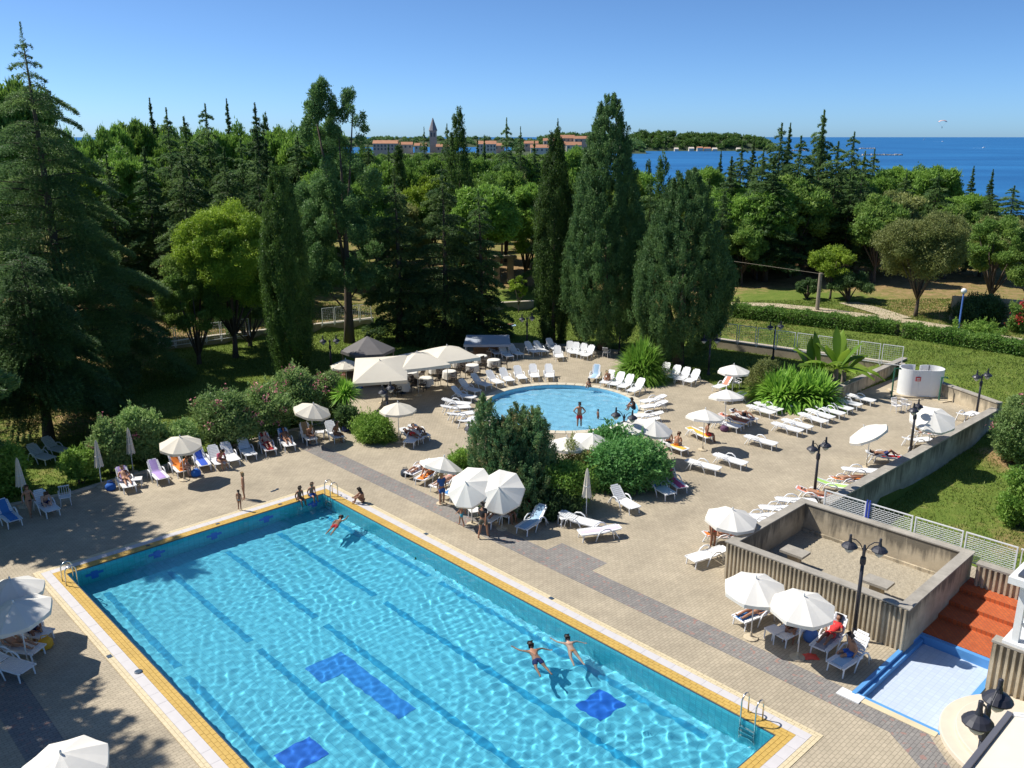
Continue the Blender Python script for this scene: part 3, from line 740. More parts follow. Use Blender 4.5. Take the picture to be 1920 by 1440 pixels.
ribbed_back = ribbed('ribbed_wall', 'short ribbed concrete wall behind the brick steps', P(1822, 1118), P(1822, 1118) + bx_e1 * 1.6, -.3, 1.35, 1)

# ------------------------------------------------------------------ fan-shaped entrance steps, lower right
FC = P(1938, 1408)
fs = thing('fan_steps', 'cream fan-shaped entrance steps in the lower right corner', 'steps', FC)
for k, r in enumerate((2.5, 2.08, 1.66, 1.24)):
    MB().lathe([(r, -.2 + .001 * k), (r, .14 * (k + 1)), (r - .03, .14 * (k + 1) + .012)], 72).build('step', M['cream_step'], fs)

# ------------------------------------------------------------------ far setting: sea, path
def mat_sea():
    m, nt, b = new_mat('sea'); tc = nd(nt, 'TexCoord')
    mp = nd(nt, 'Mapping'); mp.inputs['Scale'].default_value = (.004, .012, 1); nt.links.new(tc.outputs['Object'], mp.inputs[0])
    n1 = nd(nt, 'TexNoise', Scale=1.0, Detail=6.0); nt.links.new(mp.outputs[0], n1.inputs['Vector'])
    rp_ = nd(nt, 'ValToRGB'); e = rp_.color_ramp.elements; e[0].position = .35; e[0].color = (.018, .105, .27, 1); e[1].position = .68; e[1].color = (.028, .155, .36, 1)
    nt.links.new(n1.outputs['Fac'], rp_.inputs[0]); nt.links.new(rp_.outputs[0], b.inputs['Base Color'])
    b.inputs['Roughness'].default_value = 0.5; b.inputs['IOR'].default_value = 1.33; b.inputs['Specular IOR Level'].default_value = 0.18
    n2 = nd(nt, 'TexNoise', Scale=.35, Detail=5.0); bp = nd(nt, 'Bump', Strength=.6, Distance=.6); nt.links.new(tc.outputs['Object'], n2.inputs['Vector'])
    nt.links.new(n2.outputs['Fac'], bp.inputs['Height']); nt.links.new(bp.outputs[0], b.inputs['Normal'])
    return m
M['sea'] = mat_sea()
SEA_Z = -9.0
mb = MB(); ra, rb_ = 60.0, 40000.0; n = 96
mb.add([(rb_ * math.cos(2 * math.pi * k / n), rb_ * math.sin(2 * math.pi * k / n), SEA_Z) for k in range(n)], [tuple(range(n))])
struct('sea', mb.mesh('sea', M['sea']), None)
M['path'] = mat_plain('sandy path', (0.45, 0.37, 0.25), 0.95, 0.2, 1.5, 0.4, 8)
def path_sheet(name, pts, w):
    pts = [G(*p) for p in pts]; fine = []
    for a, b in zip(pts[:-1], pts[1:]):
        n_ = max(2, int((b - a).length / 1.0)); fine += [a.lerp(b, k / n_) for k in range(n_)]
    fine.append(pts[-1]); vs = []; fs_ = []
    for i, p in enumerate(fine):
        d = (fine[min(i + 1, len(fine) - 1)] - fine[max(i - 1, 0)]).normalized(); s_ = Vector((-d.y, d.x, 0)) * w / 2
        for q in (p + s_, p, p - s_): vs.append((q.x, q.y, gz(q.x, q.y) + .07))
    for i in range(len(fine) - 1):
        for j in (0, 1): fs_.append((3 * i + j, 3 * i + j + 1, 3 * i + j + 4, 3 * i + j + 3))
    me = MB().add(vs, fs_).mesh(name, M['path'])
    if me.polygons[0].normal.z < 0: me.flip_normals()
    struct(name, me, None)
path_sheet('garden_path', [(1370, 572), (1450, 573), (1550, 583), (1690, 602), (1800, 620), (1990, 655)], 1.9)
path_sheet('side_path', [(1690, 598), (1640, 582), (1590, 568)], 2.2)
# ------------------------------------------------------------------ vegetation
M['bark'] = mat_plain('bark', (0.10, 0.075, 0.055), 0.95, 0.35, 8, 0.8, 14)
M['bark_pale'] = mat_plain('pale bark', (0.22, 0.18, 0.14), 0.95, 0.3, 8, 0.6, 14)
LM = {
 'cypress': mat_leaf('cypress foliage', (.050, .105, .024), (.125, .215, .042), .42),
 'cypress_blue': mat_leaf('blue green cypress foliage', (0.073, 0.157, 0.053), (0.165, 0.279, 0.083), .42),
 'cedar': mat_leaf('cedar needles', (0.084, 0.167, 0.062), (0.226, 0.330, 0.097), .42),
 'cedar_dark': mat_leaf('dark conifer needles', (0.070, 0.139, 0.053), (0.154, 0.248, 0.073), .42),
 'pine': mat_leaf('pine needles', (0.126, 0.251, 0.043), (0.289, 0.457, 0.075), .42),
 'bright': mat_leaf('bright deciduous leaves', (0.117, 0.209, 0.020), (0.393, 0.517, 0.056), .35),
 'decid': mat_leaf('deciduous leaves', (0.141, 0.267, 0.051), (0.278, 0.389, 0.085), .42),
 'olive': mat_leaf('olive brown foliage', (0.188, 0.236, 0.068), (0.334, 0.355, 0.122), .42),
 'oleander': mat_leaf('oleander leaves', (0.157, 0.284, 0.088), (0.367, 0.491, 0.167), .42),
 'shrub': mat_leaf('shrub leaves', (0.141, 0.284, 0.043), (0.334, 0.491, 0.094), .42),
 'juniper': mat_leaf('juniper sprays', (0.088, 0.251, 0.068), (0.212, 0.424, 0.122), .42),
 'thuja': mat_leaf('browning thuja', (0.101, 0.236, 0.095), (0.256, 0.345, 0.133), .42, c3=(0.446, 0.323, 0.162)),
 'strap': mat_leaf('strap leaves', (0.157, 0.344, 0.043), (0.367, 0.602, 0.089), .42),
 'banana': mat_leaf('banana leaf', (.090, .190, .018), (.250, .380, .040), .40),
 'pink': mat_leaf('pink blossom', (.55, .16, .20), (.75, .34, .36), .3),
 'red': mat_leaf('red blossom', (.40, .03, .03), (.60, .06, .06), .3),
 'hedge': mat_leaf('clipped hedge leaves', (0.095, 0.220, 0.037), (0.233, 0.367, 0.067), .42),
}
def unit(a): return a / (np.linalg.norm(a, axis=-1, keepdims=True) + 1e-9)
def rdir(rng, n): return unit(rng.normal(size=(n, 3)))
class Fol:
    def __init__(s): s.C = []; s.A = []; s.L = []; s.W = []; s.T = []; s.N = []
    def add(s, C, A, L, W, T, N=None):
        s.N.append(np.zeros((len(C), 3)) if N is None else np.broadcast_to(N, (len(C), 3)))
        n = len(C); s.C.append(C); s.A.append(A); s.L.append(np.broadcast_to(L, n)); s.W.append(np.broadcast_to(W, n)); s.T.append(np.broadcast_to(T, n))
    def mesh(s, name, rng, mat):
        C = np.concatenate(s.C); A = unit(np.concatenate(s.A)); L = np.concatenate(s.L)[:, None]; W = np.concatenate(s.W)[:, None]; T = np.concatenate(s.T)
        B = unit(np.cross(A, rdir(rng, len(C)) * .75 + np.concatenate(s.N)))
        n = len(C); V = np.empty((n, 3, 3)); V[:, 0] = C - A * L * .5 + B * W * .5; V[:, 1] = C - A * L * .35 - B * W * .5; V[:, 2] = C + A * L * .5
        return np_mesh(name, V.reshape(-1, 3), np.arange(3 * n).reshape(n, 3), mat, tint=np.clip(T, 0, 1))
def f_cypress(h, R, leaf, rng, prof, k=4.5, z0=0.04, plume=(.9, 1.7), lump=.14, lean=.35):
    """columnar or conical crown of upright plumes"""
    f = Fol(); pl = (plume[0] + plume[1]) / 2
    area = 2 * math.pi * R * .6 * h * (1 - z0); npl = int(area / (pl * pl * .16)); 
    t = rng.uniform(0, 1, npl * 4); keep = rng.uniform(0, 1, npl * 4) < np.clip(prof(t), 0.06, 1); t = t[keep][:npl]; npl = len(t)
    per = max(6, int(area * k / (.25 * leaf * leaf * 1.15) / npl))
    th = rng.uniform(0, 2 * math.pi, npl)
    lobes = 1 + lump * np.sin(3 * th + 5 * t) * .6 + lump * np.sin(7 * th - 11 * t) * .4
    dep = 1.02 - np.abs(rng.normal(0, .13, npl)) + np.where(rng.uniform(0, 1, npl) < .05, rng.uniform(.03, .16, npl), 0)
    r = R * prof(t) * lobes * dep
    tip = np.stack([r * np.cos(th), r * np.sin(th), (z0 + (1 - z0) * t) * h], 1)
    out = np.stack([np.cos(th), np.sin(th), np.zeros(npl)], 1)
    ax = unit(np.array([0, 0, 1.0]) + out * lean * rng.uniform(.3, 1.4, (npl, 1)) + rng.normal(0, .12, (npl, 3)))
    lp = rng.uniform(plume[0], plume[1], npl) * (0.55 + .45 * np.clip(prof(t) * 1.3, 0, 1))
    tint = rng.uniform(.0, .95, npl)
    idx = np.repeat(np.arange(npl), per); n = len(idx)
    s = rng.uniform(-1, .55, n); rad = (.30 * (1 - np.abs(s + .2) * .55))[:, None] * lp[idx][:, None]
    C = tip[idx] + ax[idx] * (s * lp[idx])[:, None] * .7 + rng.normal(0, .5, (n, 3)) * rad
    A = ax[idx] + rng.normal(0, .45, (n, 3))
    f.add(C, A, leaf * rng.uniform(.7, 1.5, n), leaf * .5, tint[idx] + rng.normal(0, .14, n), unit(C - tip[idx] + ax[idx] * (.1 * lp[idx])[:, None] + out[idx] * .25))
    return f
def f_cedar(h, R, leaf, rng, levels=26, z0=.08, k=1.0, droop=.10, shape=.85, up=.25, spread=.42, top_sparse=True):
    """whorls of flat, slightly drooping sprays"""
    f = Fol(); limbs = []
    for i in range(levels):
        t = (i + rng.uniform(0, .8)) / levels; z = (z0 + (1 - z0) * t) * h
        Lb0 = R * (1 - t) ** shape + .25 * (1 - t) + .12
        nb = int(rng.integers(5, 8)) if t < .85 else 4
        zl = z; dz = (1 - z0) * h / levels
        a0 = rng.uniform(0, 6.3)
        for b in range(nb):
            z = min(zl + rng.uniform(-.6, .6) * dz, h * .995); th = a0 + 2 * math.pi * b / nb + rng.normal(0, .25); Lb = Lb0 * rng.uniform(.5, 1.18)
            d = np.array([math.cos(th), math.sin(th), 0]); sd = np.array([-math.sin(th), math.cos(th), 0])
            n = int(k * Lb * Lb * spread * 1.5 / (.25 * leaf * leaf * 1.0)) + 26
            s = np.sqrt(rng.uniform(.03, 1, n)); wid = spread * Lb * np.sin(np.clip(s, 0, 1) * math.pi * .82 + .25)
            l = rng.uniform(-1, 1, n) * wid * .75; l = np.round(l / (leaf * 2.2)) * leaf * 2.2 + rng.normal(0, leaf * .35, n)
            zz = up * Lb * s - (droop + up) * Lb * s ** 2.2 - .10 * np.abs(l) + rng.normal(0, .05 + .012 * Lb, n)
            C = np.array([0, 0, z]) + d * (s * Lb)[:, None] + sd * l[:, None]; C[:, 2] += zz
            A = d * .8 + sd * np.sign(l)[:, None] * .55 + np.array([0, 0, .28]) + rng.normal(0, .35, (n, 3))
            f.add(C, A, leaf * rng.uniform(.8, 1.7, n), leaf * .42, rng.uniform(.1, .75) + rng.normal(0, .15, n), np.array([0, 0, .9]) + d * .25)
            if b % 2 == 0: limbs.append(((0, 0, z), tuple(np.array([0, 0, z + up * Lb * .3]) + d * Lb * .6), .02 + .012 * Lb))
    nt_ = int(60 + 26 * h); tt = rng.uniform(.80, 1.03, nt_); rr = (.05 + R * .50 * np.clip(1.02 - tt, 0, 1)) * rng.uniform(.1, 1, nt_); th = rng.uniform(0, 6.3, nt_)
    f.add(np.stack([rr * np.cos(th), rr * np.sin(th), tt * h - .25 * rr], 1), np.stack([np.cos(th), np.sin(th), .5 + rng.normal(0, .4, nt_)], 1), leaf * rng.uniform(.7, 1.5, nt_), leaf * .34, rng.uniform(.1, .8, nt_), np.array([0, 0, .8]))
    return f, limbs
def f_clumps(centers, radii, leaf, rng, k=1.2, flat=1.0, up=.35, tint=(.15, .8)):
    f = Fol()
    for c, r in zip(centers, radii):
        n = int(k * 4 * math.pi * r * r / (.25 * leaf * leaf * 1.1)) + 8
        d = rdir(rng, n); rr = r * rng.uniform(.2, 1, n) ** .5 * (1 + .22 * np.sin(d[:, 0] * 5 + r * 40) * np.sin(d[:, 2] * 6 + r * 70) + .12 * rng.normal(size=n))
        C = np.asarray(c) + d * rr[:, None] * np.array([rng.uniform(.8, 1.25), rng.uniform(.8, 1.25), flat * rng.uniform(.75, 1.25)])
        A = d * .6 + np.array([0, 0, up]) + rng.normal(0, .6, (n, 3))
        f.add(C, A, leaf * rng.uniform(.7, 1.4, n), leaf * .55, rng.uniform(*tint) + rng.normal(0, .15, n), d * .9)
    return f
def ell_clumps(rng, n, c, rad, rc, inner=.45, low=-.6):
    out = []; rr = []; lob = rdir(rng, 9); amp = rng.uniform(-.34, .22, 9)
    while len(out) < n:
        d = rng.normal(size=3); d /= np.linalg.norm(d)
        if d[2] < low: continue
        s = rng.uniform(inner, 1.0) ** .7 * (1.02 + float((amp * np.exp(-((lob - d) ** 2).sum(1) * 2.2)).sum()))
        out.append(np.asarray(c) + d * np.asarray(rad) * s); rr.append(rc * rng.uniform(.65, 1.25))
    return out, rr
def trunk_mesh(h, r, limbs=(), lean=(0, 0), mat=None, top=.9):
    mb = MB(); n = 7; pts = []
    for i in range(n):
        t = i / (n - 1); pts.append((lean[0] * t + .12 * math.sin(3 * t) * r * 3, lean[1] * t, -0.3 + (h * top + .3) * t))
    mb.tube(pts, [r * (1.25 if i == 0 else 1) * (1 - .93 * i / (n - 1)) for i in range(n)], 8)
    for a, b, lr in limbs: mb.tube([a, tuple((Vector(a) + Vector(b)) / 2 + Vector((0, 0, .05))), b], [lr, lr * .7, lr * .3], 5)
    return mb.mesh('trunk', mat or M['bark'], smooth=True)
def place_tree(name, label, base, crown_me, trunk_me, rot=0, scale=(1, 1, 1), group=None, cat='tree', extra=()):
    t = thing(name, label, cat, base, rot, group, scale)
    if trunk_me: part('trunk', trunk_me, t)
    part('crown', crown_me, t)
    for nm, me in extra: part(nm, me, t)
    return t
def size_at(px, by, ty, w, base=None):
    b = base or G(px, by); h = zat(px, ty, b.y) - b.z
    my = (by + ty) / 2; r = (xat(px + w / 2, my, b.y) - xat(px - w / 2, my, b.y)) / 2
    return b, h, r
col_prof = lambda t: np.clip(np.minimum(1, .55 + 1.6 * t) * np.clip((1.02 - t) / .45, 0, 1) ** .6, 0, 1)
cone_prof = lambda t: np.clip(np.minimum(1, .62 + 2.2 * t) * np.clip((1.03 - t) / .72, 0, 1) ** .68, 0, 1)
egg_prof = lambda t: np.clip(np.minimum(1, .60 + 1.8 * t) * np.clip((1.03 - t) / .62, 0, 1) ** .70, 0, 1)

def cypress_at(name, label, px, by, ty, w, kind, prof, seed, leaf=None, z0=.04, k=5.5, base=None, tr=.22, **kw):
    b, h, r = size_at(px, by, ty, w, base); rng = np.random.default_rng(seed); lf = leaf or max(.11, b.y * .0021)
    f = f_cypress(h, r, lf, rng, prof, k, z0, **kw)
    return place_tree(name, label, b, f.mesh('crown', rng, LM[kind]), trunk_mesh(h, tr, top=.6))
def cedar_at(name, label, px, by, ty, w, kind, seed, base=None, leaf=None, tr=.35, k=1.0, **kw):
    b, h, r = size_at(px, by, ty, w, base); rng = np.random.default_rng(seed); lf = leaf or max(.14, b.y * .0025)
    f, limbs = f_cedar(h, r, lf, rng, k=k, **kw)
    return place_tree(name, label, b, f.mesh('crown', rng, LM[kind]), trunk_mesh(h, tr, limbs, top=.97), rot=0)

# main trees of the garden (pixel of the foot, row of the top, width)
cypress_at('cypress_tree', 'narrow bright green columnar cypress left of the cafe parasols', 550, 716, 308, 84, 'cypress', col_prof, 1, z0=.02, plume=(.7, 1.4), lump=.05, lean=.10, k=7)
cypress_at('cypress_tree', 'slim dark columnar cypress directly behind the round pool', 1036, 642, 246, 70, 'cypress', col_prof, 2, z0=.02, plume=(.8, 1.6), lump=.1, lean=.15)
cypress_at('cypress_tree', 'tallest broad conical cypress right of the slim one', 1130, 655, 180, 162, 'cypress_blue', cone_prof, 3, z0=.07, plume=(.7, 1.4), tr=.45, lump=.10, k=6)
cypress_at('cypress_tree', 'broad egg-shaped cypress behind the palm bush and loungers', 1270, 684, 316, 182, 'cypress_blue', egg_prof, 4, z0=.10, plume=(.7, 1.4), tr=.45, lump=.10, k=6)
cypress_at('cypress_tree', 'tall pointed cypress rising above the forest right of the church spire', 862, 600, 203, 62, 'cypress', cone_prof, 5, base=Vector((xat(862, 400, 104), 104, 0.8)), plume=(.9, 1.6), k=3.5)
cypress_at('cypress_tree', 'thin dark cypress tip left of the church spire', 752, 560, 254, 34, 'cypress', cone_prof, 6, base=Vector((xat(752, 400, 112), 112, 0.9)), k=3.2)
cypress_at('cypress_tree', 'small pointed cypress between the two broad cypresses', 1240, 560, 286, 50, 'cypress', cone_prof, 7, base=Vector((xat(1240, 400, 104), 104, 0.9)), k=3.2)
cedar_at('cedar_tree', 'huge dark cedar on the left with spire top and drooping sprays', 130, 700, 62, 430, 'cedar', 8, base=Vector((xat(118, 600, 60), 60, 0)), levels=30, z0=.10, shape=.78, droop=.26, k=.9, tr=.5)
cedar_at('spruce_tree', 'dense dark conifer standing before the huge cedar on the left lawn', 92, 826, 470, 300, 'cedar_dark', 9, levels=24, z0=.2, shape=.55, droop=.28, k=1.25, tr=.32)
cedar_at('cedar_tree', 'layered cedar left of the cafe canopies, middle of the dark group', 750, 640, 325, 150, 'cedar', 10, levels=22, z0=.03, shape=.6, droop=.18, k=1.25)
cedar_at('cedar_tree', 'dark full cedar behind the cream parasols', 835, 638, 318, 170, 'cedar', 11, levels=22, z0=.03, shape=.55, droop=.22, k=1.25)
cedar_at('cedar_tree', 'dark narrow cedar right of the cream parasols', 900, 632, 366, 110, 'cedar_dark', 12, levels=22, z0=.03, shape=.5, droop=.2, k=1.3)

# tall two-topped tree with a bare lower trunk
def two_top():
    b, h, r = size_at(655, 642, 150, 165); rng = np.random.default_rng(21); cs = []; rs = []
    for i in range(150):
        t = rng.uniform(.24, 1); w = r * (1.0 if t < .6 else max(.22, 1 - (t - .6) / .40 * .80)); a = rng.uniform(0, 6.3); q = rng.uniform(.2, 1) ** .6
        off = 0 if t < .66 else (-.36 * r if rng.uniform() < .62 else .34 * r); tt = t if off <= 0 else t * .965
        cs.append((off + w * q * math.cos(a) * (.8 if t > .66 else 1), w * q * math.sin(a), tt * h)); rs.append(rng.uniform(.45, .85) * (1 if t < .7 else .75))
    f = f_clumps(cs, rs, .17, rng, k=1.5, up=.5, flat=1.3)
    lim = [((0, 0, h * .3), (-.55 * r, 0, h * .95), .16), ((0, 0, h * .3), (.34 * r, .2, h * .9), .14), ((0, 0, h * .12), (-.9 * r, .1, h * .3), .09), ((0, 0, h * .16), (.8 * r, -.2, h * .34), .08)]
    place_tree('two_topped_tree', 'tall loose two-topped tree with bare dark trunk beside the slatted kiosk roof', b, f.mesh('crown', rng, LM['cypress_blue']), trunk_mesh(h, .42, lim, top=.8))
two_top()
def clump_tree(name, label, px, by, ty, w, kind, seed, n=70, rc=None, base=None, bottom=.25, leaf=None, k=1.3, tr=.2, cat='tree', barkm=None, up=.35, flat=.85, group=None, inner=.4):
    b, h, r = size_at(px, by, ty, w, base); rng = np.random.default_rng(seed)
    ch = h * (1 - bottom) / 2; c = (0, 0, h * bottom + ch); rc = rc or r * .2
    cs, rs = ell_clumps(rng, n, c, (r - rc * .6, r - rc * .6, ch - rc * .5), rc, inner)
    f = f_clumps(cs, rs, leaf or max(.11, b.y * .0023), rng, k=k, up=up, flat=flat)
    lim = [((0, 0, h * bottom * .7), tuple(np.asarray(cs[i]) * .9), tr * .45) for i in range(0, min(n, 12))]
    return place_tree(name, label, b, f.mesh('crown', rng, LM[kind]), trunk_mesh(h, tr, lim, top=.6, mat=barkm), group=group, cat=cat)
clump_tree('deciduous_tree', 'bright yellow-green leafy tree left of the columnar cypress', 432, 676, 378, 215, 'bright', 31, n=170, bottom=.2, tr=.25, k=1.2, base=Vector((xat(432, 560, 68), 68, 0)))
clump_tree('deciduous_tree', 'lower green leafy tree at the left foot of the bright one', 362, 668, 466, 130, 'decid', 131, n=90, bottom=.08, base=Vector((xat(362, 570, 66), 66, 0)))
clump_tree('dark_tree', 'dark shaded tree standing under the bright leafy one', 465, 668, 500, 130, 'cedar_dark', 32, n=50, bottom=.05, base=Vector((xat(465, 600, 72), 72, 0)))
clump_tree('young_tree', 'small light green sapling on the grass behind the round pool', 972, 586, 518, 48, 'bright', 33, n=22, bottom=.3, tr=.06)
clump_tree('deciduous_tree', 'small yellowish tree behind the wooden utility pole', 1556, 560, 448, 100, 'bright', 34, n=40, bottom=.25, tr=.14)
clump_tree('tamarisk_tree', 'olive brown feathery tree beside the blue lamp post', 1716, 594, 384, 165, 'olive', 35, n=80, bottom=.22, tr=.2, rc=1.1)
clump_tree('deciduous_tree', 'green rounded tree at the right edge above the stone wall', 1855, 570, 400, 130, 'decid', 36, n=60, bottom=.12, tr=.2)
clump_tree('deciduous_tree', 'dark green tree cut by the right edge of the picture', 1935, 585, 418, 120, 'decid', 37, n=60, bottom=.1, tr=.2)
clump_tree('yellow_tree', 'yellowing small tree just left of the slim columnar cypress', 985, 600, 402, 75, 'bright', 38, n=40, bottom=.25, base=Vector((xat(985, 500, 98), 98, .9)))
clump_tree('dark_bush', 'dark round bush right of the wooden utility pole', 1590, 566, 500, 95, 'cedar_dark', 39, n=40, bottom=.02, cat='bush')
clump_tree('dark_bush', 'dark rounded bush left of the wooden utility pole', 1512, 560, 518, 60, 'cedar_dark', 40, n=30, bottom=.02, cat='bush')

# --- forest behind: a few kinds built once, then copied tree by tree
def proto_cedar(seed, h, r, kind, lv=22, **kw):
    rng = np.random.default_rng(seed); f, lim = f_cedar(h, r, .34, rng, levels=lv, **kw); return f.mesh('crown', rng, LM[kind]), trunk_mesh(h, .3, lim, top=.97), h, r
def proto_clump(seed, h, r, kind, n, bottom, rc, k=1.2, flat=.8, up=.5):
    rng = np.random.default_rng(seed); ch = h * (1 - bottom) / 2
    cs, rs = ell_clumps(rng, n, (0, 0, h * bottom + ch), (r - rc * .6, r - rc * .6, ch - rc * .5), rc, .4)
    f = f_clumps(cs, rs, .40, rng, k=k, up=up, flat=flat); lim = [((0, 0, h * bottom * .8), tuple(np.asarray(cs[i]) * .92), .1) for i in range(10)]
    return f.mesh('crown', rng, LM[kind]), trunk_mesh(h, .24, lim, top=.55), h, r
def proto_cyp(seed, h, r, kind, prof):
    rng = np.random.default_rng(seed); return f_cypress(h, r, .30, rng, prof, 3.6, .03).mesh('crown', rng, LM[kind]), trunk_mesh(h, .2, top=.5), h, r
PR = {'cedar': [proto_cedar(101, 20, 5.5, 'cedar', z0=.15, shape=.7, droop=.15), proto_cedar(102, 20, 4.6, 'cedar_dark', 24, z0=.12, shape=.8, droop=.1), proto_cedar(103, 20, 5.0, 'cedar', 18, z0=.2, shape=.6, droop=.2)],
      'spire': [proto_cedar(104, 20, 3.4, 'cedar_dark', 40, z0=.1, shape=.95, droop=.02)],
      'pine': [proto_clump(111, 15, 5.0, 'pine', 110, .28, 1.05), proto_clump(112, 15, 4.4, 'pine', 80, .36, 1.1)],
      'decid': [proto_clump(121, 12, 4.4, 'decid', 100, .2, .95), proto_clump(122, 12, 4.0, 'olive', 90, .2, .95)],
      'bright': [proto_clump(131, 13, 4.6, 'bright', 90, .25, 1.0)],
      'cyp': [proto_cyp(141, 18, 2.3, 'cypress', cone_prof)]}
NM = {'cedar': 'cedar_tree', 'spire': 'fir_tree', 'pine': 'pine_tree', 'decid': 'deciduous_tree', 'bright': 'leafy_tree', 'cyp': 'cypress_tree'}
WORD = {'cedar': 'layered dark cedar', 'spire': 'thin spire-topped conifer', 'pine': 'rounded light green pine', 'decid': 'rounded deciduous tree', 'bright': 'bright green leafy tree', 'cyp': 'dark pointed cypress'}
frng = random.Random(77)
def zone(px):
    return 'in the wood on the left beyond the lawn' if px < 620 else ('in the wood between round pool and town' if px < 1190 else 'in the wood on the right before the sea')
forest_n = {}
def forest(kind, px, ty, Y, wpx=None, lab=None):
    x = xat(px, ty, Y); z = gz(x, Y); h = zat(px, ty, Y) - z
    cm, tm, ph, pr = frng.choice(PR[kind]); s = h / ph
    sx = s * frng.uniform(.9, 1.15) if wpx is None else (wpx / 2 * Y / F_PX / .97) / pr
    key = (kind, zone(px)); forest_n[key] = forest_n.get(key, 0) + 1
    place_tree(NM[kind], lab or (WORD[kind] + ' filling the depth ' + zone(px)), (x, Y, z), cm, tm, frng.uniform(0, 6.28), (sx, sx, s), group=WORD[kind] + 's ' + zone(px))
# skyline trees read from the photograph: kind, column, top row, depth, width
SK = [('pine', 15, 108, 72, 170), ('pine', 62, 205, 84, 120), ('pine', 175, 222, 100, 90), ('pine', 208, 210, 104, 80), ('pine', 246, 200, 108, 90), ('spire', 281, 193, 112, 60), ('cedar', 312, 212, 96, 120), ('cedar', 345, 228, 92, 130),
      ('cedar', 385, 204, 100, 110), ('spire', 425, 194, 112, 60), ('pine', 443, 212, 108, 90), ('cedar', 478, 203, 98, 110), ('cyp', 495, 214, 108, 40), ('pine', 521, 216, 108, 90), ('pine', 562, 206, 104, 110), ('pine', 598, 214, 112, 90),
      ('cedar', 200, 300, 84, 140), ('cedar', 270, 285, 84, 130), ('cedar', 340, 300, 80, 140), ('pine', 240, 260, 92, 110), ('cedar', 420, 285, 84, 120), ('cedar', 480, 290, 86, 120), ('pine', 600, 300, 96, 100),
      ('pine', 720, 288, 118, 90), ('pine', 770, 286, 122, 70), ('cedar', 795, 244, 150, 50), ('pine', 812, 282, 128, 90), ('cedar', 838, 238, 140, 60), ('spire', 895, 262, 150, 40), ('spire', 908, 258, 155, 34), ('cedar', 950, 228, 128, 80), ('cedar', 976, 244, 132, 60),
      ('pine', 940, 296, 112, 110), ('pine', 905, 318, 108, 80), ('spire', 1046, 228, 165, 36), ('cedar', 1002, 270, 140, 70), ('pine', 1082, 258, 118, 90), ('pine', 1195, 304, 112, 80), ('bright', 1175, 330, 106, 90), ('pine', 1000, 330, 108, 90), ('bright', 800, 330, 110, 100),
      ('cyp', 1216, 300, 128, 30), ('pine', 1300, 322, 118, 90), ('pine', 1332, 300, 128, 80), ('spire', 1352, 288, 140, 40), ('cedar', 1392, 274, 122, 90), ('spire', 1414, 262, 126, 50), ('cedar', 1466, 238, 112, 120), ('spire', 1482, 238, 118, 60), ('cedar', 1545, 214, 110, 90), ('spire', 1546, 216, 108, 60), ('cedar', 1602, 254, 114, 100),
      ('pine', 1645, 308, 116, 90), ('pine', 1684, 298, 120, 100), ('pine', 1722, 300, 122, 100), ('pine', 1766, 296, 114, 100), ('spire', 1826, 316, 118, 50), ('spire', 1862, 322, 122, 46), ('cedar', 1902, 352, 116, 110), ('pine', 1830, 352, 108, 110), ('cedar', 1452, 300, 100, 150), ('cedar', 1600, 330, 102, 120), ('decid', 1690, 352, 104, 120), ('decid', 1790, 370, 102, 120), ('cedar', 1520, 320, 104, 110), ('pine', 1380, 330, 104, 110), ('decid', 1880, 400, 98, 120), ('decid', 1400, 400, 98, 90), ('pine', 128, 226, 104, 80), ('pine', 150, 236, 98, 80), ('pine', 305, 222, 108, 90), ('pine', 332, 224, 106, 90), ('pine', 362, 222, 108, 90), ('pine', 402, 222, 106, 90), ('pine', 470, 224, 106, 90), ('pine', 500, 226, 106, 90), ('pine', 542, 220, 106, 90), ('pine', 365, 232, 112, 90), ('pine', 405, 236, 116, 90), ('pine', 455, 240, 114, 90), ('pine', 520, 244, 118, 80), ('pine', 330, 240, 118, 80), ('pine', 300, 236, 116, 80), ('cedar', 690, 270, 125, 80), ('pine', 705, 286, 140, 60), ('pine', 740, 290, 150, 60), ('pine', 790, 288, 160, 60), ('pine', 850, 287, 160, 70), ('pine', 885, 289, 150, 60), ('pine', 925, 290, 150, 60), ('pine', 965, 288, 150, 70), ('pine', 1020, 290, 150, 70), ('pine', 1055, 284, 150, 70), ('pine', 672, 258, 128, 60), ('pine', 688, 268, 132, 60), ('cedar', 728, 276, 136, 50), ('pine', 775, 280, 140, 60), ('pine', 900, 282, 140, 60), ('pine', 980, 280, 140, 60), ('cedar', 870, 276, 146, 60), ('cedar', 1502, 262, 104, 130), ('cedar', 1572, 272, 106, 130), ('cedar', 1432, 284, 102, 120), ('cedar', 1622, 290, 104, 110), ('cedar', 1372, 300, 104, 110), ('cedar', 1700, 330, 106, 110), ('cedar', 1640, 285, 118, 90), ('cedar', 1760, 330, 108, 110), ('cedar', 1860, 360, 104, 110), ('cedar', 1330, 340, 108, 90), ('cedar', 1420, 310, 108, 110)]
ORDN = ['first', 'second', 'third', 'fourth', 'fifth', 'sixth', 'seventh', 'eighth', 'ninth', 'tenth', 'eleventh', 'twelfth', 'thirteenth', 'fourteenth', 'fifteenth', 'sixteenth', 'seventeenth', 'eighteenth', 'nineteenth', 'twentieth', 'twenty-first', 'twenty-second', 'twenty-third', 'twenty-fourth']
_cnt = {}
for s_ in sorted(SK, key=lambda q: q[1]):
    fr = 'front row' if s_[3] < 101 else 'skyline'; k_ = (s_[0], zone(s_[1]), fr); _cnt[k_] = _cnt.get(k_, 0) + 1
    forest(*s_, lab='%s %s from the left on the %s of the %s wood' % (ORDN[_cnt[k_] - 1], WORD[s_[0]], fr, 'left' if s_[1] < 620 else 'middle' if s_[1] < 1190 else 'right'))
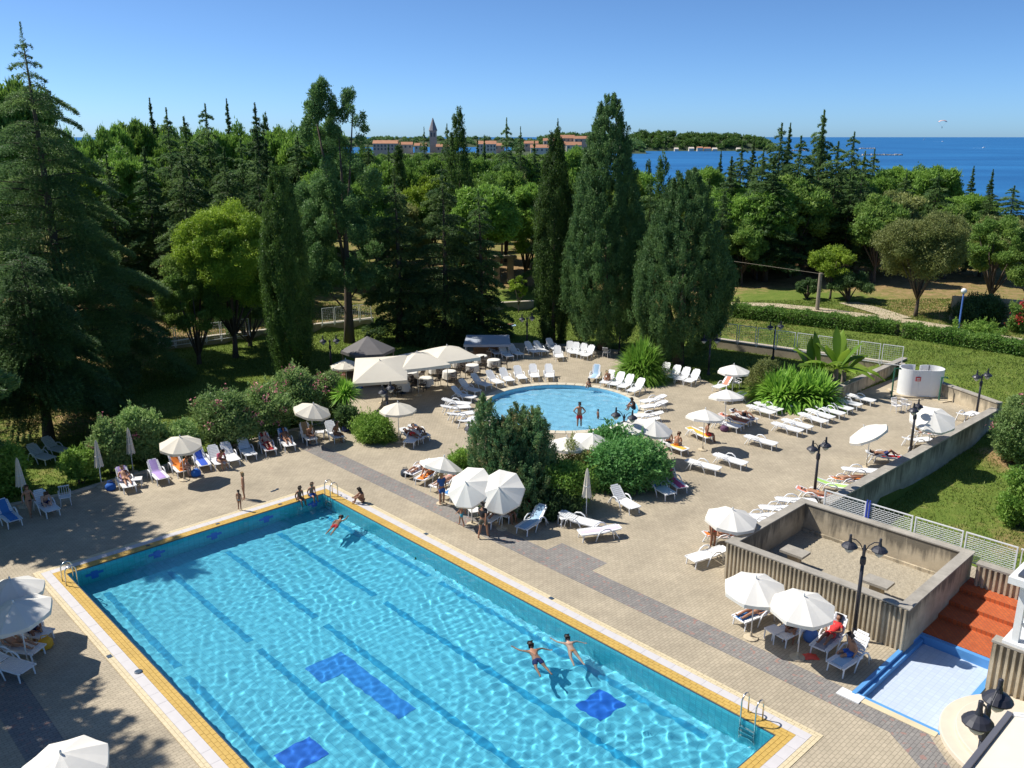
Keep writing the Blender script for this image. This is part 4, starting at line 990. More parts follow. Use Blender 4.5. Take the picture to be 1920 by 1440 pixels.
sky_x = sorted([(s_[1], s_[2]) for s_ in SK if s_[3] > 90])
sx_, sy_ = np.array([a for a, b in sky_x]), np.array([b for a, b in sky_x])
for i in range(170):
    px = frng.uniform(-80, 1990); Y = frng.uniform(92, 175)
    base = float(np.interp(px, sx_, sy_)); ty = base + frng.uniform(35, 95)
    if 690 < px < 1130: ty = max(ty, 318)
    if px > 1180: ty = max(ty, 340 if px < 1330 or px > 1640 else 310); Y = frng.uniform(98, 150)
    kind = frng.choice(['cedar', 'cedar', 'cedar', 'pine', 'decid', 'spire'] if px > 620 else ['cedar', 'cedar', 'pine', 'pine', 'bright'])
    if 640 < px < 1190: kind = frng.choice(['pine', 'pine', 'decid', 'cedar'])
    forest(kind, px, ty, Y)
# trees just outside the left edge whose shade falls on the deck
for kind, x, y, s, lb in (('cedar', -29.6, 38.8, 1.0, 'cedar outside the left edge shading the deck'), ('cedar', -24.3, 25.0, .95, 'near cedar outside the left edge shading the lower deck'), ('pine', -44, 50, 1.1, 'pine outside the left edge beside the lawn')):
    cm, tm, ph, pr = PR[kind][0]; place_tree(NM[kind], lb, (x, y, 0), cm, tm, 1.0, (min(s, 1.0), min(s, 1.0), s), group='trees outside the left edge')

for i in range(22):
    kind = frng.choice(['cedar', 'pine', 'cedar', 'decid']); Y = frng.uniform(62, 150); x = -Y * frng.uniform(.68, 1.25) - 6
    cm, tm, ph, pr = frng.choice(PR[kind]); s = frng.uniform(.8, 1.15); place_tree(NM[kind], WORD[kind] + ' outside the left edge beyond the lawn', (x, Y, gz(x, Y)), cm, tm, frng.uniform(0, 6), (s, s, s), group=WORD[kind] + 's outside the left edge')
# ------------------------------------------------------------------ shrubs
def bush(name, label, px, by, ty, w, kind, seed, n=34, rc=None, k=1.25, leaf=.17, dy=.8, bloom=None, nb=0, up=.5, flat=.9, bs=.13, cat='bush', bottom=0.0, br=1.0, group=None):
    b, h, r = size_at(px, by, ty, w); rng = np.random.default_rng(seed); rc = rc or min(h * .45, r * .45)
    cs, rs = ell_clumps(rng, n, (0, 0, h * (.45 + bottom * .5)), (max(.05, r - rc * .5), max(.05, (r - rc * .5) * dy), h * (.55 - bottom * .5) - rc * .35), rc, .35, low=-.8)
    f = f_clumps(cs, rs, leaf, rng, k=k, up=up, flat=flat)
    for i in range(34):                                   # stray shoots
        j = rng.integers(len(cs)); d = rdir(rng, 1)[0]; d[2] = abs(d[2]) + .5; d /= np.linalg.norm(d); m = 14; s_ = rng.uniform(.3, 1, m)
        f.add(np.asarray(cs[j]) + d * (rs[j] * .7 + (rs[j] * .55 + .25) * s_)[:, None] + rng.normal(0, .03, (m, 3)), d + rng.normal(0, .55, (m, 3)), leaf * 1.1, leaf * .4, rng.uniform(.3, 1) * np.ones(m))
    t = thing(name, label, cat, b, 0, group)
    stem = MB()
    for i in range(6): stem.tube([(.1 * rng.normal(), .1 * rng.normal(), -.1), tuple(np.asarray(cs[i]) * .6), tuple(cs[i])], [.035, .025, .01], 5)
    stem.build('stem', M['bark'], t)
    part('foliage', f.mesh('foliage', rng, LM[kind]), t)
    if bloom:
        g_ = Fol()
        for i in range(nb):
            j = rng.integers(len(cs)); d = rdir(rng, 1)[0]; d[2] = abs(d[2]); d[1] = -abs(d[1]) * br if rng.uniform() < .7 else d[1]
            c0 = np.asarray(cs[j]) + d * rs[j] * 1.05; m = 16
            g_.add(c0 + rng.normal(0, bs, (m, 3)), rdir(rng, m), bs * 1.0, bs * .9, rng.uniform(0, 1, m))
        part('blossom', g_.mesh('blossom', rng, LM[bloom]), t)
    return t
OL = 'oleander hedge bushes'
bush('oleander_bush', 'oleander bush with pink blossom behind the lone striped parasol', 430, 838, 748, 120, 'oleander', 51, 40, bloom='pink', nb=36)
bush('oleander_bush', 'oleander bush behind the two empty white loungers', 498, 818, 722, 110, 'oleander', 52, 40, bloom='pink', nb=24)
bush('oleander_bush', 'tallest oleander with many pink flowers under the columnar cypress', 560, 792, 694, 110, 'oleander', 53, 46, bloom='pink', nb=36)
bush('oleander_bush', 'oleander with pink flowers next to the spiky cordyline', 614, 782, 690, 80, 'oleander', 54, 36, bloom='pink', nb=30)
bush('oleander_bush', 'oleander bush behind the left closed parasols', 212, 888, 782, 80, 'oleander', 55, 40, bloom='pink', nb=3)
bush('oleander_bush', 'tall oleander bush between the closed parasol and the lone open one', 272, 864, 764, 85, 'oleander', 56, 44, bloom='pink', nb=4)
bush('oleander_bush', 'low shrub left of the first closed parasol by the grass', 152, 906, 838, 62, 'shrub', 57, 26)
bush('oleander_bush', 'leafy shrub behind the lone open parasol', 340, 856, 800, 90, 'oleander', 58, 34)
bush('round_shrub', 'rounded shrub at the far left edge behind the closed parasol', 10, 925, 846, 100, 'shrub', 59, 36)
bush('low_shrub', 'low green shrub in the raised kerb bed near the lamp', 702, 826, 782, 84, 'shrub', 60, 34, leaf=.13)
bush('low_shrub', 'dark green shrub at the foot of the cordyline', 655, 806, 762, 50, 'cedar_dark', 61, 24)
bush('juniper_bush', 'wide clipped juniper bush in the middle of the deck', 1176, 912, 832, 150, 'juniper', 62, 70, leaf=.18, k=1.5, up=.2, dy=.55, flat=.7)
bush('juniper_bush', 'spiky juniper sprays around the lamp above the clipped juniper', 1150, 880, 806, 110, 'juniper', 63, 34, leaf=.2, k=1.3)
bush('rose_bush', 'light green leafy rose bush left of the clipped juniper', 1050, 950, 862, 118, 'shrub', 64, 44, leaf=.15, dy=.55, bloom='red', nb=5, bs=.05)
bush('rose_bush', 'straggly rose shrub with red flowers behind the leafy one', 1085, 912, 828, 60, 'olive', 65, 24, leaf=.12, bloom='red', nb=8, bs=.06, k=.7)
bush('low_shrub', 'bright green shrub left of the brownish thuja clump', 868, 888, 842, 60, 'shrub', 66, 26, leaf=.13)
bush('low_shrub', 'dark shrub bed in shade right of the tilted white parasols', 1040, 966, 925, 100, 'cedar_dark', 67, 26, dy=.4)
bush('oleander_bush', 'oleander bush with pink flowers at the right edge beyond the wall', 1898, 872, 738, 90, 'oleander', 68, 50, bloom='pink', nb=22)
bush('round_shrub', 'green shrub on the lower lawn at the right edge', 1905, 985, 878, 72, 'shrub', 69, 40)
bush('round_shrub', 'dark round bush under the trees at the right edge by the stone wall', 1830, 604, 556, 90, 'cedar_dark', 70, 34)
bush('round_shrub', 'bush with red blossom at the right edge beyond the path', 1908, 622, 566, 50, 'decid', 71, 26, bloom='red', nb=26, bs=.2)
bush('round_shrub', 'pale spiky shrub left of the banana leaves', 1436, 738, 682, 70, 'olive', 72, 34, leaf=.13)
bush('ground_cover', 'low flowering border along the path before the stone wall', 1830, 626, 604, 130, 'shrub', 73, 30, rc=.35)
# brownish thuja clump made of several flame-shaped columns
def thuja():
    b = G(962, 948); t = thing('thuja_clump', 'clump of browning flame-shaped thujas between the two pools', 'bush', b); rng = np.random.default_rng(81)
    for (px, ty, w, dy) in [(912, 742, 50, .2), (945, 782, 52, -.3), (972, 756, 50, .6), (1002, 766, 58, .3), (1018, 822, 36, 0), (935, 860, 60, -.8), (980, 850, 70, -.7), (1008, 870, 40, -.3)]:
        z1 = zat(px, ty, b.y + dy); x = xat(px, (ty + 940) / 2, b.y + dy) - b.x; h = z1; r = w / 2 * b.y / F_PX / .93 * 1.3
        f = f_cypress(h, r, .11, rng, lambda t: np.clip(np.minimum(1, .6 + 1.8 * t) * np.clip((1.03 - t) / .45, 0, 1) ** .6, 0, 1), 5, .02, plume=(.35, .7), lump=.16, lean=.5)
        part('crown', f.mesh('crown', rng, LM['thuja']), t, None, (x, dy, 0))
        MB().tube([(x, dy, -.1), (x, dy, h * .5)], [.08, .03], 6).build('stem', M['bark'], t)
thuja()
# strap-leaved plants
def straps(n, L, rng, w=.05, el=(10, 85), droop=.5, seg=4):
    mbV = []; Fq = []; T = []
    for i in range(n):
        a = rng.uniform(0, 6.28); e = math.radians(rng.uniform(*el)); l = L * rng.uniform(.7, 1.1); d = np.array([math.cos(a) * math.cos(e), math.sin(a) * math.cos(e), math.sin(e)]); sd = np.array([-math.sin(a), math.cos(a), 0]); b0 = len(mbV); tn = rng.uniform(.1, .9)
        for j in range(seg + 1):
            s = j / seg; p = d * l * s + np.array([0, 0, -droop * l * s ** 2.3 * math.cos(e)]); ww = w * math.sin(.35 + s * 2.7) if s < 1 else .004
            mbV += [p - sd * ww, p + sd * ww]
        for j in range(seg): Fq.append((b0 + 2 * j, b0 + 2 * j + 1, b0 + 2 * j + 3, b0 + 2 * j + 2)); T.append(tn)
    return np.array(mbV), np.array(Fq), np.array(T)
def strap_plant(name, label, px, by, ty, w, n, seed, mat='strap', trunk=0.0, heads=None, lw=.05, el=(5, 85), droop=.5):
    b, h, r = size_at(px, by, ty, w); rng = np.random.default_rng(seed); t = thing(name, label, 'plant', b)
    if trunk > 0: MB().tube([(0, 0, -.1), (.03, 0, h * trunk)], [.13, .09], 8).build('trunk', M['bark'], t)
    Vs = []; Fs = []; Ts = []; o = 0
    for hx, hy, hz in (heads or [(0, 0, h * trunk)]):
        V, Fq, T = straps(n, max(r, h * (1 - trunk)), rng, lw, el, droop); V = V + np.array([hx, hy, hz]); Vs.append(V); Fs.append(Fq + o); Ts.append(T); o += len(V)
    part('leaves', np_mesh('leaves', np.concatenate(Vs), np.concatenate(Fs), LM[mat], tint=np.concatenate(Ts)), t, kind='stuff')
    return t
strap_plant('palm_bush', 'round fan palm bush right of the round pool loungers', 1201, 712, 648, 74, 520, 91, heads=[(0, 0, .5), (.5, 0, .35), (-.5, .1, .35), (0, -.4, .3), (.1, .3, .9)], lw=.045, droop=.55)
strap_plant('cordyline', 'spiky cordyline with slim trunk beside the square parasol', 650, 792, 704, 50, 420, 92, trunk=.55, lw=.04, droop=.45)
strap_plant('ginger_plants', 'mass of arching green strap leaves left of the bed wall', 1500, 757, 706, 150, 200, 93, heads=[(x, y, .1) for x in (-1.6, -.9, -.2, .5, 1.2) for y in (-.5, .4, 1.2)], lw=.10, droop=.75, el=(25, 80))
def banana():
    b = P(1566, 716, .85); b = Vector((b.x, b.y, .4)); t = thing('banana_plant', 'banana plant with huge bright leaves in the raised bed', 'plant', b, 0, None, 1.45); rng = np.random.default_rng(95)
    for (ox, oy, hh) in ((0, 0, 1.1), (-.7, .2, .9), (.5, .3, .8)):
        MB().tube([(ox, oy, -.2), (ox, oy, hh)], [.16, .1], 8).build('stem', M['bark_pale'], t)
    specs = [(-.0, 0, 1.5, 100, 80, 2.0), (0, 0, 1.5, 60, 70, 2.0), (0, 0, 1.5, 150, 55, 1.9), (0, 0, 1.4, 20, 35, 2.0), (0, 0, 1.4, -20, 15, 2.1), (0, 0, 1.4, -50, 20, 1.9), (0, 0, 1.3, 190, 35, 1.9), (0, 0, 1.3, -110, 40, 1.7),
             (-.7, .2, 1.2, 120, 75, 2.0), (-.7, .2, 1.2, 170, 50, 1.9), (-.7, .2, 1.2, 210, 35, 1.8), (-.7, .2, 1.2, 250, 45, 1.6), (.5, .3, 1.0, 10, 50, 1.6), (.5, .3, 1.0, -40, 30, 1.7), (.5, .3, 1.0, 70, 60, 1.6), (0, 0, 1.5, -80, 60, 1.6)]
    specs += [(-1.1, .3, 1.0, 140, 60, 1.7), (-1.1, .3, 1.0, 90, 78, 1.8), (-1.1, .3, 1.0, 230, 40, 1.6), (.5, .3, 1.0, 110, 80, 1.8), (0, 0, 1.5, 210, 60, 1.7), (-.7, .2, 1.2, -60, 45, 1.6), (.5, .3, 1.0, -90, 35, 1.6), (0, 0, 1.2, 0, 60, 2.0)]
    for ox, oy, oz, az, el, L in specs:
        oz *= .72; L *= 1.08
        a, e = R(az), R(el); d = Vector((math.cos(a) * math.cos(e), math.sin(a) * math.cos(e), math.sin(e))); sd = Vector((-math.sin(a), math.cos(a), 0)); upv = sd.cross(d) * -1
        mb = MB(); sg = 8; vs = []; fs = []
        for j in range(sg + 1):
            s = j / sg; p = Vector((ox, oy, oz)) + d * L * s + Vector((0, 0, -.45 * L * s ** 2.4 * math.cos(e))); w_ = .235 * math.sin(min(1, s * 1.25 + .02) * math.pi * .62 + .08) * (1 if s < .75 else (1 - s) / .25 * .9 + .1) * rng.uniform(.85, 1.1)
            for q in (-1, 0, 1): vs.append(p + sd * w_ * q + Vector((0, 0, -.07 * abs(q))))
        for j in range(sg):
            for q in (0, 1): fs.append((3 * j + q, 3 * j + q + 1, 3 * j + q + 4, 3 * j + q + 3))
        mb.add(vs, fs); me = mb.mesh('leaf', LM['banana'], True); at = me.attributes.new('tint', 'FLOAT', 'FACE'); at.data.foreach_set('value', np.full(len(fs), rng.uniform(.1, 1), np.float32)); part('leaf', me, t)
banana()
# clipped hedges
def hedge(name, label, a, b, w, h, seed):
    A, B = G(*a), G(*b); d = B - A; L = math.hypot(d.x, d.y); rng = np.random.default_rng(seed); t = thing(name, label, 'hedge', A, math.atan2(d.y, d.x)); f = Fol()
    n = int(L * (w + 2 * h) * 2.6 / (.25 * .16 * .16)); u = rng.uniform(0, L, n); q = rng.uniform(0, w + 2 * h, n)
    y = np.where(q < h, -w / 2, np.where(q < h + w, q - h - w / 2, w / 2)); z = np.where(q < h, q, np.where(q < h + w, h, q - h - w))
    bump = .10 * np.sin(u * 2.1) + .07 * np.sin(u * 5.3 + 2) ; C = np.stack([u, y, z + bump * (z / h)], 1) + rng.normal(0, .09, (n, 3)); C[:, 2] += d.z * u / L
    cx2 = A.x + d.x / L * u; cy2 = A.y + d.y / L * u
    A_ = rdir(rng, n) + np.array([0, 0, .4]); f.add(C, A_, .17, .10, .45 + .25 * np.sin(u * 1.3) * .6 + rng.normal(0, .2, n))
    part('foliage', f.mesh('foliage', rng, LM['hedge']), t)
    mb = MB(); mb.bar((0, 0, h * .42), (L, 0, h * .42 + d.z), w * .7, h * .75); mb.build('branches', M['bark'], t)
hedge('clipped_hedge', 'clipped green hedge behind the lawn, left of the gap', (1372, 592), (1682, 626), 1.5, 1.0, 201)
hedge('clipped_hedge', 'clipped green hedge right of the gap, reaching the right edge', (1694, 630), (1960, 672), 1.5, 1.0, 202)

# short lawn grass: real blades on the nearer lawns
def lawn_grass():
    rng = np.random.default_rng(400); pts = []
    ax = np.array([p[0] for p in garden]); n = 420000
    x = rng.uniform(-40, 48, n); y = rng.uniform(26, 88, n)
    ok = (np.abs(x) < y * .66) & ~in_poly(x, y, deck)
    bxp = [tuple((BXL + bx_e1 * a + bx_e2 * b_)[:2]) for a, b_ in ((-.3, -.3), (bx_len + 4, -.3), (bx_len + 4, bx_wid + .2), (-.3, bx_wid + .2))]
    ok &= ~in_poly(x, y, bxp)
    x, y = x[ok], y[ok]
    z = np.empty_like(x)
    for s in range(0, len(x), 50000): z[s:s + 50000] = ground(x[s:s + 50000], y[s:s + 50000])
    n = len(x); f = Fol(); L = rng.uniform(.06, .14, n) * (1 + y / 120)
    pt = np.array([mnoise.noise((a * .5, b_ * .5, 0)) for a, b_ in zip(x[:: 1], y[:: 1])])
    f.add(np.stack([x, y, z + L * .3], 1), np.stack([rng.normal(0, .45, n), rng.normal(0, .45, n), np.ones(n)], 1), L, L * .35, .45 + .45 * pt + rng.normal(0, .2, n))
    LM['grass'] = mat_leaf('lawn grass', (.085, .150, .022), (.260, .300, .065), .3)
    o = part('lawn_grass', f.mesh('lawn_grass', rng, LM['grass']), None); tag(o, 'short green grass growing on the lawns around the deck', 'grass', kind='stuff')
lawn_grass()
# ------------------------------------------------------------------ far things: town, hill, island, boats
M['roof'] = mat_plain('terracotta roof', (0.42, 0.20, 0.11), 0.9, 0.25, .25)
M['stucco'] = mat_plain('pale stucco', (0.62, 0.54, 0.44), 0.9, 0.15, .1)
M['stucco2'] = mat_plain('rose stucco', (0.58, 0.42, 0.33), 0.9, 0.15, .1)
M['glass_dark'] = mat_plain('dark window', (0.07, 0.08, 0.10), 0.2, 0.1)
M['tower_stone'] = mat_plain('tower stone', (0.40, 0.36, 0.32), 0.9, 0.15, .2)
M['spire'] = mat_plain('spire', (0.26, 0.24, 0.24), 0.8, 0.15, .3)
M['rock'] = mat_plain('shore rock', (0.50, 0.44, 0.36), 0.95, 0.3, .1)
M['wood_floor'] = mat_plain('wooded hill floor', (0.045, 0.065, 0.025), 0.95, 0.4, .05)
def mound(name, pts, Y, depth, base_z, mat):
    """long low ridge: pts = (px, top row) seen at depth Y"""
    n = 60; V = []; Fq = []
    xs = np.interp(np.linspace(0, 1, n), np.linspace(0, 1, len(pts)), [xat(p[0], p[1], Y) for p in pts]); zs = np.interp(np.linspace(0, 1, n), np.linspace(0, 1, len(pts)), [zat(p[0], p[1], Y) for p in pts])
    m = 9
    for i in range(n):
        for j in range(m):
            s = j / (m - 1); V.append((xs[i], Y - depth + 2 * depth * s, base_z + (zs[i] - base_z) * math.sin(math.pi * s)))
    idx = np.arange(n * m).reshape(n, m)
    struct(name, np_mesh(name, np.array(V), np.stack([idx[:-1, :-1], idx[1:, :-1], idx[1:, 1:], idx[:-1, 1:]], -1).reshape(-1, 4), mat, True), None)
    return xs, zs
def far_wood(name, label, pts, Y, depth, base_z, hgt, seed, n, kind, leaf=2.0, rc=5.0):
    xs, zs = mound(name + '_hill', [(a, b + 8) for a, b in pts], Y, depth, base_z, M['wood_floor']); rng = np.random.default_rng(seed)
    cs = []; rs = []
    for i in range(n):
        u = rng.uniform(0, 1); s = rng.uniform(.08, .75); x = np.interp(u, np.linspace(0, 1, len(xs)), xs); zt = np.interp(u, np.linspace(0, 1, len(zs)), zs)
        cs.append((x, Y - depth + 2 * depth * s, base_z + (zt - base_z) * math.sin(math.pi * s) + rng.uniform(0, hgt))); rs.append(rc * rng.uniform(.6, 1.2))
    f = f_clumps(cs, rs, leaf, rng, k=.9, flat=.75); o = part(name, f.mesh(name, rng, LM[kind]), None); tag(o, label, 'wood', kind='stuff')
far_wood('island_wood', 'far wooded island on the horizon right of the tallest cypress', [(1150, 282), (1175, 262), (1200, 247), (1240, 247), (1300, 251), (1360, 251), (1410, 253), (1432, 262), (1450, 282)], 1750, 70, SEA_Z - 1, 7, 301, 420, 'cypress', 3.4, 7.0)
far_wood('headland_wood', 'wooded headland behind the red roofed town', [(960, 268), (1010, 258), (1050, 250), (1100, 248), (1150, 252), (1200, 262)], 1500, 80, SEA_Z - 1, 5, 302, 240, 'cypress_blue', 3.4, 6.0)
mound('town_ground', [(520, 292), (680, 288), (760, 286), (900, 286), (1000, 282), (1090, 276), (1150, 290)], 1060, 120, SEA_Z - 2, M['wood_floor'])
far_wood('mainland_wood', 'far wooded coast strip behind the town on the left', [(100, 262), (240, 256), (400, 254), (520, 253), (600, 252), (720, 252), (860, 252), (960, 254), (1020, 264)], 2400, 80, SEA_Z - 1, 3, 303, 420, 'cypress_blue', 4.5, 7.0)  # bluish foliage colour stands in for distance haze on this coast
far_wood('town_wood', 'wooded strip of trees in front of the town houses', [(640, 294), (720, 290), (800, 288), (900, 289), (1000, 288), (1080, 287), (1130, 294)], 820, 40, SEA_Z - 1, 3, 304, 260, 'decid', 1.8, 3.5)
def house(label, px, rt, ev, bs, w, Y, wall, nwin=3, rows=1, flat=False, hip=False):
    x0, x1 = xat(px - w / 2, ev, Y), xat(px + w / 2, ev, Y); ze, zr, zb = zat(px, ev, Y), zat(px, rt, Y), zat(px, bs, Y); W_ = x1 - x0; D_ = max(8, W_ * .5)
    t = thing('town_house', label, 'house', ((x0 + x1) / 2, Y, zb - 3)); h = ze - zb + 3
    MB().box((0, D_ / 2, h / 2), (W_, D_, h)).build('wall', wall, t)
    o_ = .5; hr = zr - ze
    q = W_ * .15 if hip else 0
    MB().add([(-W_ / 2 - o_, -o_, h), (W_ / 2 + o_, -o_, h), (W_ / 2 + o_, D_ + o_, h), (-W_ / 2 - o_, D_ + o_, h), (-W_ / 2 - o_ + q, D_ / 2, h + hr), (W_ / 2 + o_ - q, D_ / 2, h + hr)], [(0, 1, 5, 4), (2, 3, 4, 5), (1, 2, 5), (3, 0, 4), (3, 2, 1, 0)]).build('roof', M['roof'], t)
    wm = MB().box((0, 0, 0), (1.6, .3, 2.2)).mesh('window', M['glass_dark'])
    for r_ in range(rows):
        for k in range(nwin): part('window', wm, t, None, (-W_ / 2 + W_ * (k + .5) / nwin, -.05, h - 2.4 - r_ * 3.6))
for spec in [('long pale town house with a row of dark windows, leftmost in the town', 722, 263, 269, 288, 46, 1010, M['stucco2'], 7, 2), ('cream town house right of the leftmost long house', 760, 266, 271, 290, 26, 1030, M['stucco'], 3), ('small town house just left of the church tower', 788, 268, 273, 290, 22, 1020, M['stucco'], 3), ('town house with red roof right of the church tower', 830, 270, 275, 292, 24, 1040, M['stucco2'], 3),
             ('wide pale town house in a gap right of the pointed cypress', 912, 264, 270, 292, 36, 1000, M['stucco'], 6, 2), ('small red roofed house beside the wide pale one', 936, 268, 273, 292, 20, 1030, M['stucco2'], 2), ('red roofed house left in the cluster before the headland', 996, 264, 269, 290, 26, 1040, M['stucco2'], 3), ('wide low house with red roof below the headland', 1012, 271, 277, 296, 34, 980, M['stucco'], 4),
             ('white gabled house in the cluster before the headland', 1030, 259, 264, 284, 22, 1060, M['stucco'], 3), ('red roofed house highest in the cluster before the headland', 1062, 253, 259, 280, 30, 1090, M['stucco2'], 4), ('rose house at the right end of the cluster', 1090, 255, 260, 280, 26, 1080, M['stucco2'], 3), ('pale house in the middle of the cluster', 1048, 265, 270, 290, 24, 1020, M['stucco'], 3), ('low red roofed house under the right cluster end', 1076, 266, 272, 292, 28, 1000, M['stucco'], 3)]:
    house(*spec)
def church():
    Y = 1060; zb, zs, zt = zat(812, 286, Y), zat(812, 246, Y), zat(812, 221, Y); w = 12 * Y / F_PX; t = thing('church_tower', 'stone church tower with grey pointed spire above the town', 'tower', (xat(812, 250, Y), Y, zb)); h = zs - zb
    MB().box((0, 0, h / 2), (w, w, h)).build('shaft', M['tower_stone'], t); MB().box((0, 0, h + .4), (w + 1, w + 1, .8)).build('cornice', M['tower_stone'], t)
    sp = MB().lathe([(w * .66, h + .8), (w * .05, h + zt - zs)], 8).build('spire', M['spire'], t)
    for k, xx in enumerate((-w * .22, w * .22)): MB().box((xx, -w / 2, h - 4), (w * .2, .5, 4.5)).build('belfry_window', M['glass_dark'], t)
church()
# shore strip and small buildings on the island
for i, (px, w, hh, c) in enumerate([(1296, 9, 5, 'stucco'), (1312, 10, 6, 'roof'), (1326, 12, 5, 'roof'), (1340, 8, 4, 'stucco'), (1268, 7, 4, 'stucco'), (1385, 8, 4, 'stucco')]):
    Y = 1668; x = xat(px, 279, Y); t = thing('shore_house', ['pale beach house leftmost of the bright cluster on the island shore', 'orange roofed beach house on the island shore', 'largest orange roofed beach house on the island shore', 'pale beach house rightmost of the bright cluster on the island shore', 'lone pale hut on the left of the island shore', 'lone pale hut on the right of the island shore'][i], 'house', (x, Y, SEA_Z)); ww = w * Y / F_PX
    MB().box((0, 0, hh / 2), (ww, 8, hh)).build('wall', M['stucco'], t); MB().add([(-ww / 2 - .4, -4.4, hh), (ww / 2 + .4, -4.4, hh), (ww / 2 + .4, 4.4, hh), (-ww / 2 - .4, 4.4, hh), (-ww / 2, 0, hh + 2.5), (ww / 2, 0, hh + 2.5)], [(0, 1, 5, 4), (2, 3, 4, 5), (1, 2, 5), (3, 0, 4), (3, 2, 1, 0)]).build('roof', M['roof' if c == 'roof' else 'stucco'], t)
def islet(label, px0, px1, py, Y):
    mb = MB(); rng = random.Random(px0); x0, x1 = xat(px0, py, Y), xat(px1, py, Y); n = 26
    t = thing('rock_islet', label, 'rocks', ((x0 + x1) / 2, Y, SEA_Z))
    for k in range(n):
        x = (x1 - x0) * ((k + .5) / n - .5); s = (x1 - x0) / n; mb.box((x, rng.uniform(-2, 2), .4), (s * 1.5, rng.uniform(3, 7), rng.uniform(1.6, 3.4)), rng.uniform(-.4, .4))
    mb.build('rocks', M['rock'], t, kind='stuff')
for a in (('flat pale rock islet in the sea right of the forest trees', 1618, 1692, 289, 1290), ('thin pale rock reef farther out left of the islet', 1612, 1640, 277, 2000), ('pale reef between the conifers below the island end', 1484, 1516, 281, 1700)): islet(*a)
def boat(label, px, py, L, sail=False, wake=True):
    p = P(px, py, SEA_Z); t = thing('sailing_boat' if sail else 'motor_boat', label, 'boat', p, 0.1); hw = L * .16
    MB().add([(-L / 2, -hw, 1.2), (-L / 2, hw, 1.2), (L * .2, hw, 1.3), (L * .2, -hw, 1.3), (L / 2, 0, 1.6), (-L / 2, -hw * .7, -.3), (-L / 2, hw * .7, -.3), (L * .2, hw * .7, -.3), (L * .2, -hw * .7, -.3)], [(0, 3, 4, 2, 1), (0, 1, 6, 5), (0, 5, 8, 3), (1, 2, 7, 6), (3, 8, 4), (2, 4, 7), (5, 6, 7, 4, 8)]).build('hull', M['white'], t)
    MB().box((-L * .05, 0, 1.9), (L * .35, hw * 1.2, 1.2)).build('cabin', M['white_paint'], t)
    if sail:
        MB().tube([(L * .05, 0, 1), (L * .05, 0, L * 1.5)], .12, 6).build('mast', M['white_paint'], t)
        MB().add([(L * .03, .05, 2.4), (-L * .45, .3, 2.4), (L * .03, .05, L * 1.45), (L * .03, -.05, 2.4), (-L * .45, .2, 2.4), (L * .03, -.05, L * 1.45)], [(0, 1, 2), (5, 4, 3), (0, 3, 4, 1), (1, 4, 5, 2)]).build('sail', M['white'], t)
    elif wake:
        MB().box((-L * 2.2, 0, .05), (L * 3.4, L * .5, .1)).build('wake', M['white'], t)
boat('white sailing boat near the horizon on the right', 1733, 262, 14, True); boat('motor boat with white wake below the sailing boat', 1768, 265.5, 14); boat('nearest motor boat with white wake at the right', 1845, 277.5, 7)
def parasail():
    Y = 900; x, z = xat(1768, 226, Y), zat(1768, 226, Y); t = thing('parasail', 'small pinkish parasail canopy hanging in the sky above the sea', 'parasail', (x, Y, z - 6)); vs = []; fs = []
    M['para'] = mat_plain('parasail fabric', (.62, .40, .36), .8, .3, .5)
    for i in range(13):
        a = math.pi * (.12 + .76 * i / 12)
        for j in range(4): vs.append((4.6 * math.cos(a), -1.6 + 3.2 * j / 3, 4.2 + 2.3 * math.sin(a) - .25 * (j - 1.5) ** 2))
    for i in range(12):
        for j in range(3): fs.append((4 * i + j, 4 * i + j + 1, 4 * i + j + 5, 4 * i + j + 4))
    c = MB().add(vs, fs).build('canopy', M['para'], t); md = c.modifiers.new('t', 'SOLIDIFY'); md.thickness = .15
    for s in (-1, 1): MB().bar((s * 4.1, 0, 4.9), (s * .3, 0, 0.2), .06).build('cord', M['white'], t)
    MB().tube([(0, 0, -1.4), (0, 0, -.3), (0, 0, .4)], [.2, .32, .15], 8).build('rider', M['rim'], t)
parasail()

# ------------------------------------------------------------------ perimeter wall and fences
wp = [P(300, 662), P(400, 646), P(605, 622), P(700, 611)]
wall_thing('garden_wall', 'low stone garden wall under the trees on the left', [(p.x, p.y) for p in wp], .35, -.4, .75, M['stone_wall'], M['kerb'])
wp = [P(900, 588), P(930, 584), P(1000, 580)]
wall_thing('garden_wall', 'low garden wall on the grass behind the round pool', [(p.x, p.y) for p in wp], .35, -.4, .85, M['stone_wall'], M['kerb'])
FA, FB = P(1345, 640, .75), P(1694, 690, .75)
wall_thing('garden_wall', 'low wall carrying the white mesh fence behind the banana plant', [P(1345, 652), P(1694, 702)], .35, -.4, .75, M['stone_wall'], M['kerb'])
wp = [G(1780, 600), G(1830, 603), G(1930, 612)]
wall_thing('stone_wall', 'old rubble stone wall in the trees near the blue lamp post', [(p.x, p.y) for p in wp], .5, .3, 3.2, M['stone_wall'])
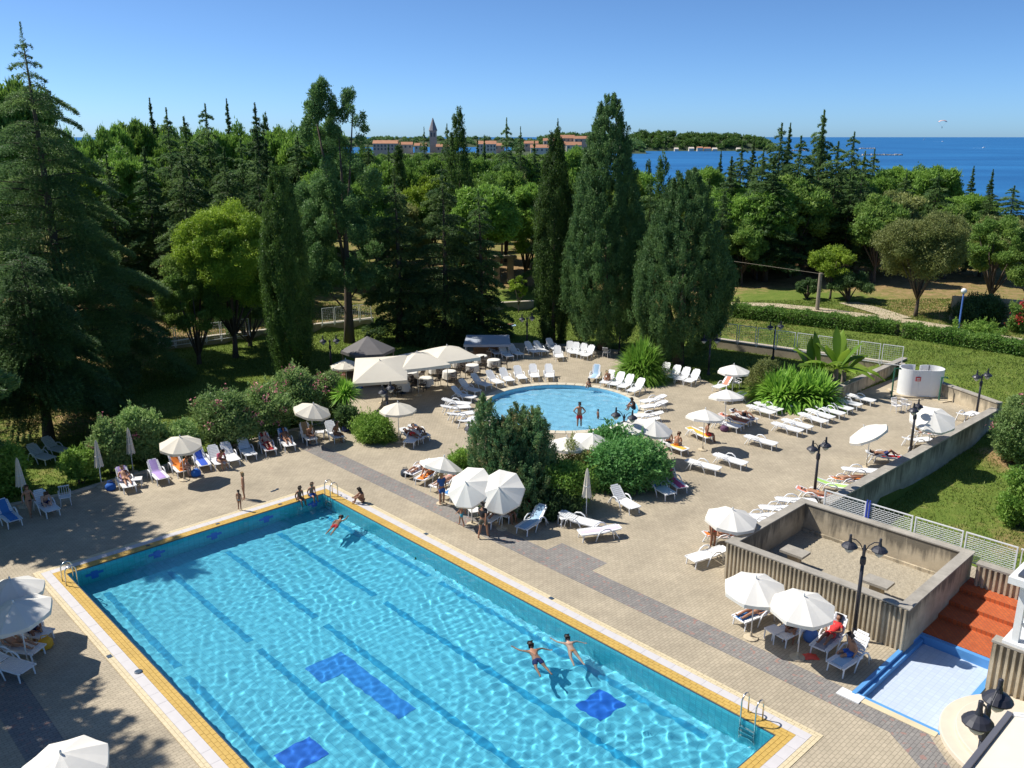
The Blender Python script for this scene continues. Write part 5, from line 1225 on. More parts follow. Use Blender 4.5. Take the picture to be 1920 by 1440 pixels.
def fence(name, label, a, b, npan, h, wire, mat, z, gapf=.12, wirer=.006, rows=None, diamond=False):
    a, b = Vector((a.x, a.y, z)), Vector((b.x, b.y, z)); d = b - a; L = d.length; t = thing(name, label, 'fence', a, math.atan2(d.y, d.x)); pw = L / npan; g_ = pw * gapf; w = pw - g_; r_ = .03
    fr = MB(); fr.bar((0, 0, .08), (w, 0, .08), .045); fr.bar((0, 0, h), (w, 0, h), .045); fr.bar((0, 0, 0), (0, 0, h + .02), .05); fr.bar((w, 0, 0), (w, 0, h + .02), .05); fm = fr.mesh('panel_frame', mat)
    ms = MB()
    if diamond:
        nz = int((h - .1) / wire)
        for k in range(1, nz): ms.bar((.02, 0, .08 + k * wire), (w - .02, 0, .08 + k * wire), .012, .022)
        nx = int(w / (wire * 2.2))
        for k in range(nz):
            for j in range(nx): x = (j + (.5 if k % 2 else 0) + .25) * w / nx; ms.bar((x, 0, .08 + k * wire), (x, 0, .08 + (k + 1) * wire), .02, .012)
    else:
        for k in range(1, int(w / wire)): ms.bar((k * wire, 0, .08), (k * wire, 0, h), wirer * 2)
        for k in range(1, int(h / wire)): ms.bar((0, 0, .08 + k * wire), (w, 0, .08 + k * wire), wirer * 2)
    mm = ms.mesh('wire_mesh', mat)
    for k in range(npan):
        x = k * pw + g_ / 2; part('panel_frame', fm, t, None, (x, 0, .12)); part('wire_mesh', mm, t, None, (x, 0, .12))
    pm = MB().box((0, 0, .2), (.05, .05, .4)).mesh('post', mat)
    for k in range(npan + 1): part('post', pm, t, None, (k * pw, 0, 0))
    return t
fence('mesh_fence', 'white wire mesh fence on the wall behind the banana plant', P(1348, 641, .83), P(1692, 691, .83), 9, 1.5, .16, M['white_paint'], .83, wirer=.004)
fence('mesh_fence', 'white mesh fence beside the bare tree trunk left of the cafe', P(604, 612, .83), P(698, 602, .83), 4, 1.5, .16, M['white_paint'], .83, wirer=.004)
fence('mesh_fence', 'white mesh fence behind the dark cedar on the left lawn', P(300, 656, .83), P(470, 632, .83), 6, 1.5, .2, M['white_paint'], .83, wirer=.004)
fe0 = BXL + bx_e2 * (bx_wid + .12) + bx_e1 * .9; fe1 = BXL + bx_e2 * (bx_wid + .12) + bx_e1 * (bx_len + 1.5)
fence('lattice_fence', 'white lattice fence standing behind the concrete planter', fe0, fe1, 4, 1.25, .085, M['white_paint'], .95, .07, diamond=True)
M['blue_metal'] = mat_plain('blue painted steel', (.03, .06, .42), .45, .1)
tl = [o for o in bpy.data.objects if o.name.startswith('lattice_fence')][0]
for k in (1, 1.06): part('blue_post', MB().box((0, 0, .75), (.05, .05, 1.5)).mesh('blue_post', M['blue_metal']), tl, None, (k * (fe1 - fe0).length / 4, -.03, 0))
def bar_fence():
    a = fe1 + bx_e1 * .1; t = thing('bar_fence', 'white vertical bar gate at the right end of the lattice fence', 'gate', (a.x, a.y, 0), math.atan2(bx_e1.y, bx_e1.x)); bm_ = MB().box((0, 0, 1.45), (.035, .035, 1.7)).mesh('bar', M['white_paint'])
    for k in range(14): part('bar', bm_, t, None, (.17 * k, 0, 0))
    MB().bar((-.05, 0, .62), (2.3, 0, .62), .05).bar((-.05, 0, 2.3), (2.3, 0, 2.3), .05).build('rail', M['white_paint'], t)
bar_fence()

# ------------------------------------------------------------------ lamps and poles
M['lamp_dark'] = mat_plain('dark blue black lamp paint', (.026, .027, .038), .45, .15, 3)
M['lamp_glass'] = mat_plain('lamp glass', (.55, .52, .44), .25, .05)
M['timber'] = mat_plain('grey timber', (.30, .25, .19), .9, .25, 4, .3)
M['green_metal'] = mat_plain('green painted steel', (.03, .13, .08), .5, .1)
def lamp_proto(h):
    d = {}
    d['base'] = ('base', MB().lathe([(.13, 0), (.13, .12), (.09, .22), (.075, .5)], 10).mesh('base', M['lamp_dark']), None, None)
    d['pole'] = ('pole', MB().lathe([(.075, .5), (.06, h - .75)], 10).mesh('pole', M['lamp_dark'], True), None, None)
    d['collar'] = ('collar', MB().lathe([(.085, h - .95), (.10, h - .9), (.10, h - .72), (.085, h - .66)], 10).lathe([(.05, h - .66), (.06, h - .35), (.03, h - .2)], 8).mesh('collar', M['lamp_dark']), None, None)
    for s in (-1, 1):
        pts = [(s * .03, 0, h - .45), (s * .14, 0, h - .2), (s * .3, 0, h - .06), (s * .48, 0, h - .05)]
        d['arm%d' % s] = ('arm', MB().tube(pts, .018, 6).mesh('arm', M['lamp_dark']), None, None)
        d['shade%d' % s] = ('lamp_shade', MB().lathe([(.27, h - .36), (.275, h - .33), (.20, h - .24), (.07, h - .17), (.045, h - .05), (.045, h + .1), (.01, h + .12)], 14, (s * .48, 0, 0)).mesh('lamp_shade', M['lamp_dark'], False), None, None)
        d['glass%d' % s] = ('lamp_glass', MB().lathe([(.03, h - .60), (.12, h - .52), (.20, h - .37)], 12, (s * .48, 0, 0)).mesh('lamp_glass', M['lamp_glass'], True), None, 'shade%d' % s)
    return d
LPh = {h: lamp_proto(h) for h in (3.9, 3.0)}
for lb, px, by, h, rz in [('two-headed dark lamp post beside the concrete planter', 1600, 1199, 3.9, POOL_RZ + .45), ('two-headed lamp post at the near end of the long deck wall', 1526, 934, 3.0, .55), ('two-headed lamp post halfway along the long deck wall', 1706, 851, 3.0, .9), ('two-headed lamp post at the far end of the long deck wall', 1830, 781, 3.0, .4),
                          ('pale-headed lamp post at the foot of the broad egg-shaped cypress', 1328, 703, 3.0, 0), ('dark lamp post before the white mesh fence', 1449, 674, 3.0, .3), ('thin lamp post on the grass left of the slim cypress', 988, 656, 3.0, .5), ('lamp post rising from the juniper sprays', 1167, 868, 3.0, 2.6), ('lamp post in the kerb bed left of the cafe umbrella', 728, 812, 2.9 if False else 3.0, 1.2),
                          ('lamp post between columnar cypress and dark kiosk', 622, 705, 3.0, .2), ('dark lamp post hidden behind the browning thujas', 892, 890, 3.0, .9), ('thin lamp post in front of the tallest cypress', 1161, 664, 3.0, .8)]:
    spawn(LPh[h], 'street_lamp', lb, 'lamp', P(px, by), rz, 'two-headed lamp posts')
qa, qb = P(1868, 1307, 4.6), P(1840, 1338, 4.6); p = (qa + qb) / 2; spawn(LPh[3.9], 'street_lamp', 'nearest two-headed lamp post above the fan-shaped steps', 'lamp', (p.x, p.y, 0), math.atan2(qa.y - qb.y, qa.x - qb.x), 'two-headed lamp posts', 1.25)
def globe(name, label, b, h, mat, r=.2):
    t = thing(name, label, 'lamp', b); MB().lathe([(.10, -.1), (.10, .15), (.075, .2), (.06, h)], 10).build('pole', mat, t); MB().lathe([(.08, h), (.1, h + .06), (.05, h + .08)], 10).build('collar', mat, t)
    bm = bmesh.new(); bmesh.ops.create_uvsphere(bm, u_segments=14, v_segments=9, radius=r); me = bpy.data.meshes.new('globe'); bm.to_mesh(me); bm.free(); me.shade_smooth(); part('globe', me, t, M['white'], (0, 0, h + r + .06))
M['pole_blue'] = mat_plain('light blue pole paint', (.10, .22, .62), .5, .1)
b = G(1797, 618); globe('globe_lamp', 'light blue lamp post with white globe beside the path', b, zat(1800, 552, b.y) - b.z, M['pole_blue'], .24)
b = G(27, 648); globe('globe_lamp', 'white globe lamp among the trees at the left edge', b, zat(27, 548, b.y) - b.z, M['rim'], .24)
b = G(1532, 582); t = thing('utility_pole', 'short grey wooden utility pole behind the left hedge', 'pole', b); hh = zat(1532, 512, b.y) - b.z
MB().lathe([(.2, -.2), (.17, hh)], 10).build('post', M['timber'], t); x2 = xat(1375, 508, b.y + 6) - b.x
MB().bar((.3, 0, hh - .1), (x2, 6, hh + .3), .03, .03).build('cross_beam', M['timber'], t)
b = G(944, 530); t = thing('stone_gate', 'grey brown stone portal seen through the trees behind the round pool', 'portal', b, .1); hh = zat(944, 484, b.y) - b.z
for x in (-.8, .8): MB().box((x, 0, hh / 2), (.7, .9, hh)).build('pillar', M['stone_wall'], t)
MB().box((0, 0, hh + .15), (3.0, 1.1, .3)).build('lintel', M['conc_pale'], t)
# shower posts
for lb, px, by, ty in (('green shower post left of the white cabin', 1671, 747, 690), ('green shower post right of the white cabin', 1760, 752, 707)):
    b = P(px, by); h = zat(px, ty, b.y); t = thing('shower_post', lb, 'shower', b, .4); MB().lathe([(.055, 0), (.055, h)], 8).build('post', M['green_metal'], t); MB().bar((0, 0, h - .05), (.5, 0, h - .05), .05).lathe([(.1, h - .14), (.04, h - .06)], 8, (.5, 0, 0)).build('shower_head', M['green_metal'], t); MB().box((.3, 0, .03), (.9, .9, .06)).build('tray', M['conc_pale'], t)
def cabin():
    b = P(1724, 742); t = thing('changing_cabin', 'white curved changing cabin with a red sign by the back wall', 'cabin', b, -.1); h = 1.95
    MB().box((0, .3, .06), (3.6, 2.0, .12)).build('plinth', M['conc_pale'], t)
    def shell(cx, cy, r, a0, a1, n=28):
        mb = MB(); vs = []; fs = []
        for i in range(n + 1):
            a = R(a0 + (a1 - a0) * i / n)
            for rr in (r, r - .05):
                for z in (.1, h): vs.append((cx + rr * math.cos(a), cy + rr * math.sin(a), z))
        for i in range(n):
            k = 4 * i; fs += [(k, k + 4, k + 5, k + 1), (k + 2, k + 3, k + 7, k + 6), (k + 1, k + 5, k + 7, k + 3)]
        fs += [(0, 1, 3, 2), (4 * n, 4 * n + 2, 4 * n + 3, 4 * n + 1)]
        return mb.add(vs, fs)
    shell(-.58, .25, .85, 60, 285).build('curved_wall', M['white'], t); shell(.62, .2, .85, -110, 130).build('curved_wall', M['white'], t); MB().box((0.0, -.585, .05 + h / 2), (.76, .05, h - .1)).build('front_panel', M['white'], t)
    M['sign_red'] = mat_plain('red sign', (.55, .04, .04), .5)
    s = MB().box((-.45, -.62, 1.35), (.34, .03, .3), .0).build('sign', M['sign_red'], t); s.rotation_euler = (0, 0, 0)
    MB().box((-.45, -.64, 1.39), (.22, .02, .05)).box((-.45, -.64, 1.29), (.22, .02, .05)).build('sign_lettering', M['white'], s)
    MB().bar((.35, -.1, 1.7), (.35, -.1, 2.2), .05).build('shower_pipe', M['lamp_dark'], t)
cabin()

# ------------------------------------------------------------------ pavilion, awning at the right edge
M['cream_cloth'] = mat_plain('cream canvas', (.72, .66, .54), .85, .06, 2, trans=.12)
M['white_cloth'] = mat_plain('white canvas', (.80, .77, .70), .85, .05, 2, trans=.15)
M['grey_cloth'] = mat_plain('grey tent canvas', (.16, .15, .145), .85, .2, 2, trans=.05)
M['awning_blue'] = mat_plain('grey blue canvas', (.40, .44, .50), .85, .1, 2, trans=.1)
def pavilion():
    b = pa + D2 * .35 - D1 * .05; t = thing('white_pavilion', 'white pavilion with square columns on the ribbed wall at the right edge', 'pavilion', (b.x, b.y, 1.83), POOL_RZ)
    MB().box((2.0, .9, .05), (4.2, 1.9, .1)).build('base_slab', M['white_paint'], t)
    for x, y in ((.2, .2), (.2, 1.5), (2.2, .2), (2.2, 1.5)): MB().box((x, y, 1.1), (.2, .2, 2.0)).build('column', M['white_paint'], t)
    MB().box((2.0, .9, 2.2), (4.4, 2.1, .22)).build('roof_frame', M['white_paint'], t); MB().box((2.0, .9, 2.36), (4.0, 1.7, .08)).build('roof_glass', M['glass_dark'], t)
    MB().bar((.3, .2, .75), (2.1, .2, .75), .05).bar((.3, .2, .75), (.9, .2, .15), .06).build('rail', M['white_paint'], t)
pavilion()
def awning():
    z = 4.6; a, b = P(1812, 1452, z), P(1898, 1342, z); d = (b - a).normalized(); n_ = Vector((d.y, -d.x, 0)); t = thing('awning', 'cream canvas awning with dark front bar in the lower right corner', 'awning', (a.x, a.y, z))
    L = (b - a).length; q = [Vector((0, 0, 0)) - d * 2, d * L, d * L + n_ * 4 + Vector((0, 0, 1.0)), n_ * 4 - d * 2 + Vector((0, 0, 1.0))]
    c = MB().add(q + [v - Vector((0, 0, .03)) for v in q], [(0, 1, 2, 3), (7, 6, 5, 4), (0, 4, 5, 1), (1, 5, 6, 2), (2, 6, 7, 3), (3, 7, 4, 0)]).build('canvas', M['cream_cloth'], t)
    M['alu'] = mat_plain('grey aluminium', (.16, .16, .18), .4, .1, metal=.3)
    MB().bar(q[0] - n_ * .05, q[1] - n_ * .05, .12, .16).build('front_bar', M['alu'], t)
    MB().bar(q[1], q[1] + n_ * 2.5 + d * .25 + Vector((0, 0, .8)), .07).bar(q[1] + d * .1, q[1] + n_ * .8 + d * .5 + Vector((0, 0, .1)), .06).build('folding_arm', M['white_paint'], t)
    MB().bar(q[3] - Vector((0, 0, .1)), q[2] - Vector((0, 0, .1)), .2, .25).build('roller_box', M['white_paint'], t)
    for k in (0, 1): e = q[2 + k]; MB().bar(e, Vector((e.x, e.y, -z)), .1).build('support_post', M['white_paint'], t)
awning()
# ------------------------------------------------------------------ sun loungers
SEATZ, HINGE, BACKL = .36, .22, .80
def lz(x, ang):
    """surface height and local x of the lounger at distance x along its bed"""
    if x <= HINGE: return x, SEATZ + (.02 * math.sin((x + .95) * 2.2))
    s = x - HINGE; return HINGE + s * math.cos(R(ang)), SEATZ + .02 + s * math.sin(R(ang))
def lounger_proto(ang):
    d = {}; W_ = .31
    seat = MB(); n = 11
    for k in range(n):
        x0 = -.95 + (HINGE + .95) * k / n; x1 = x0 + (HINGE + .95) / n - .018; a, b = lz(x0, ang), lz(x1, ang)
        seat.bar((a[0], 0, a[1]), (b[0], 0, b[1]), 2 * W_ - .06 * (1 if k else 2), .022)
    for s in (-1, 1): seat.bar((-.93, s * W_, SEATZ), (HINGE, s * W_, SEATZ + .01), .05, .055)
    d['seat'] = ('seat', seat.mesh('seat', M['white']), None, None)
    back = MB(); n = 8
    for k in range(n):
        a, b = lz(HINGE + .02 + BACKL * k / n, ang), lz(HINGE + .02 + BACKL * (k + 1) / n - .018, ang); w = 2 * W_ - .06 - (.05 if k == n - 2 else .14 if k == n - 1 else 0)
        back.bar((a[0], 0, a[1]), (b[0], 0, b[1]), w, .022)
    a, b = lz(HINGE + .01, ang), lz(HINGE + BACKL - .1, ang)
    for s in (-1, 1): back.bar((a[0], s * (W_ - .02), a[1]), (b[0], s * (W_ - .05), b[1]), .04, .05)
    d['back'] = ('backrest', back.mesh('backrest', M['white']), None, None)
    for s in (-1, 1):
        pts = [(-.28, s * .36, 0), (-.20, s * .37, .25), (-.06, s * .37, .47), (.14, s * .37, .565), (.36, s * .37, .53), (.52, s * .37, .36), (.60, s * .36, 0)]
        d['arm%d' % s] = ('armrest', MB().tube(pts, [.024, .028, .032, .034, .032, .028, .024], 6).mesh('armrest', M['white'], True), None, None)
        d['leg%d' % s] = ('leg', MB().tube([(-.80, s * .28, SEATZ), (-.86, s * .29, 0)], [.034, .024], 6).mesh('leg', M['white']), None, None)
        d['rear%d' % s] = ('leg', MB().tube([(.62, s * .27, lz(.62, min(ang, 20))[1] - .03 if ang < 20 else SEATZ), (.86, s * .29, 0)], [.034, .026], 6).mesh('leg', M['white']), None, None)
    return d
LPROTO = {a: lounger_proto(a) for a in (4, 14, 42, 55)}
def towel_mesh(ang, x0=-.9, x1=.95, w=.56, off=.022, wr=.012, seed=0):
    rng = random.Random(seed); n = 16; vs = []; fs = []
    for i in range(n + 1):
        x, z = lz(x0 + (x1 - x0) * i / n, ang)
        for q in (-1, -.5, 0, .5, 1): vs.append((x, q * w / 2 + rng.uniform(-.006, .006), z + off + rng.uniform(0, wr) - (.05 if abs(q) == 1 else 0)))
    for i in range(n):
        for j in range(4): fs.append((5 * i + j, 5 * i + 5 + j, 5 * i + 6 + j, 5 * i + 1 + j))
    me = MB().add(vs, fs).mesh('towel', None, True); return me
TOW = {a: towel_mesh(a, seed=a) for a in LPROTO}
TOWB = {a: towel_mesh(a, x0=.1, x1=1.0, seed=a + 5) for a in LPROTO}
TOWS = {a: towel_mesh(a, x0=-.85, x1=.15, seed=a + 9) for a in LPROTO}
def cloth(name, c): M[name] = mat_plain(name + ' towel', c, .95, .12, 9, .25, 60); return M[name]
CL = {'purple': cloth('purple', (.42, .30, .60)), 'orange': cloth('orange', (.78, .22, .03)), 'blue': cloth('blue', (.03, .09, .48)), 'red': cloth('red cloth', (.62, .05, .05)), 'pink': cloth('pink cloth', (.72, .10, .22)), 'lblue': cloth('light blue', (.36, .52, .66)), 'mblue': cloth('mid blue', (.06, .22, .52)),
      'yellow': cloth('yellow', (.75, .42, .06)), 'brown': cloth('brown', (.34, .22, .11)), 'white': cloth('white', (.74, .72, .70)), 'green': cloth('lime', (.42, .66, .16)), 'dark': cloth('dark', (.05, .05, .08)), 'coral': cloth('coral', (.72, .24, .16)), 'grey': cloth('grey', (.30, .30, .34)), 'lilac': cloth('lilac', (.62, .54, .66))}
LG = []
CNAME = {'lblue': 'pale blue', 'mblue': 'blue', 'green': 'lime green', 'dark': 'dark', 'lilac': 'pale lilac'}
def lounger(label, head, foot, ang=42, towel=None, how='full', group=None):
    h, f = P(*head, .4), P(*foot, .4); d = h - f; c = (h + f) / 2; rz = math.atan2(d.y, d.x)
    c.z = gz(c.x, c.y) if not in_poly(c.x, c.y, deck) else 0.0
    spawn(LPROTO[ang], 'sun_lounger', label, 'sun lounger', (c.x, c.y, c.z), rz, group or 'white plastic sun loungers')
    if towel:
        o = part('towel', {'full': TOW, 'back': TOWB, 'seat': TOWS}[how][ang], None, CL[towel], (c.x, c.y, c.z), (0, 0, rz)); tag(o, ('%s towel on the %s' % (CNAME.get(towel, towel), label.split(' with ')[0]))[:110], 'towel', 'beach towels')
    LG.append((c, rz, ang)); return len(LG) - 1
ORD = ['first', 'second', 'third', 'fourth', 'fifth', 'sixth', 'seventh', 'eighth', 'ninth', 'tenth', 'eleventh', 'twelfth']
def row(fmt, items):
    out = []
    for i, it in enumerate(items): out.append(lounger(fmt % ORD[i], *it))
    return out
# row along the oleander hedge, left to right
R1 = row('%s lounger from the left in the oleander hedge row', [((224, 886), (247, 916), 42, 'purple', 'back'), ((281, 873), (310, 900), 42, 'purple'), ((320, 860), (348, 886), 42, 'orange'), ((366, 848), (388, 876), 42, 'blue', 'full'), ((394, 846), (418, 872), 42), ((417, 840), (444, 866), 42), ((448, 830), (476, 856), 42), ((488, 820), (513, 848), 42, 'red', 'full'), ((524, 812), (549, 840), 42, 'mblue', 'back'), ((566, 803), (588, 826), 42, 'brown', 'back'), ((612, 800), (640, 822), 42)])
R2 = row('%s lounger from the left of the two on the grass under the dark conifer', [((48, 845), (104, 861), 42), ((76, 832), (132, 846), 42)])
R3 = row('%s blue-shaded lounger from the left in the far left corner', [((-2, 950), (32, 978), 42, 'mblue'), ((72, 935), (100, 956), 42)])
# ring round the round pool, counted clockwise from the lower left
R4 = row('%s lounger clockwise on the left of the round pool', [((884, 800), (906, 789), 14), ((866, 793), (896, 780), 14), ((846, 779), (886, 772), 14), ((832, 765), (878, 761), 14), ((832, 752), (880, 756), 14)])
R5 = row('%s lounger clockwise along the upper rim of the round pool', [((846, 737), (890, 744), 42), ((858, 722), (901, 733), 42), ((880, 711), (922, 723), 42), ((910, 704), (943, 719), 42), ((936, 698), (962, 716), 42), ((964, 693), (985, 713), 42), ((996, 689), (1006, 711), 42), ((1027, 689), (1032, 711), 42)])
R6 = row('%s lounger from the left at the round pool upper right', [((1124, 692), (1107, 713), 55, 'lblue'), ((1152, 703), (1128, 720), 42), ((1172, 706), (1144, 724), 42), ((1189, 711), (1160, 728), 42), ((1210, 719), (1177, 735), 42)])
R7 = row('%s lounger from the top on the right of the round pool', [((1246, 745), (1203, 752), 14), ((1248, 756), (1203, 762), 14), ((1240, 777), (1188, 778), 14), ((1232, 788), (1182, 788), 14)])
R8 = row('%s lounger from the left in the back row before the lawn', [((918, 652), (937, 664), 42), ((938, 658), (958, 668), 42), ((955, 655), (977, 664), 42), ((985, 650), (1008, 660), 42), ((1002, 649), (1024, 659), 42), ((1026, 644), (1045, 654), 42), ((1042, 655), (1052, 673), 42), ((1068, 649), (1072, 661), 42), ((1082, 650), (1074, 664), 42), ((1098, 652), (1086, 666), 42), ((1114, 656), (1092, 668), 42)])
R9 = row('%s lounger from the left in the row right of the fan palm', [((1254, 690), (1234, 703), 42), ((1274, 695), (1254, 708), 42), ((1292, 699), (1270, 712), 42), ((1311, 703), (1286, 716), 42)])
# sun deck on the right
R10 = row('%s lounger from the left in the middle right deck group', [((1293, 803), (1330, 818), 4, 'yellow', 'full'), ((1342, 789), (1382, 798), 14), ((1356, 781), (1396, 790), 14, 'coral', 'full'), ((1378, 774), (1410, 784), 14, 'dark', 'full'), ((1408, 762), (1446, 772), 4), ((1424, 757), (1458, 766), 4), ((1446, 749), (1486, 758), 4), ((1462, 745), (1494, 752), 4)])
R11 = row('%s lounger from the left in the slanting row of the right deck', [((1296, 865), (1342, 876), 4), ((1345, 853), (1394, 867), 4), ((1405, 819), (1449, 830), 4), ((1453, 794), (1500, 806), 4), ((1474, 788), (1516, 799), 4), ((1503, 776), (1546, 789), 4), ((1518, 769), (1558, 781), 4), ((1536, 763), (1578, 774), 4), ((1553, 755), (1592, 765), 4), ((1570, 748), (1608, 757), 4), ((1596, 741), (1632, 749), 4)])
R12 = row('%s lounger from the top at the end of the clipped juniper', [((1244, 886), (1284, 916), 55, 'pink', 'full'), ((1212, 898), (1264, 928), 55, 'mblue', 'back'), ((1146, 924), (1194, 952), 42)])
R13 = row('%s lounger from the left below the pinkish closed parasol', [((1062, 968), (1112, 980), 14), ((1164, 988), (1082, 998), 4, 'lilac', 'full')])
R14 = row('%s lounger from the right in the crowded tilted parasol group', [((1024, 960), (972, 992), 42, 'lblue', 'full'), ((978, 938), (940, 968), 42, 'white', 'back'), ((948, 950), (910, 975), 42, 'lblue', 'back'), ((880, 905), (835, 925), 14, 'mblue', 'seat'), ((858, 890), (812, 912), 14, 'coral', 'back'), ((822, 876), (786, 898), 14, 'orange', 'full'), ((806, 868), (768, 886), 14, 'white', 'full')])
R15 = row('%s lounger from the left by the kerb bed umbrella', [((752, 806), (790, 824), 14), ((770, 800), (800, 818), 14, 'brown', 'seat'), ((788, 806), (762, 832), 14)])
R16 = row('%s lounger from the near end along the long deck wall', [((1388, 978), (1430, 972), 4), ((1412, 968), (1452, 966), 4, 'white', 'full'), ((1446, 952), (1482, 952), 4), ((1476, 937), (1512, 938), 4), ((1510, 922), (1552, 930), 14, 'coral', 'full'), ((1546, 906), (1588, 912), 14, 'green', 'full'), ((1570, 900), (1610, 896), 14, 'orange', 'full'), ((1590, 880), (1642, 882), 4), ((1632, 852), (1686, 856), 14, 'red', 'seat'), ((1702, 826), (1742, 822), 14, 'white', 'full'), ((1722, 810), (1764, 812), 14, 'coral', 'seat'), ((1800, 780), (1832, 772), 14)])
R17 = row('%s lounger from the left at the two planter parasols', [((1352, 1030), (1300, 1045), 4), ((1448, 1135), (1388, 1158), 14, 'mblue', 'full'), ((1510, 1165), (1470, 1185), 14, 'white', 'seat'), ((1584, 1172), (1530, 1218), 55, 'grey', 'full'), ((1626, 1208), (1562, 1248), 55, 'lblue', 'seat')])
R18 = row('%s lounger from the top in the lower left corner group', [((18, 1175), (80, 1185), 42), ((-6, 1205), (66, 1215), 42), ((-14, 1235), (40, 1250), 14)])
L_red = lounger('lounger with red towel under the farthest right deck umbrella', (1372, 716), (1340, 726), 42, 'coral', 'back')
L_grn = lounger('lounger with lime towel right of the second right deck umbrella', (1392, 740), (1356, 745), 14, 'green', 'back')
L_tan = lounger('lounger right of the juniper sprays with two sunbathers', (1240, 826), (1286, 842), 14, 'yellow', 'seat')
L_bik = lounger('lounger under the umbrella left of the planter', (1340, 1004), (1376, 1000), 14, 'orange', 'full')

# ------------------------------------------------------------------ umbrellas
def umb_proto(r=1.08, n=8, ztop=2.42, zrim=1.98, square=False, val=.15):
    d = {}
    d['base'] = ('base', MB().lathe([(.26, 0), (.26, .05), (.06, .09), (.04, .25)], 12).mesh('base', M['conc_pale']), None, None)
    d['pole'] = ('pole', MB().lathe([(.024, .2), (.022, ztop + .06)], 8).mesh('pole', M['white_paint'], True), None, None)
    vs = []; fs = []; seg = 5; sub = 4
    def rim(a): 
        if square:
            c, s = math.cos(a), math.sin(a); return r / max(abs(c), abs(s))
        k = (a % (2 * math.pi / n)) / (2 * math.pi / n); return r * (1 - .07 * math.sin(math.pi * k))
    tot = n * sub; off = math.pi / 4 if square else 0
    for i in range(tot):
        a = 2 * math.pi * i / tot + off
        for j in range(seg + 1):
            s = j / seg; sag = .035 * math.sin(math.pi * s) * (1 if square else 1); rr = rim(a) * s
            k = (i % sub) / sub; dip = .03 * math.sin(math.pi * k) * s
            vs.append((rr * math.cos(a), rr * math.sin(a), ztop - (ztop - zrim) * s ** 1.15 - dip))
        e = vs[-1]; vs.append((e[0] * 1.005, e[1] * 1.005, e[2] - val * (1 - .25 * math.sin(math.pi * ((i % sub) / sub)))))
    q = seg + 2
    for i in range(tot):
        i2 = (i + 1) % tot
        for j in range(q - 1):
            if j == 0: fs.append((i * q, i * q + 1, i2 * q + 1))
            else: fs.append((i * q + j, i * q + j + 1, i2 * q + j + 1, i2 * q + j))
    d['canopy'] = ('canopy', MB().add(vs, fs).mesh('canopy', None, False), M['white_cloth'], None)
    for k in range(n):
        a = 2 * math.pi * k / n + off; R_ = rim(a); d['rib%d' % k] = ('rib', MB().bar((.03 * math.cos(a), .03 * math.sin(a), ztop - .06), (R_ * .97 * math.cos(a), R_ * .97 * math.sin(a), zrim - .02), .014).mesh('rib', M['white_paint']), None, 'canopy')
    d['fin'] = ('finial', MB().lathe([(.03, ztop), (.035, ztop + .07), (.008, ztop + .12)], 8).mesh('finial', M['white_paint']), None, 'canopy')
    return d
UP = umb_proto(); UPB = umb_proto(r=1.25, zrim=1.92); USQ = umb_proto(r=1.75, n=4, ztop=3.1, zrim=2.45, square=True, val=.24)
def umbrella(label, px, py, tilt=0, az=0, proto=None, mat=None, zc=2.15, name='parasol', group='white beach parasols', rz=0.0):
    proto = proto or UP; p = P(px, py, zc); t = spawn(proto, name, label, 'parasol', (p.x, p.y, 0), rz, group, None, {'canopy': mat} if mat else None)
    if tilt:
        c = [o for o in t.children if o.name.split('.')[0] == 'canopy'][0]; hz = 1.75
        ax = Vector((-math.sin(R(az)), math.cos(R(az)), 0)); Mr = Matrix.Translation((0, 0, hz)) @ Matrix.Rotation(R(tilt), 4, ax) @ Matrix.Translation((0, 0, -hz)); c.matrix_local = Mr
        pl = [o for o in t.children if o.name.split('.')[0] == 'pole'][0]; pl.scale = (1, 1, .74)
        e = Mr @ Vector((0, 0, 2.40)); MB().bar((0, 0, 1.74), e, .034).build('tilt_tube', M['white_paint'], t)
        # keep the canopy centre where the photograph shows it
        sh = Mr @ Vector((0, 0, zc)); t.location.x -= sh.x; t.location.y -= sh.y
    return t
umbrella('cream parasol open behind the orange lounger on the hedge row', 338, 828, 8, -60, mat=M['cream_cloth'])
umbrella('cream parasol tilted right at the right end of the hedge row', 586, 765, 14, -20, mat=M['cream_cloth'])
umbrella('cream parasol beside the kerb bed lamp post', 746, 763, 0, rz=.2, mat=M['cream_cloth'])
umbrella('small cream parasol left of the square cafe parasols', 648, 681, 0, mat=M['cream_cloth'])
umbrella('white parasol over the orange lounger group left of the thujas', 830, 866, 18, 40)
umbrella('white parasol tilted toward the pool, left of the pair', 878, 906, 42, -120)
umbrella('white parasol tilted toward the pool, right of the pair', 938, 914, 46, -105)
umbrella('white parasol at the near rim of the round pool, leftmost of four', 1062, 829, 5, 60); umbrella('white parasol at the near rim of the round pool, second of four', 1110, 822, 10, -30); umbrella('white parasol at the near rim of the round pool, third of four', 1172, 798, 14, 200); umbrella('white parasol at the near rim of the round pool, rightmost of four', 1226, 797, 12, -40)
umbrella('white parasol farthest back on the right deck by the lawn', 1376, 691, 0); umbrella('white parasol on the right deck nearest below the farthest one', 1362, 738, 8, 90); umbrella('white parasol above the yellow lounger on the right deck', 1322, 776, 8, 60)
umbrella('white parasol tipped almost edge-on in the right deck', 1625, 806, 30, 165); umbrella('largest white parasol tilted beside the shower area', 1750, 779, 20, -100, UPB)
umbrella('white parasol left of the concrete planter corner', 1372, 966, 6, -60); umbrella('white parasol before the planter, left of the pair', 1416, 1096, 6, -110, rz=.2); umbrella('white parasol before the planter, right of the pair', 1506, 1130, 6, -100)
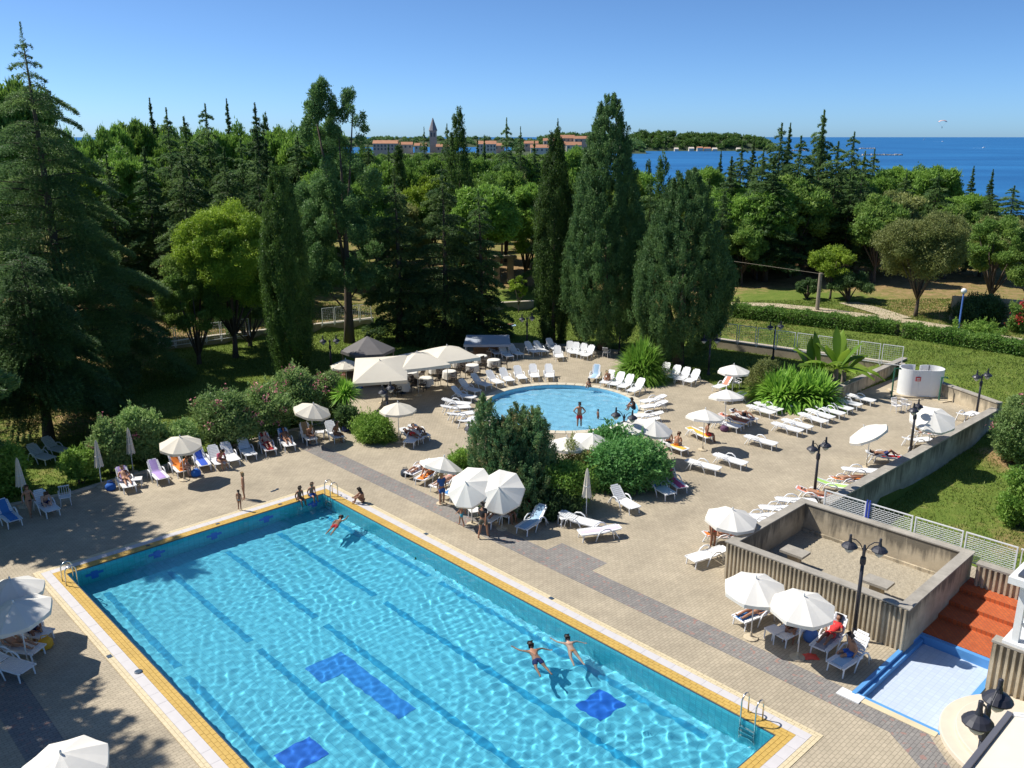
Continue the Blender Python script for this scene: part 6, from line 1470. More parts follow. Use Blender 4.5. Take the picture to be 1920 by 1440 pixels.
umbrella('white parasol cut by the left edge, farther of the pair', 20, 1099, 0); umbrella('white parasol cut by the left edge, nearer of the pair', 30, 1142, 10, -120); umbrella('white parasol cut by the bottom edge at the lower left', 118, 1428, 6, -100)
SQ = 'square cream cafe parasols'
umbrella('square cream cafe parasol, leftmost and partly shaded', 712, 682, 14, -100, USQ, M['cream_cloth'], 2.8, 'cafe_parasol', SQ, .1); umbrella('square cream cafe parasol in the middle of the three', 782, 668, 0, 0, USQ, M['cream_cloth'], 2.8, 'cafe_parasol', SQ, .45); umbrella('square cream cafe parasol rightmost and farthest of the three', 838, 656, 0, 0, USQ, M['cream_cloth'], 2.8, 'cafe_parasol', SQ, .5)
CLP = {}
CLP['base'] = ('base', MB().lathe([(.26, 0), (.26, .05), (.06, .09), (.04, .25)], 12).mesh('base', M['conc_pale']), None, None)
CLP['pole'] = ('pole', MB().lathe([(.024, .2), (.022, 2.5)], 8).mesh('pole', M['white_paint']), None, None)
def folded():
    vs = []; fs = []; n = 16; prof = [(.02, 2.52), (.07, 2.35), (.11, 2.0), (.15, 1.6), (.20, 1.22), (.21, 1.12)]
    for r_, z in prof:
        for k in range(n): a = 2 * math.pi * k / n; rr = r_ * (1.12 if k % 2 else .82); vs.append((rr * math.cos(a), rr * math.sin(a), z - (.06 if (k % 2 and z < 1.3) else 0)))
    for i in range(len(prof) - 1):
        for k in range(n): k2 = (k + 1) % n; fs.append((i * n + k, (i + 1) * n + k, (i + 1) * n + k2, i * n + k2))
    return MB().add(vs, fs).mesh('canopy', None)
CLP['canopy'] = ('canopy', folded(), M['cream_cloth'], None)
CLP['strap'] = ('strap', MB().lathe([(.155, 1.62), (.16, 1.66)], 12).mesh('strap', M['white_paint']), None, 'canopy')
for lb, px, by in (('closed cream parasol left of the purple towel lounger', 191, 912), ('closed cream parasol between the two purple towel loungers', 250, 886), ('closed white parasol in shade at the far left edge', 46, 950), ('closed pinkish parasol in mid deck before the rose bush', 1099, 972)):
    spawn(CLP, 'folded_parasol', lb, 'parasol', P(px, by), .3, 'folded parasols')

# ------------------------------------------------------------------ cafe
M['cafe_chair'] = mat_plain('dark rattan', (.06, .045, .035), .8, .3, 20)
M['bar_wood'] = mat_plain('bar wood', (.22, .12, .055), .7, .25, 6, .2)
def table_proto():
    d = {}; n = 32; vs = []; fs = []
    prof = [(0.02, .76), (.40, .76), (.48, .755), (.50, .72), (.51, .50), (.53, .30)]
    for i, (r_, z) in enumerate(prof):
        for k in range(n): a = 2 * math.pi * k / n; w = .04 * math.sin(8 * a) * max(0, i - 2) / 3; dz = -.10 * abs(math.sin(2 * a)) if i == len(prof) - 1 else 0; vs.append(((r_ + w) * math.cos(a), (r_ + w) * math.sin(a), z + dz))
    for i in range(len(prof) - 1):
        for k in range(n): k2 = (k + 1) % n; fs.append((i * n + k, (i + 1) * n + k, (i + 1) * n + k2, i * n + k2))
    fs.append(tuple(range(n)))
    d['leg'] = ('leg', MB().lathe([(.24, 0), (.24, .03), (.04, .06), (.04, .72)], 10).mesh('leg', M['rim']), None, None)
    d['top'] = ('table_top', MB().lathe([(.45, .71), (.45, .74)], 24).mesh('table_top', M['white_paint']), None, None)
    d['cloth'] = ('tablecloth', MB().add(vs, fs).mesh('tablecloth', M['white_cloth'], True), None, None)
    return d
def chair_proto(mat, arm=True):
    d = {}
    d['seat'] = ('seat', MB().box((0, 0, .43), (.46, .46, .05)).mesh('seat', mat), None, None)
    bk = MB()
    for k in range(5): bk.bar((-.2 + .1 * k, .22, .46), (-.2 + .1 * k, .30, .86), .06, .02)
    bk.bar((-.24, .30, .86), (.24, .30, .86), .05, .05); d['back'] = ('backrest', bk.mesh('backrest', mat), None, None)
    for i, (x, y) in enumerate(((-.2, -.2), (.2, -.2), (-.2, .22), (.2, .22))): d['leg%d' % i] = ('leg', MB().tube([(x, y, .43), (x * 1.15, y * 1.15, 0)], [.022, .018], 6).mesh('leg', mat), None, None)
    if arm:
        for s in (-1, 1): d['arm%d' % s] = ('armrest', MB().tube([(s * .25, .27, .66), (s * .26, 0, .67), (s * .25, -.2, .64), (s * .24, -.22, .43)], .022, 6).mesh('armrest', mat), None, None)
    return d
TP, CPd, CPw = table_proto(), chair_proto(M['cafe_chair']), chair_proto(M['white'])
tabs = [(727, 724), (755, 737), (772, 716), (800, 727), (818, 704), (843, 714), (860, 692), (886, 702), (902, 684), (926, 692)]
trng = random.Random(9)
for i, (px, py) in enumerate(tabs):
    p = P(px, py); spawn(TP, 'cafe_table', '%s white-clothed cafe table counted from the left' % ORD[i], 'table', p, trng.uniform(0, 6), 'white-clothed cafe tables')
    for k in range(3):
        a = trng.uniform(0, 1.2) + k * 2.1; q = p + Vector((math.cos(a), math.sin(a), 0)) * .78; spawn(CPd, 'cafe_chair', 'dark chair at the %s white-clothed cafe table from the left' % ORD[i], 'chair', q, a - math.pi / 2, 'dark chairs at the %s cafe table' % ORD[i])
def kiosk():
    b = P(692, 704); t = thing('kiosk', 'dark hexagonal kiosk tent behind the cafe parasols', 'kiosk', b, .2); zt, ze = zat(692, 630, b.y), zat(692, 655, b.y); r = 2.0
    for k in range(6):
        a, a2 = math.pi / 3 * k, math.pi / 3 * (k + 1); MB().add([(r * math.cos(a), r * math.sin(a), ze), (r * math.cos(a2), r * math.sin(a2), ze), (0, 0, zt), (r * math.cos(a), r * math.sin(a), ze - .22), (r * math.cos(a2), r * math.sin(a2), ze - .22)], [(0, 1, 2), (0, 3, 4, 1)]).build('roof_panel', M['grey_cloth'], t); MB().tube([(r * .93 * math.cos(a), r * .93 * math.sin(a), 0), (r * .93 * math.cos(a), r * .93 * math.sin(a), ze)], .05, 6).build('post', M['timber'], t)
    for k in (3, 4, 5): a = math.pi / 3 * (k + .5); MB().box((1.75 * math.cos(a), 1.75 * math.sin(a), .55), (1.9, .4, 1.1), a + math.pi / 2).build('counter', M['bar_wood'], t)
    MB().box((0, .2, .9), (1.2, .6, 1.8)).build('fridge', M['white_paint'], t)
kiosk()
def shade_roof():
    b = P(914, 668); t = thing('shade_roof', 'slanted grey blue canvas roof right of the cafe', 'canopy', b, 0); w = 1.75
    zf, zb = zat(914, 646, b.y - .6), zat(914, 629, b.y + 1.4)
    q = [(-w - .15, -.6, zf), (w + .15, -.6, zf), (w, 1.6, zb), (-w, 1.6, zb)]
    MB().add(q + [(x, y, z - .04) for x, y, z in q] + [(-w - .15, -.62, zf - .2), (w + .15, -.62, zf - .2)], [(0, 1, 2, 3), (7, 6, 5, 4), (0, 8, 9, 1), (1, 5, 6, 2), (3, 7, 4, 0), (2, 6, 7, 3)]).build('canvas', M['awning_blue'], t)
    for x, y, z in ((-w, -.55, zf), (w, -.55, zf), (-w, 1.5, zb), (w, 1.5, zb)): MB().tube([(x, y, 0), (x, y, z)], .035, 6).build('post', M['white_paint'], t)
    MB().box((0, .8, .5), (2.4, .6, 1.0)).build('counter', M['bar_wood'], t)
shade_roof()
b = P(716, 742); t = thing('bar_counter', 'brown wooden bar counter under the leftmost square parasol', 'counter', P(716, 722), .05)
MB().box((0, 0, .5), (2.6, .5, 1.0)).build('front', M['bar_wood'], t); MB().box((0, 0, 1.03), (2.8, .65, .06)).build('counter_top', M['timber'], t)
M['bin_blue'] = mat_plain('blue plastic', (.03, .13, .48), .4, .1)
t = thing('blue_bin', 'blue plastic bin beside the bar counter', 'bin', P(674, 728), .2); MB().lathe([(.24, 0), (.32, .8), (.34, .85)], 12).build('body', M['bin_blue'], t); MB().lathe([(.35, .85), (.33, .92), (.1, .97)], 12).build('lid', M['bin_blue'], t)
# white plastic chairs and small tables
for lb, px, by, rz in (('white plastic armchair in the far left shade beside the kerb', 124, 946, .5), ('white plastic armchair by the fan palm at the back row', 1137, 670, 2.6), ('white plastic chair beside the shower post, left of two', 1680, 772, .4), ('white plastic chair beside the shower post, right of two', 1697, 770, 2.2), ('white plastic chair under the farthest right deck umbrella', 1382, 728, 1.0)):
    spawn(CPw, 'plastic_chair', lb, 'chair', P(px, by), rz, 'white plastic chairs')
ST = {'top': ('table_top', MB().box((0, 0, .42), (.5, .5, .04)).mesh('table_top', M['white']), None, None)}
for i, (x, y) in enumerate(((-.21, -.21), (.21, -.21), (-.21, .21), (.21, .21))): ST['leg%d' % i] = ('leg', MB().tube([(x, y, .42), (x * 1.08, y * 1.08, 0)], [.03, .02], 6).mesh('leg', M['white']), None, None)
for lb, px, by, rz in (('small white table between the two purple towel loungers', 258, 912, .3), ('small white table in front of the left planter parasol', 1450, 1200, .5), ('small white table at the right end of the hedge row', 600, 822, .2), ('small white table in the lower left corner group', 70, 1190, .4), ('small white table left of the lilac towel lounger', 1058, 985, .3), ('small white table in the crowded parasol group', 890, 972, .4)):
    spawn(ST, 'side_table', lb, 'table', P(px, by), rz, 'small white side tables')
# bags and loose things
def bag(name, label, px, py, c, s=.4, z=0.0, shape='bag'):
    p = P(px, py, z); t = thing(name, label, 'bag', (p.x, p.y, z), .4); m_ = mat_plain(label[:20], c, .85, .2, 8)
    MB().lathe([(s * .42, 0), (s * .52, s * .15), (s * .5, s * .5), (s * .3, s * .72)], 10).build('body', m_, t, True); MB().tube([(-s * .25, 0, s * .66), (-s * .2, 0, s * .95), (s * .2, 0, s * .95), (s * .25, 0, s * .66)], s * .04, 5).build('handle', m_, t)
bag('beach_bag', 'blue bag beside the first lounger of the hedge row', 208, 918, (.02, .12, .45), .5); bag('beach_bag', 'yellow bag under the nearer left edge parasol', 86, 1214, (.75, .40, .03), .5); bag('beach_bag', 'blue bag next to the seated man in orange', 368, 892, (.02, .14, .5), .5)
bag('beach_bag', 'dark bag at the left end of the crowded parasol group', 760, 892, (.03, .04, .06), .5); bag('beach_bag', 'blue patterned bag under the right planter parasol', 1520, 1200, (.08, .18, .45), .55); bag('beach_bag', 'red bag on the lounger in the crowded group', 996, 952, (.65, .04, .06), .45, .3); bag('beach_bag', 'dark bag beside the coral sunbather on the right deck', 1358, 808, (.12, .05, .10), .5); bag('beach_bag', 'dark blue bag beside the second hedge row parasol', 648, 808, (.03, .05, .15), .45)
def heap(name, label, px, py, c, s=.5):
    p = P(px, py); rng = np.random.default_rng(px); n = 12; X, Y = np.meshgrid(np.linspace(-1, 1, n), np.linspace(-1, 1, n), indexing='ij'); Z = np.clip(1 - (X ** 2 + Y ** 2) * .8, 0, 1) * .12 * rng.uniform(.4, 1, X.shape) + .006
    idx = np.arange(n * n).reshape(n, n); me = np_mesh(name, np.stack([X * s / 2 * (1 + .1 * rng.normal(size=X.shape)), Y * s / 3, Z], -1).reshape(-1, 3), np.stack([idx[:-1, :-1], idx[1:, :-1], idx[1:, 1:], idx[:-1, 1:]], -1).reshape(-1, 4), mat_plain(label[:18], c, .9, .2, 9), True)
    o = part(name, me, None, None, p); tag(o, label, 'towel')
heap('crumpled_towel', 'crumpled red towel on the pavers before the planter loungers', 1518, 1232, (.75, .10, .07), .55)
def flipflops():
    p = P(653 - 0, 922); 
    for k, (px, py) in enumerate(((512, 921), (519, 918))):
        p = P(px, py); t = thing('flip_flop', ['left flip-flop lying beside the seated children', 'right flip-flop lying beside the seated children'][k], 'shoe', p, .8 + .3 * k); MB().prism([(-.13, -.04), (-.05, -.045), (.1, -.05), (.14, 0), (.1, .05), (-.05, .04), (-.13, .035)], 0, .025).build('sole', M['rim'], t); MB().tube([(.07, 0, .02), (.03, .04, .05), (-.02, .045, .02)], .008, 5).tube([(.07, 0, .02), (.03, -.04, .05), (-.02, -.045, .02)], .008, 5).build('strap', M['rim'], t)
flipflops()
# ------------------------------------------------------------------ people
M['skin'] = mat_plain('tanned skin', (.40, .20, .115), .55, .1, 6)
M['skin_d'] = mat_plain('deeply tanned skin', (.27, .125, .07), .5, .1, 6)
M['skin_l'] = mat_plain('light skin', (.56, .34, .24), .55, .1, 6)
M['hair_dark'] = mat_plain('dark hair', (.025, .016, .012), .6, .3, 20)
M['hair_brown'] = mat_plain('brown hair', (.11, .06, .03), .6, .3, 20)
M['hair_fair'] = mat_plain('fair hair', (.36, .25, .12), .6, .3, 20)
SW = {k: mat_plain(k + ' swimwear', c, .8, .1, 10) for k, c in {'black': (.015, .015, .02), 'red': (.62, .03, .03), 'blue': (.03, .12, .42), 'navy': (.02, .03, .12), 'white': (.72, .70, .68), 'teal': (.05, .38, .50), 'orange': (.75, .25, .05), 'khaki': (.09, .085, .06), 'pink': (.65, .12, .2)}.items()}
def skin_mesh(name, verts, edges, radii, root, sub=1):
    me = bpy.data.meshes.new(name); me.from_pydata(verts, edges, []); o = bpy.data.objects.new(name, me); COL.objects.link(o)
    o.modifiers.new('Skin', 'SKIN'); sl = o.data.skin_vertices[0]
    for i, r in enumerate(radii): sl.data[i].radius = r if hasattr(r, '__len__') else (r, r)
    for i in range(len(radii)): sl.data[i].use_root = (i == root)
    m = o.modifiers.new('Sub', 'SUBSURF'); m.levels = sub; m.render_levels = sub
    dg = bpy.context.evaluated_depsgraph_get(); out = bpy.data.meshes.new_from_object(o.evaluated_get(dg)); bpy.data.objects.remove(o); bpy.data.meshes.remove(me); out.shade_smooth(); out.name = name
    return out
def figure(J):
    """J: joints in metres for a 1.70 m adult. Returns body, trunks, top, hair meshes."""
    V = [Vector(J[k]) for k in ('pel', 'waist', 'chest', 'neck')]
    hd = Vector(J['head']); nk = V[3]; up = (hd - nk).normalized(); face = Vector(J.get('face', (0, -1, 0)))
    face = (face - up * face.dot(up)).normalized()
    vs = V + [nk + up * .05, hd - up * .05 + face * .01, hd + up * .03, hd + up * .085]; rad = [(.135, .11), (.12, .095), (.15, .11), .058, .052, .072, .085, .05]
    es = [(0, 1), (1, 2), (2, 3), (3, 4), (4, 5), (5, 6), (6, 7)]
    # nose and chin
    vs += [hd - up * .02 + face * .095]; rad += [.012]; es += [(5, len(vs) - 1)]
    hands = []
    for s in ('l', 'r'):
        sh, el, wr = (Vector(J[k + s]) for k in ('sh', 'el', 'wr')); i = len(vs); vs += [sh, el, wr, wr + (wr - el).normalized() * .07]; rad += [.062, .042, .028, (.036, .022)]; es += [(2, i), (i, i + 1), (i + 1, i + 2), (i + 2, i + 3)]
        d = (wr - el).normalized(); sd = d.cross(Vector((.3, .2, 1))).normalized(); base = wr + d * .08
        for k in range(4): hands.append((base + sd * (-.03 + .02 * k), base + sd * (-.034 + .0225 * k) + d * (.05 if k in (1, 2) else .042) + sd.cross(d) * .012, base + sd * (-.034 + .0225 * k) + d * (.085 if k in (1, 2) else .07) + sd.cross(d) * .03))
        hands.append((wr + d * .03 + sd * .03, wr + d * .055 + sd * .06, wr + d * .085 + sd * .07))
    for s in ('l', 'r'):
        hp, kn, an, to = (Vector(J[k + s]) for k in ('hp', 'kn', 'an', 'to')); i = len(vs); vs += [hp, (hp + kn) / 2, kn, (kn * .55 + an * .45), an, to]; rad += [.092, .080, .055, .056, .036, (.038, .026)]; es += [(0, i), (i, i + 1), (i + 1, i + 2), (i + 2, i + 3), (i + 3, i + 4), (i + 4, i + 5)]
    body = skin_mesh('body', [tuple(v) for v in vs], es, rad, 0)
    bm = bmesh.new(); bm.from_mesh(body)
    mb = MB()
    for a, b, c in hands: mb.tube([a, b, c], [.0095, .009, .006], 5)
    tmp = mb.mesh('hands'); bm.from_mesh(tmp); bm.to_mesh(body); bm.free(); bpy.data.meshes.remove(tmp); body.shade_smooth()
    def garment(n, verts, rads, edges): return skin_mesh(n, [tuple(v) for v in verts], edges, rads, 0)
    pel, wa, ch = V[0], V[1], V[2]; hl, hr, kl, kr = (Vector(J[k]) for k in ('hpl', 'hpr', 'knl', 'knr'))
    trunks = garment('swimwear', [pel, pel.lerp(wa, .55), hl, hl.lerp(kl, .66), hr, hr.lerp(kr, .66)], [(.155, .13), (.14, .115), .116, .104, .116, .104], [(0, 1), (0, 2), (2, 3), (0, 4), (4, 5)])
    brief = garment('swimwear', [pel, pel.lerp(wa, .3), hl, hl.lerp(kl, .12), hr, hr.lerp(kr, .12)], [(.146, .120), (.135, .11), .104, .10, .104, .10], [(0, 1), (0, 2), (2, 3), (0, 4), (4, 5)])
    shirt = garment('shirt', [pel.lerp(wa, .2), wa, ch, ch.lerp(nk, .7), Vector(J['shl']), Vector(J['shl']).lerp(Vector(J['ell']), .6), Vector(J['shr']), Vector(J['shr']).lerp(Vector(J['elr']), .6)], [(.152, .128), (.142, .118), (.168, .128), .075, .078, .062, .078, .062], [(0, 1), (1, 2), (2, 3), (2, 4), (4, 5), (2, 6), (6, 7)])
    bra = garment('bikini_top', [ch.lerp(wa, .3), ch.lerp(nk, .12)], [(.155, .118), (.158, .118)], [(0, 1)])
    bk = -face
    hair = garment('hair', [hd + up * .035 + bk * .012, hd + up * .10 + bk * .012, hd - up * .04 + bk * .05], [.092, .055, .06], [(0, 1), (0, 2)])
    lhair = garment('hair', [hd + up * .035 + bk * .012, hd + up * .10 + bk * .012, hd - up * .04 + bk * .055, hd - up * .16 + bk * .075], [.093, .055, .07, .045], [(0, 1), (0, 2), (2, 3)])
    return dict(body=body, trunks=trunks, brief=brief, shirt=shirt, bra=bra, hair=hair, lhair=lhair)
def base_pose(**kw):
    J = dict(pel=(0, 0, .93), waist=(0, 0, 1.08), chest=(0, .01, 1.28), neck=(0, .01, 1.44), head=(0, -.01, 1.57), face=(0, -1, 0), shl=(-.17, .01, 1.38), shr=(.17, .01, 1.38), ell=(-.22, .02, 1.10), elr=(.22, .02, 1.10), wrl=(-.23, -.04, .86), wrr=(.23, -.04, .86),
             hpl=(-.09, 0, .88), hpr=(.09, 0, .88), knl=(-.10, -.01, .48), knr=(.10, -.01, .48), anl=(-.11, .03, .07), anr=(.11, .03, .07), tol=(-.12, -.11, .03), tor=(.12, -.11, .03)); J.update(kw); return J
POSE = {}
POSE['stand'] = figure(base_pose())
POSE['walk'] = figure(base_pose(knl=(-.10, -.16, .50), anl=(-.11, -.20, .08), tol=(-.12, -.33, .04), knr=(.10, .08, .48), anr=(.11, .22, .09), tor=(.12, .10, .03), ell=(-.23, .12, 1.12), wrl=(-.22, .16, .88), elr=(.23, -.06, 1.12), wrr=(.20, -.22, .95)))
POSE['hips'] = figure(base_pose(ell=(-.36, .06, 1.14), wrl=(-.19, -.02, .97), elr=(.36, .06, 1.14), wrr=(.19, -.02, .97)))
# seated with the lower legs hanging (origin at the seat)
POSE['edge'] = figure(base_pose(pel=(0, 0, .10), waist=(0, .0, .25), chest=(0, -.03, .44), neck=(0, -.06, .60), head=(0, -.11, .72), shl=(-.17, -.04, .54), shr=(.17, -.04, .54), ell=(-.24, .04, .30), elr=(.24, .04, .30), wrl=(-.22, -.05, .07), wrr=(.22, -.05, .07), hpl=(-.09, -.03, .09), hpr=(.09, -.03, .09), knl=(-.11, -.42, .08), knr=(.11, -.42, .08), anl=(-.11, -.46, -.32), anr=(.11, -.46, -.32), tol=(-.12, -.58, -.37), tor=(.12, -.58, -.37)))
POSE['lean'] = figure(base_pose(pel=(0, 0, .10), waist=(0, -.05, .24), chest=(0, -.16, .40), neck=(0, -.27, .52), head=(0, -.36, .60), face=(0, -.8, -.6), shl=(-.17, -.20, .48), shr=(.17, -.20, .48), ell=(-.20, -.32, .22), elr=(.20, -.32, .22), wrl=(-.08, -.48, .16), wrr=(.08, -.48, .16), hpl=(-.09, -.03, .09), hpr=(.09, -.03, .09), knl=(-.14, -.40, .12), knr=(.14, -.40, .12), anl=(-.14, -.42, -.28), anr=(.14, -.42, -.28), tol=(-.15, -.55, -.33), tor=(.15, -.55, -.33)))
# sitting on the ground hugging the knees
POSE['hug'] = figure(base_pose(pel=(0, 0, .11), waist=(0, -.03, .26), chest=(0, -.08, .44), neck=(0, -.15, .58), head=(0, -.20, .70), shl=(-.17, -.09, .54), shr=(.17, -.09, .54), ell=(-.22, -.30, .36), elr=(.22, -.30, .36), wrl=(-.06, -.46, .32), wrr=(.06, -.46, .30), hpl=(-.09, -.03, .10), hpr=(.09, -.03, .10), knl=(-.10, -.34, .42), knr=(.10, -.34, .42), anl=(-.10, -.46, .06), anr=(.10, -.46, .06), tol=(-.10, -.60, .03), tor=(.10, -.60, .03)))
# lying on the back: head toward +y
POSE['lie'] = figure(base_pose(pel=(0, 0, .11), waist=(0, .15, .11), chest=(0, .34, .12), neck=(0, .51, .12), head=(0, .64, .13), face=(0, .1, 1), shl=(-.17, .45, .11), shr=(.17, .45, .11), ell=(-.28, .22, .08), elr=(.28, .22, .08), wrl=(-.24, -.02, .08), wrr=(.24, -.02, .08), hpl=(-.09, -.05, .10), hpr=(.09, -.05, .10), knl=(-.11, -.44, .13), knr=(.11, -.46, .11), anl=(-.12, -.85, .06), anr=(.12, -.87, .06), tol=(-.14, -.92, .15), tor=(.14, -.94, .15)))
# lying with knees drawn up and an arm behind the head
POSE['knees'] = figure(base_pose(pel=(0, 0, .11), waist=(0, .15, .11), chest=(0, .34, .13), neck=(0, .50, .15), head=(0, .62, .19), face=(0, -.3, 1), shl=(-.17, .45, .12), shr=(.17, .45, .12), ell=(-.38, .56, .12), elr=(.28, .22, .08), wrl=(-.16, .70, .10), wrr=(.12, .02, .20), hpl=(-.09, -.05, .10), hpr=(.09, -.05, .10), knl=(-.12, -.32, .42), knr=(.12, -.40, .28), anl=(-.12, -.55, .07), anr=(.12, -.74, .06), tol=(-.12, -.68, .05), tor=(.14, -.86, .10)))
# reclining against a raised backrest (hinge near the hips)
c42, s42 = math.cos(R(42)), math.sin(R(42))
def rec(s, off=.11): return (0, s * c42 - off * s42, s * s42 + off * c42)
def recx(x, s, off=.11): q = rec(s, off); return (x, q[1], q[2])
POSE['recline'] = figure(base_pose(pel=(0, -.04, .11), waist=rec(.12), chest=rec(.34), neck=rec(.52), head=rec(.66, .15), face=(0, -1, .5), shl=recx(-.17, .44), shr=recx(.17, .44), ell=(-.28, .10, .22), elr=(.28, .10, .22), wrl=(-.20, -.12, .16), wrr=(.12, -.14, .24), hpl=(-.09, -.08, .10), hpr=(.09, -.08, .10), knl=(-.11, -.47, .16), knr=(.11, -.46, .20), anl=(-.12, -.86, .06), anr=(.12, -.84, .06), tol=(-.13, -.94, .14), tor=(.13, -.92, .14)))
# swimming face down: head toward +y, water surface at z=0
POSE['swim'] = figure(base_pose(pel=(0, 0, -.06), waist=(0, .15, -.03), chest=(0, .34, .0), neck=(0, .50, .06), head=(0, .61, .13), face=(0, 1, -.1), shl=(-.18, .44, .02), shr=(.18, .44, .02), ell=(-.38, .60, -.02), elr=(.36, .52, -.05), wrl=(-.50, .82, -.05), wrr=(.56, .44, -.12), hpl=(-.09, -.05, -.07), hpr=(.09, -.05, -.07), knl=(-.15, -.40, -.16), knr=(.16, -.38, -.20), anl=(-.17, -.78, -.12), anr=(.22, -.70, -.26), tol=(-.18, -.92, -.12), tor=(.26, -.83, -.28)))
POSE['crawl'] = figure(base_pose(pel=(0, 0, -.06), waist=(0, .15, -.03), chest=(0, .34, -.01), neck=(0, .50, .03), head=(0, .62, .07), face=(.3, .9, -.2), shl=(-.18, .44, .0), shr=(.18, .44, .0), ell=(-.22, .20, -.10), elr=(.24, .66, .02), wrl=(-.20, -.02, -.16), wrr=(.20, .92, -.04), hpl=(-.09, -.05, -.07), hpr=(.09, -.05, -.07), knl=(-.10, -.45, -.10), knr=(.10, -.45, -.12), anl=(-.10, -.86, -.07), anr=(.12, -.84, -.16), tol=(-.10, -1.0, -.07), tor=(.12, -.98, -.18)))
def person(label, pose, loc, rz, wear='trunks', col='blue', skin='skin', hair='hair_dark', long=False, scale=1.0, shirt=None, bra=None, water=False):
    S = POSE[pose]; t = thing('person', label, 'person', loc, rz, None, scale); b = part('body', S['body'], t, M[skin]); objs = [b]
    objs.append(part('swimwear', S[wear], t, SW[col]))
    if shirt: objs.append(part('shirt', S['shirt'], t, SW[shirt]))
    if bra: objs.append(part('bikini_top', S['bra'], t, SW[bra]))
    objs.append(part('hair', S['lhair' if long else 'hair'], t, M[hair]))
    if water:
        for o in objs: o.cycles.is_caustics_receiver = True
    return t
def on_lounger(label, i, pose, **kw):
    c, rz, ang = LG[i]; off = Vector((math.cos(rz), math.sin(rz), 0)); along = kw.pop('along', {'lie': -.02, 'knees': .05, 'recline': .12, 'edge': -.1, 'lean': -.1, 'hug': -.05}[pose]); turn = kw.pop('turn', 0)
    p = c + off * along; z = c.z + SEATZ + .02 + kw.pop('dz', 0)
    person(label, pose, (p.x, p.y, z), rz - math.pi / 2 + turn, **kw)
# standing people
person('man in dark shirt and shorts standing at the edge of the pool', 'walk', P(906, 1009), 2.6, 'trunks', 'khaki', 'skin', 'hair_dark', shirt='black', scale=1.02)
person('boy in turquoise shorts walking barefoot near the man in dark shirt', 'walk', P(866, 986), -1.9, 'trunks', 'teal', 'skin', 'hair_dark', scale=.74)
person('woman in blue shirt standing by the coral towel loungers', 'stand', P(829, 946), .6, 'trunks', 'blue', 'skin', 'hair_fair', True, shirt='blue', scale=.97)
person('girl standing on the pavers behind a smaller child', 'stand', P(458, 936), -1.2, 'brief', 'white', 'skin', 'hair_fair', True, scale=.84)
person('small child standing on the yellow pool rim', 'stand', P(450, 956, .03), 2.9, 'brief', 'teal', 'skin_d', 'hair_dark', scale=.60)
person('man in red shorts standing hands on hips in the round pool', 'hips', (P(1086, 803, -.3).x, P(1086, 803, -.3).y, -.36), 3.05, 'trunks', 'red', 'skin', 'hair_dark', water=True, scale=1.04)
person('toddler standing in the round pool beside the man in red shorts', 'stand', (P(1121, 787, -.3).x, P(1121, 787, -.3).y, -.58), 2.0, 'brief', 'navy', 'skin_d', 'hair_dark', water=True, scale=.58)
person('woman in bikini standing left of the planter corner', 'stand', P(1336, 1028), .5, 'brief', 'red', 'skin_d', 'hair_brown', True, bra='red', scale=.96)
person('woman bending in the shade beside the closed white parasol', 'walk', P(58, 968), 1.0, 'brief', 'black', 'skin', 'hair_brown', True, bra='black', scale=.92)
# by the pool rim
rzl = POOL_RZ - math.pi / 2                         # facing into the pool from the far left wall
e1 = UV(COP - .12, (P(545, 925, .1) - PA).dot(D1), .03); e2 = UV(COP - .12, (P(571, 920, .1) - PA).dot(D1), .03)
person('child sitting on the far pool rim, left of the two', 'edge', e1, POOL_RZ + math.pi / 2, 'brief', 'navy', 'skin_d', 'hair_dark', scale=.86)
person('child in blue trunks sitting on the far pool rim, right of the two', 'edge', e2, POOL_RZ + math.pi / 2, 'trunks', 'blue', 'skin', 'hair_brown', scale=.86)
person('tanned person crouching at the pool rim near the far ladder', 'hug', P(682, 942, .03), POOL_RZ - .6, 'brief', 'black', 'skin_d', 'hair_dark', True, scale=.95)
person('person in dark clothes sitting at the right rim of the round pool', 'hug', P(1189, 768, .03), -1.3, 'trunks', 'black', 'skin_d', 'hair_dark', shirt='black')
person('person sitting at the upper rim of the round pool by the pale blue lounger', 'hug', P(1106, 726, .03), -.6, 'brief', 'orange', 'skin_d', 'hair_dark', scale=.8)
# swimmers
def swimmer(label, px, py, hx, hy, pose, **kw):
    p, h = P(px, py, WATER_Z), P(hx, hy, WATER_Z); d = h - p; person(label, pose, (p.x, p.y, WATER_Z - .07), math.atan2(d.y, d.x) - math.pi / 2, water=True, **kw)
swimmer('swimmer stretched out near the far corner of the big pool', 630, 982, 648, 962, 'crawl', wear='trunks', col='red', skin='skin', hair='hair_dark')
swimmer('male swimmer in dark shorts with arms spread in the big pool', 1006, 1232, 992, 1208, 'swim', wear='trunks', col='navy', skin='skin', hair='hair_dark', scale=1.05)
swimmer('woman swimming in a bikini beside the man in dark shorts', 1072, 1216, 1060, 1192, 'swim', wear='brief', col='orange', skin='skin_l', hair='hair_dark', scale=.95, bra='black')
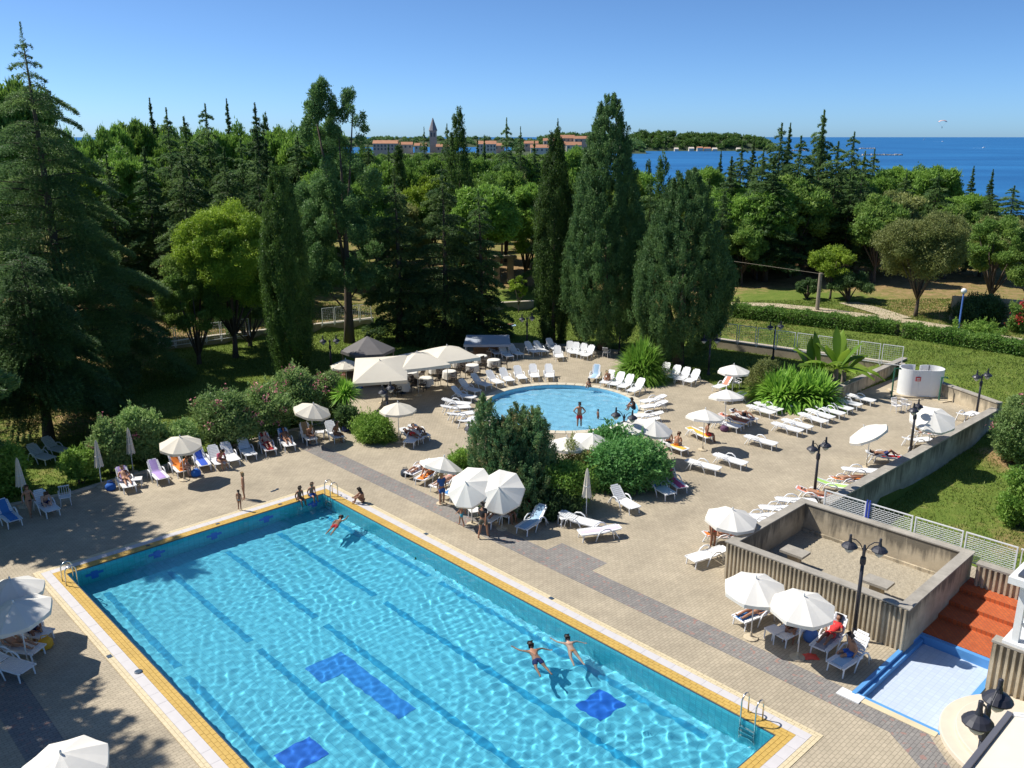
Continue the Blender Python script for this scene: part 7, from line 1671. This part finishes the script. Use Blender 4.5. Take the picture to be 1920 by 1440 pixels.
# on the loungers
on_lounger('sunbather reclining on the first purple towel lounger', R1[0], 'recline', wear='brief', col='white', skin='skin', hair='hair_fair', bra='white')
on_lounger('man sitting bent forward on the orange towel lounger', R1[2], 'lean', turn=.9, wear='trunks', col='orange', skin='skin_l', hair='hair_brown', along=-.55, shirt='orange')
on_lounger('woman sitting on the fifth hedge row lounger in a dark top', R1[4], 'lean', turn=.4, along=-.5, wear='brief', col='blue', shirt='pink', hair='hair_brown', long=True)
on_lounger('person in red reclining on the eighth hedge row lounger', R1[7], 'recline', wear='trunks', col='red', skin='skin_l', hair='hair_brown', bra='red')
on_lounger('tanned person reclining on the ninth hedge row lounger', R1[8], 'recline', wear='brief', col='navy', skin='skin_d', hair='hair_dark')
on_lounger('person leaning forward on the brown towel lounger', R1[9], 'lean', along=-.2, wear='brief', col='orange', skin='skin', hair='hair_fair', turn=.2)
on_lounger('bronzed person sitting at the foot of the last hedge row lounger', R1[10], 'edge', along=-.4, turn=.5, wear='brief', col='black', skin='skin_d', hair='hair_dark')
on_lounger('person sitting on the second lounger in the far left shade', R3[1], 'lean', wear='trunks', col='navy', skin='skin_l', hair='hair_brown', along=.1)
on_lounger('person lying on the brown towel by the kerb bed umbrella', R15[1], 'knees', wear='brief', col='white', skin='skin_d', hair='hair_dark')
on_lounger('person lying beside the kerb bed umbrella on the left lounger', R15[0], 'lie', wear='trunks', col='red', skin='skin_d', hair='hair_dark')
on_lounger('person in orange swimwear sitting on the second lounger at the round pool upper right', R6[1], 'lean', along=.1, wear='brief', col='orange', skin='skin', hair='hair_fair')
on_lounger('bronzed sunbather sitting with back to the sun, right of the crowded group', R14[1], 'edge', along=-.5, turn=1.2, wear='brief', col='black', skin='skin_d', hair='hair_dark', scale=1.08)
on_lounger('person lying in the crowded group under the right tilted parasol', R14[2], 'recline', wear='trunks', col='navy', skin='skin_d', hair='hair_dark')
on_lounger('sunbather lying on the coral towel beside the woman in blue', R14[4], 'lie', wear='brief', col='pink', skin='skin_l', hair='hair_brown', bra='pink')
on_lounger('sunbather lying on the orange towel in the crowded group', R14[5], 'knees', wear='brief', col='orange', skin='skin', hair='hair_fair', bra='orange')
on_lounger('sunbather lying on the leftmost white towel in the crowded group', R14[6], 'lie', wear='trunks', col='white', skin='skin', hair='hair_dark')
on_lounger('woman seen from behind sitting on the lounger by the juniper sprays', L_tan, 'edge', along=.4, turn=2.2, wear='brief', col='black', skin='skin', hair='hair_brown', long=True)
on_lounger('second person sitting on the lounger by the juniper sprays', L_tan, 'lean', along=-.2, turn=1.9, wear='brief', col='orange', skin='skin', hair='hair_brown')
on_lounger('person sitting on the yellow towel lounger of the right deck', R10[0], 'edge', along=-.6, turn=1.0, wear='trunks', col='red', skin='skin_d', hair='hair_dark')
on_lounger('sunbather lying on the coral towel of the right deck', R10[2], 'lie', wear='brief', col='red', skin='skin_d', hair='hair_dark')
on_lounger('sunbather lying on the dark towel of the right deck', R10[3], 'knees', wear='trunks', col='black', skin='skin_d', hair='hair_dark')
on_lounger('sunbather with raised knees on the red towel by the deck wall', R16[8], 'knees', wear='trunks', col='navy', skin='skin_d', hair='hair_dark')
on_lounger('sunbather with raised knees on the coral towel by the deck wall', R16[10], 'knees', wear='brief', col='pink', skin='skin', hair='hair_fair', bra='pink')
on_lounger('sunbather lying on the orange towel by the deck wall', R16[6], 'lie', wear='brief', col='white', skin='skin', hair='hair_fair')
on_lounger('sunbather lying near the lamp post on the coral towel by the deck wall', R16[4], 'lie', wear='brief', col='orange', skin='skin', hair='hair_dark')
on_lounger('sunbather lying under the umbrella left of the planter', L_bik, 'lie', wear='brief', col='orange', skin='skin', hair='hair_brown')
on_lounger('sunbather lying on the blue towel before the planter', R17[1], 'lie', wear='brief', col='red', skin='skin', hair='hair_dark', bra='red')
on_lounger('tanned person bending forward under the right planter parasol', R17[2], 'lean', along=-.1, turn=.4, wear='brief', col='black', skin='skin_d', hair='hair_dark')
on_lounger('person in red sitting on the grey towel lounger by the lamp post', R17[3], 'recline', wear='trunks', col='red', skin='skin_d', hair='hair_dark', shirt='red', dz=.03)
on_lounger('person in blue sitting on the pale blue towel lounger by the foot bath', R17[4], 'edge', along=.05, turn=-.5, wear='trunks', col='blue', skin='skin', hair='hair_dark', bra='blue')
on_lounger('man sitting on the upper lounger in the lower left corner group', R18[0], 'lean', along=-.2, turn=-.3, wear='trunks', col='navy', skin='skin_d', hair='hair_dark')
on_lounger('person lying on the middle lounger of the lower left corner group', R18[1], 'recline', wear='brief', col='red', skin='skin', hair='hair_brown')
b_ = P(948, 612); gl = part('towel', TOW[4], None, CL['lblue'], (b_.x, b_.y, gz(b_.x, b_.y) - .33), (0, 0, .2)); tag(gl, 'pale towel spread on the grass behind the round pool', 'towel')
person('sunbather lying on the grass behind the round pool', 'lie', (b_.x, b_.y, gz(b_.x, b_.y) + .05), -1.4, 'brief', 'red', 'skin', 'hair_brown')
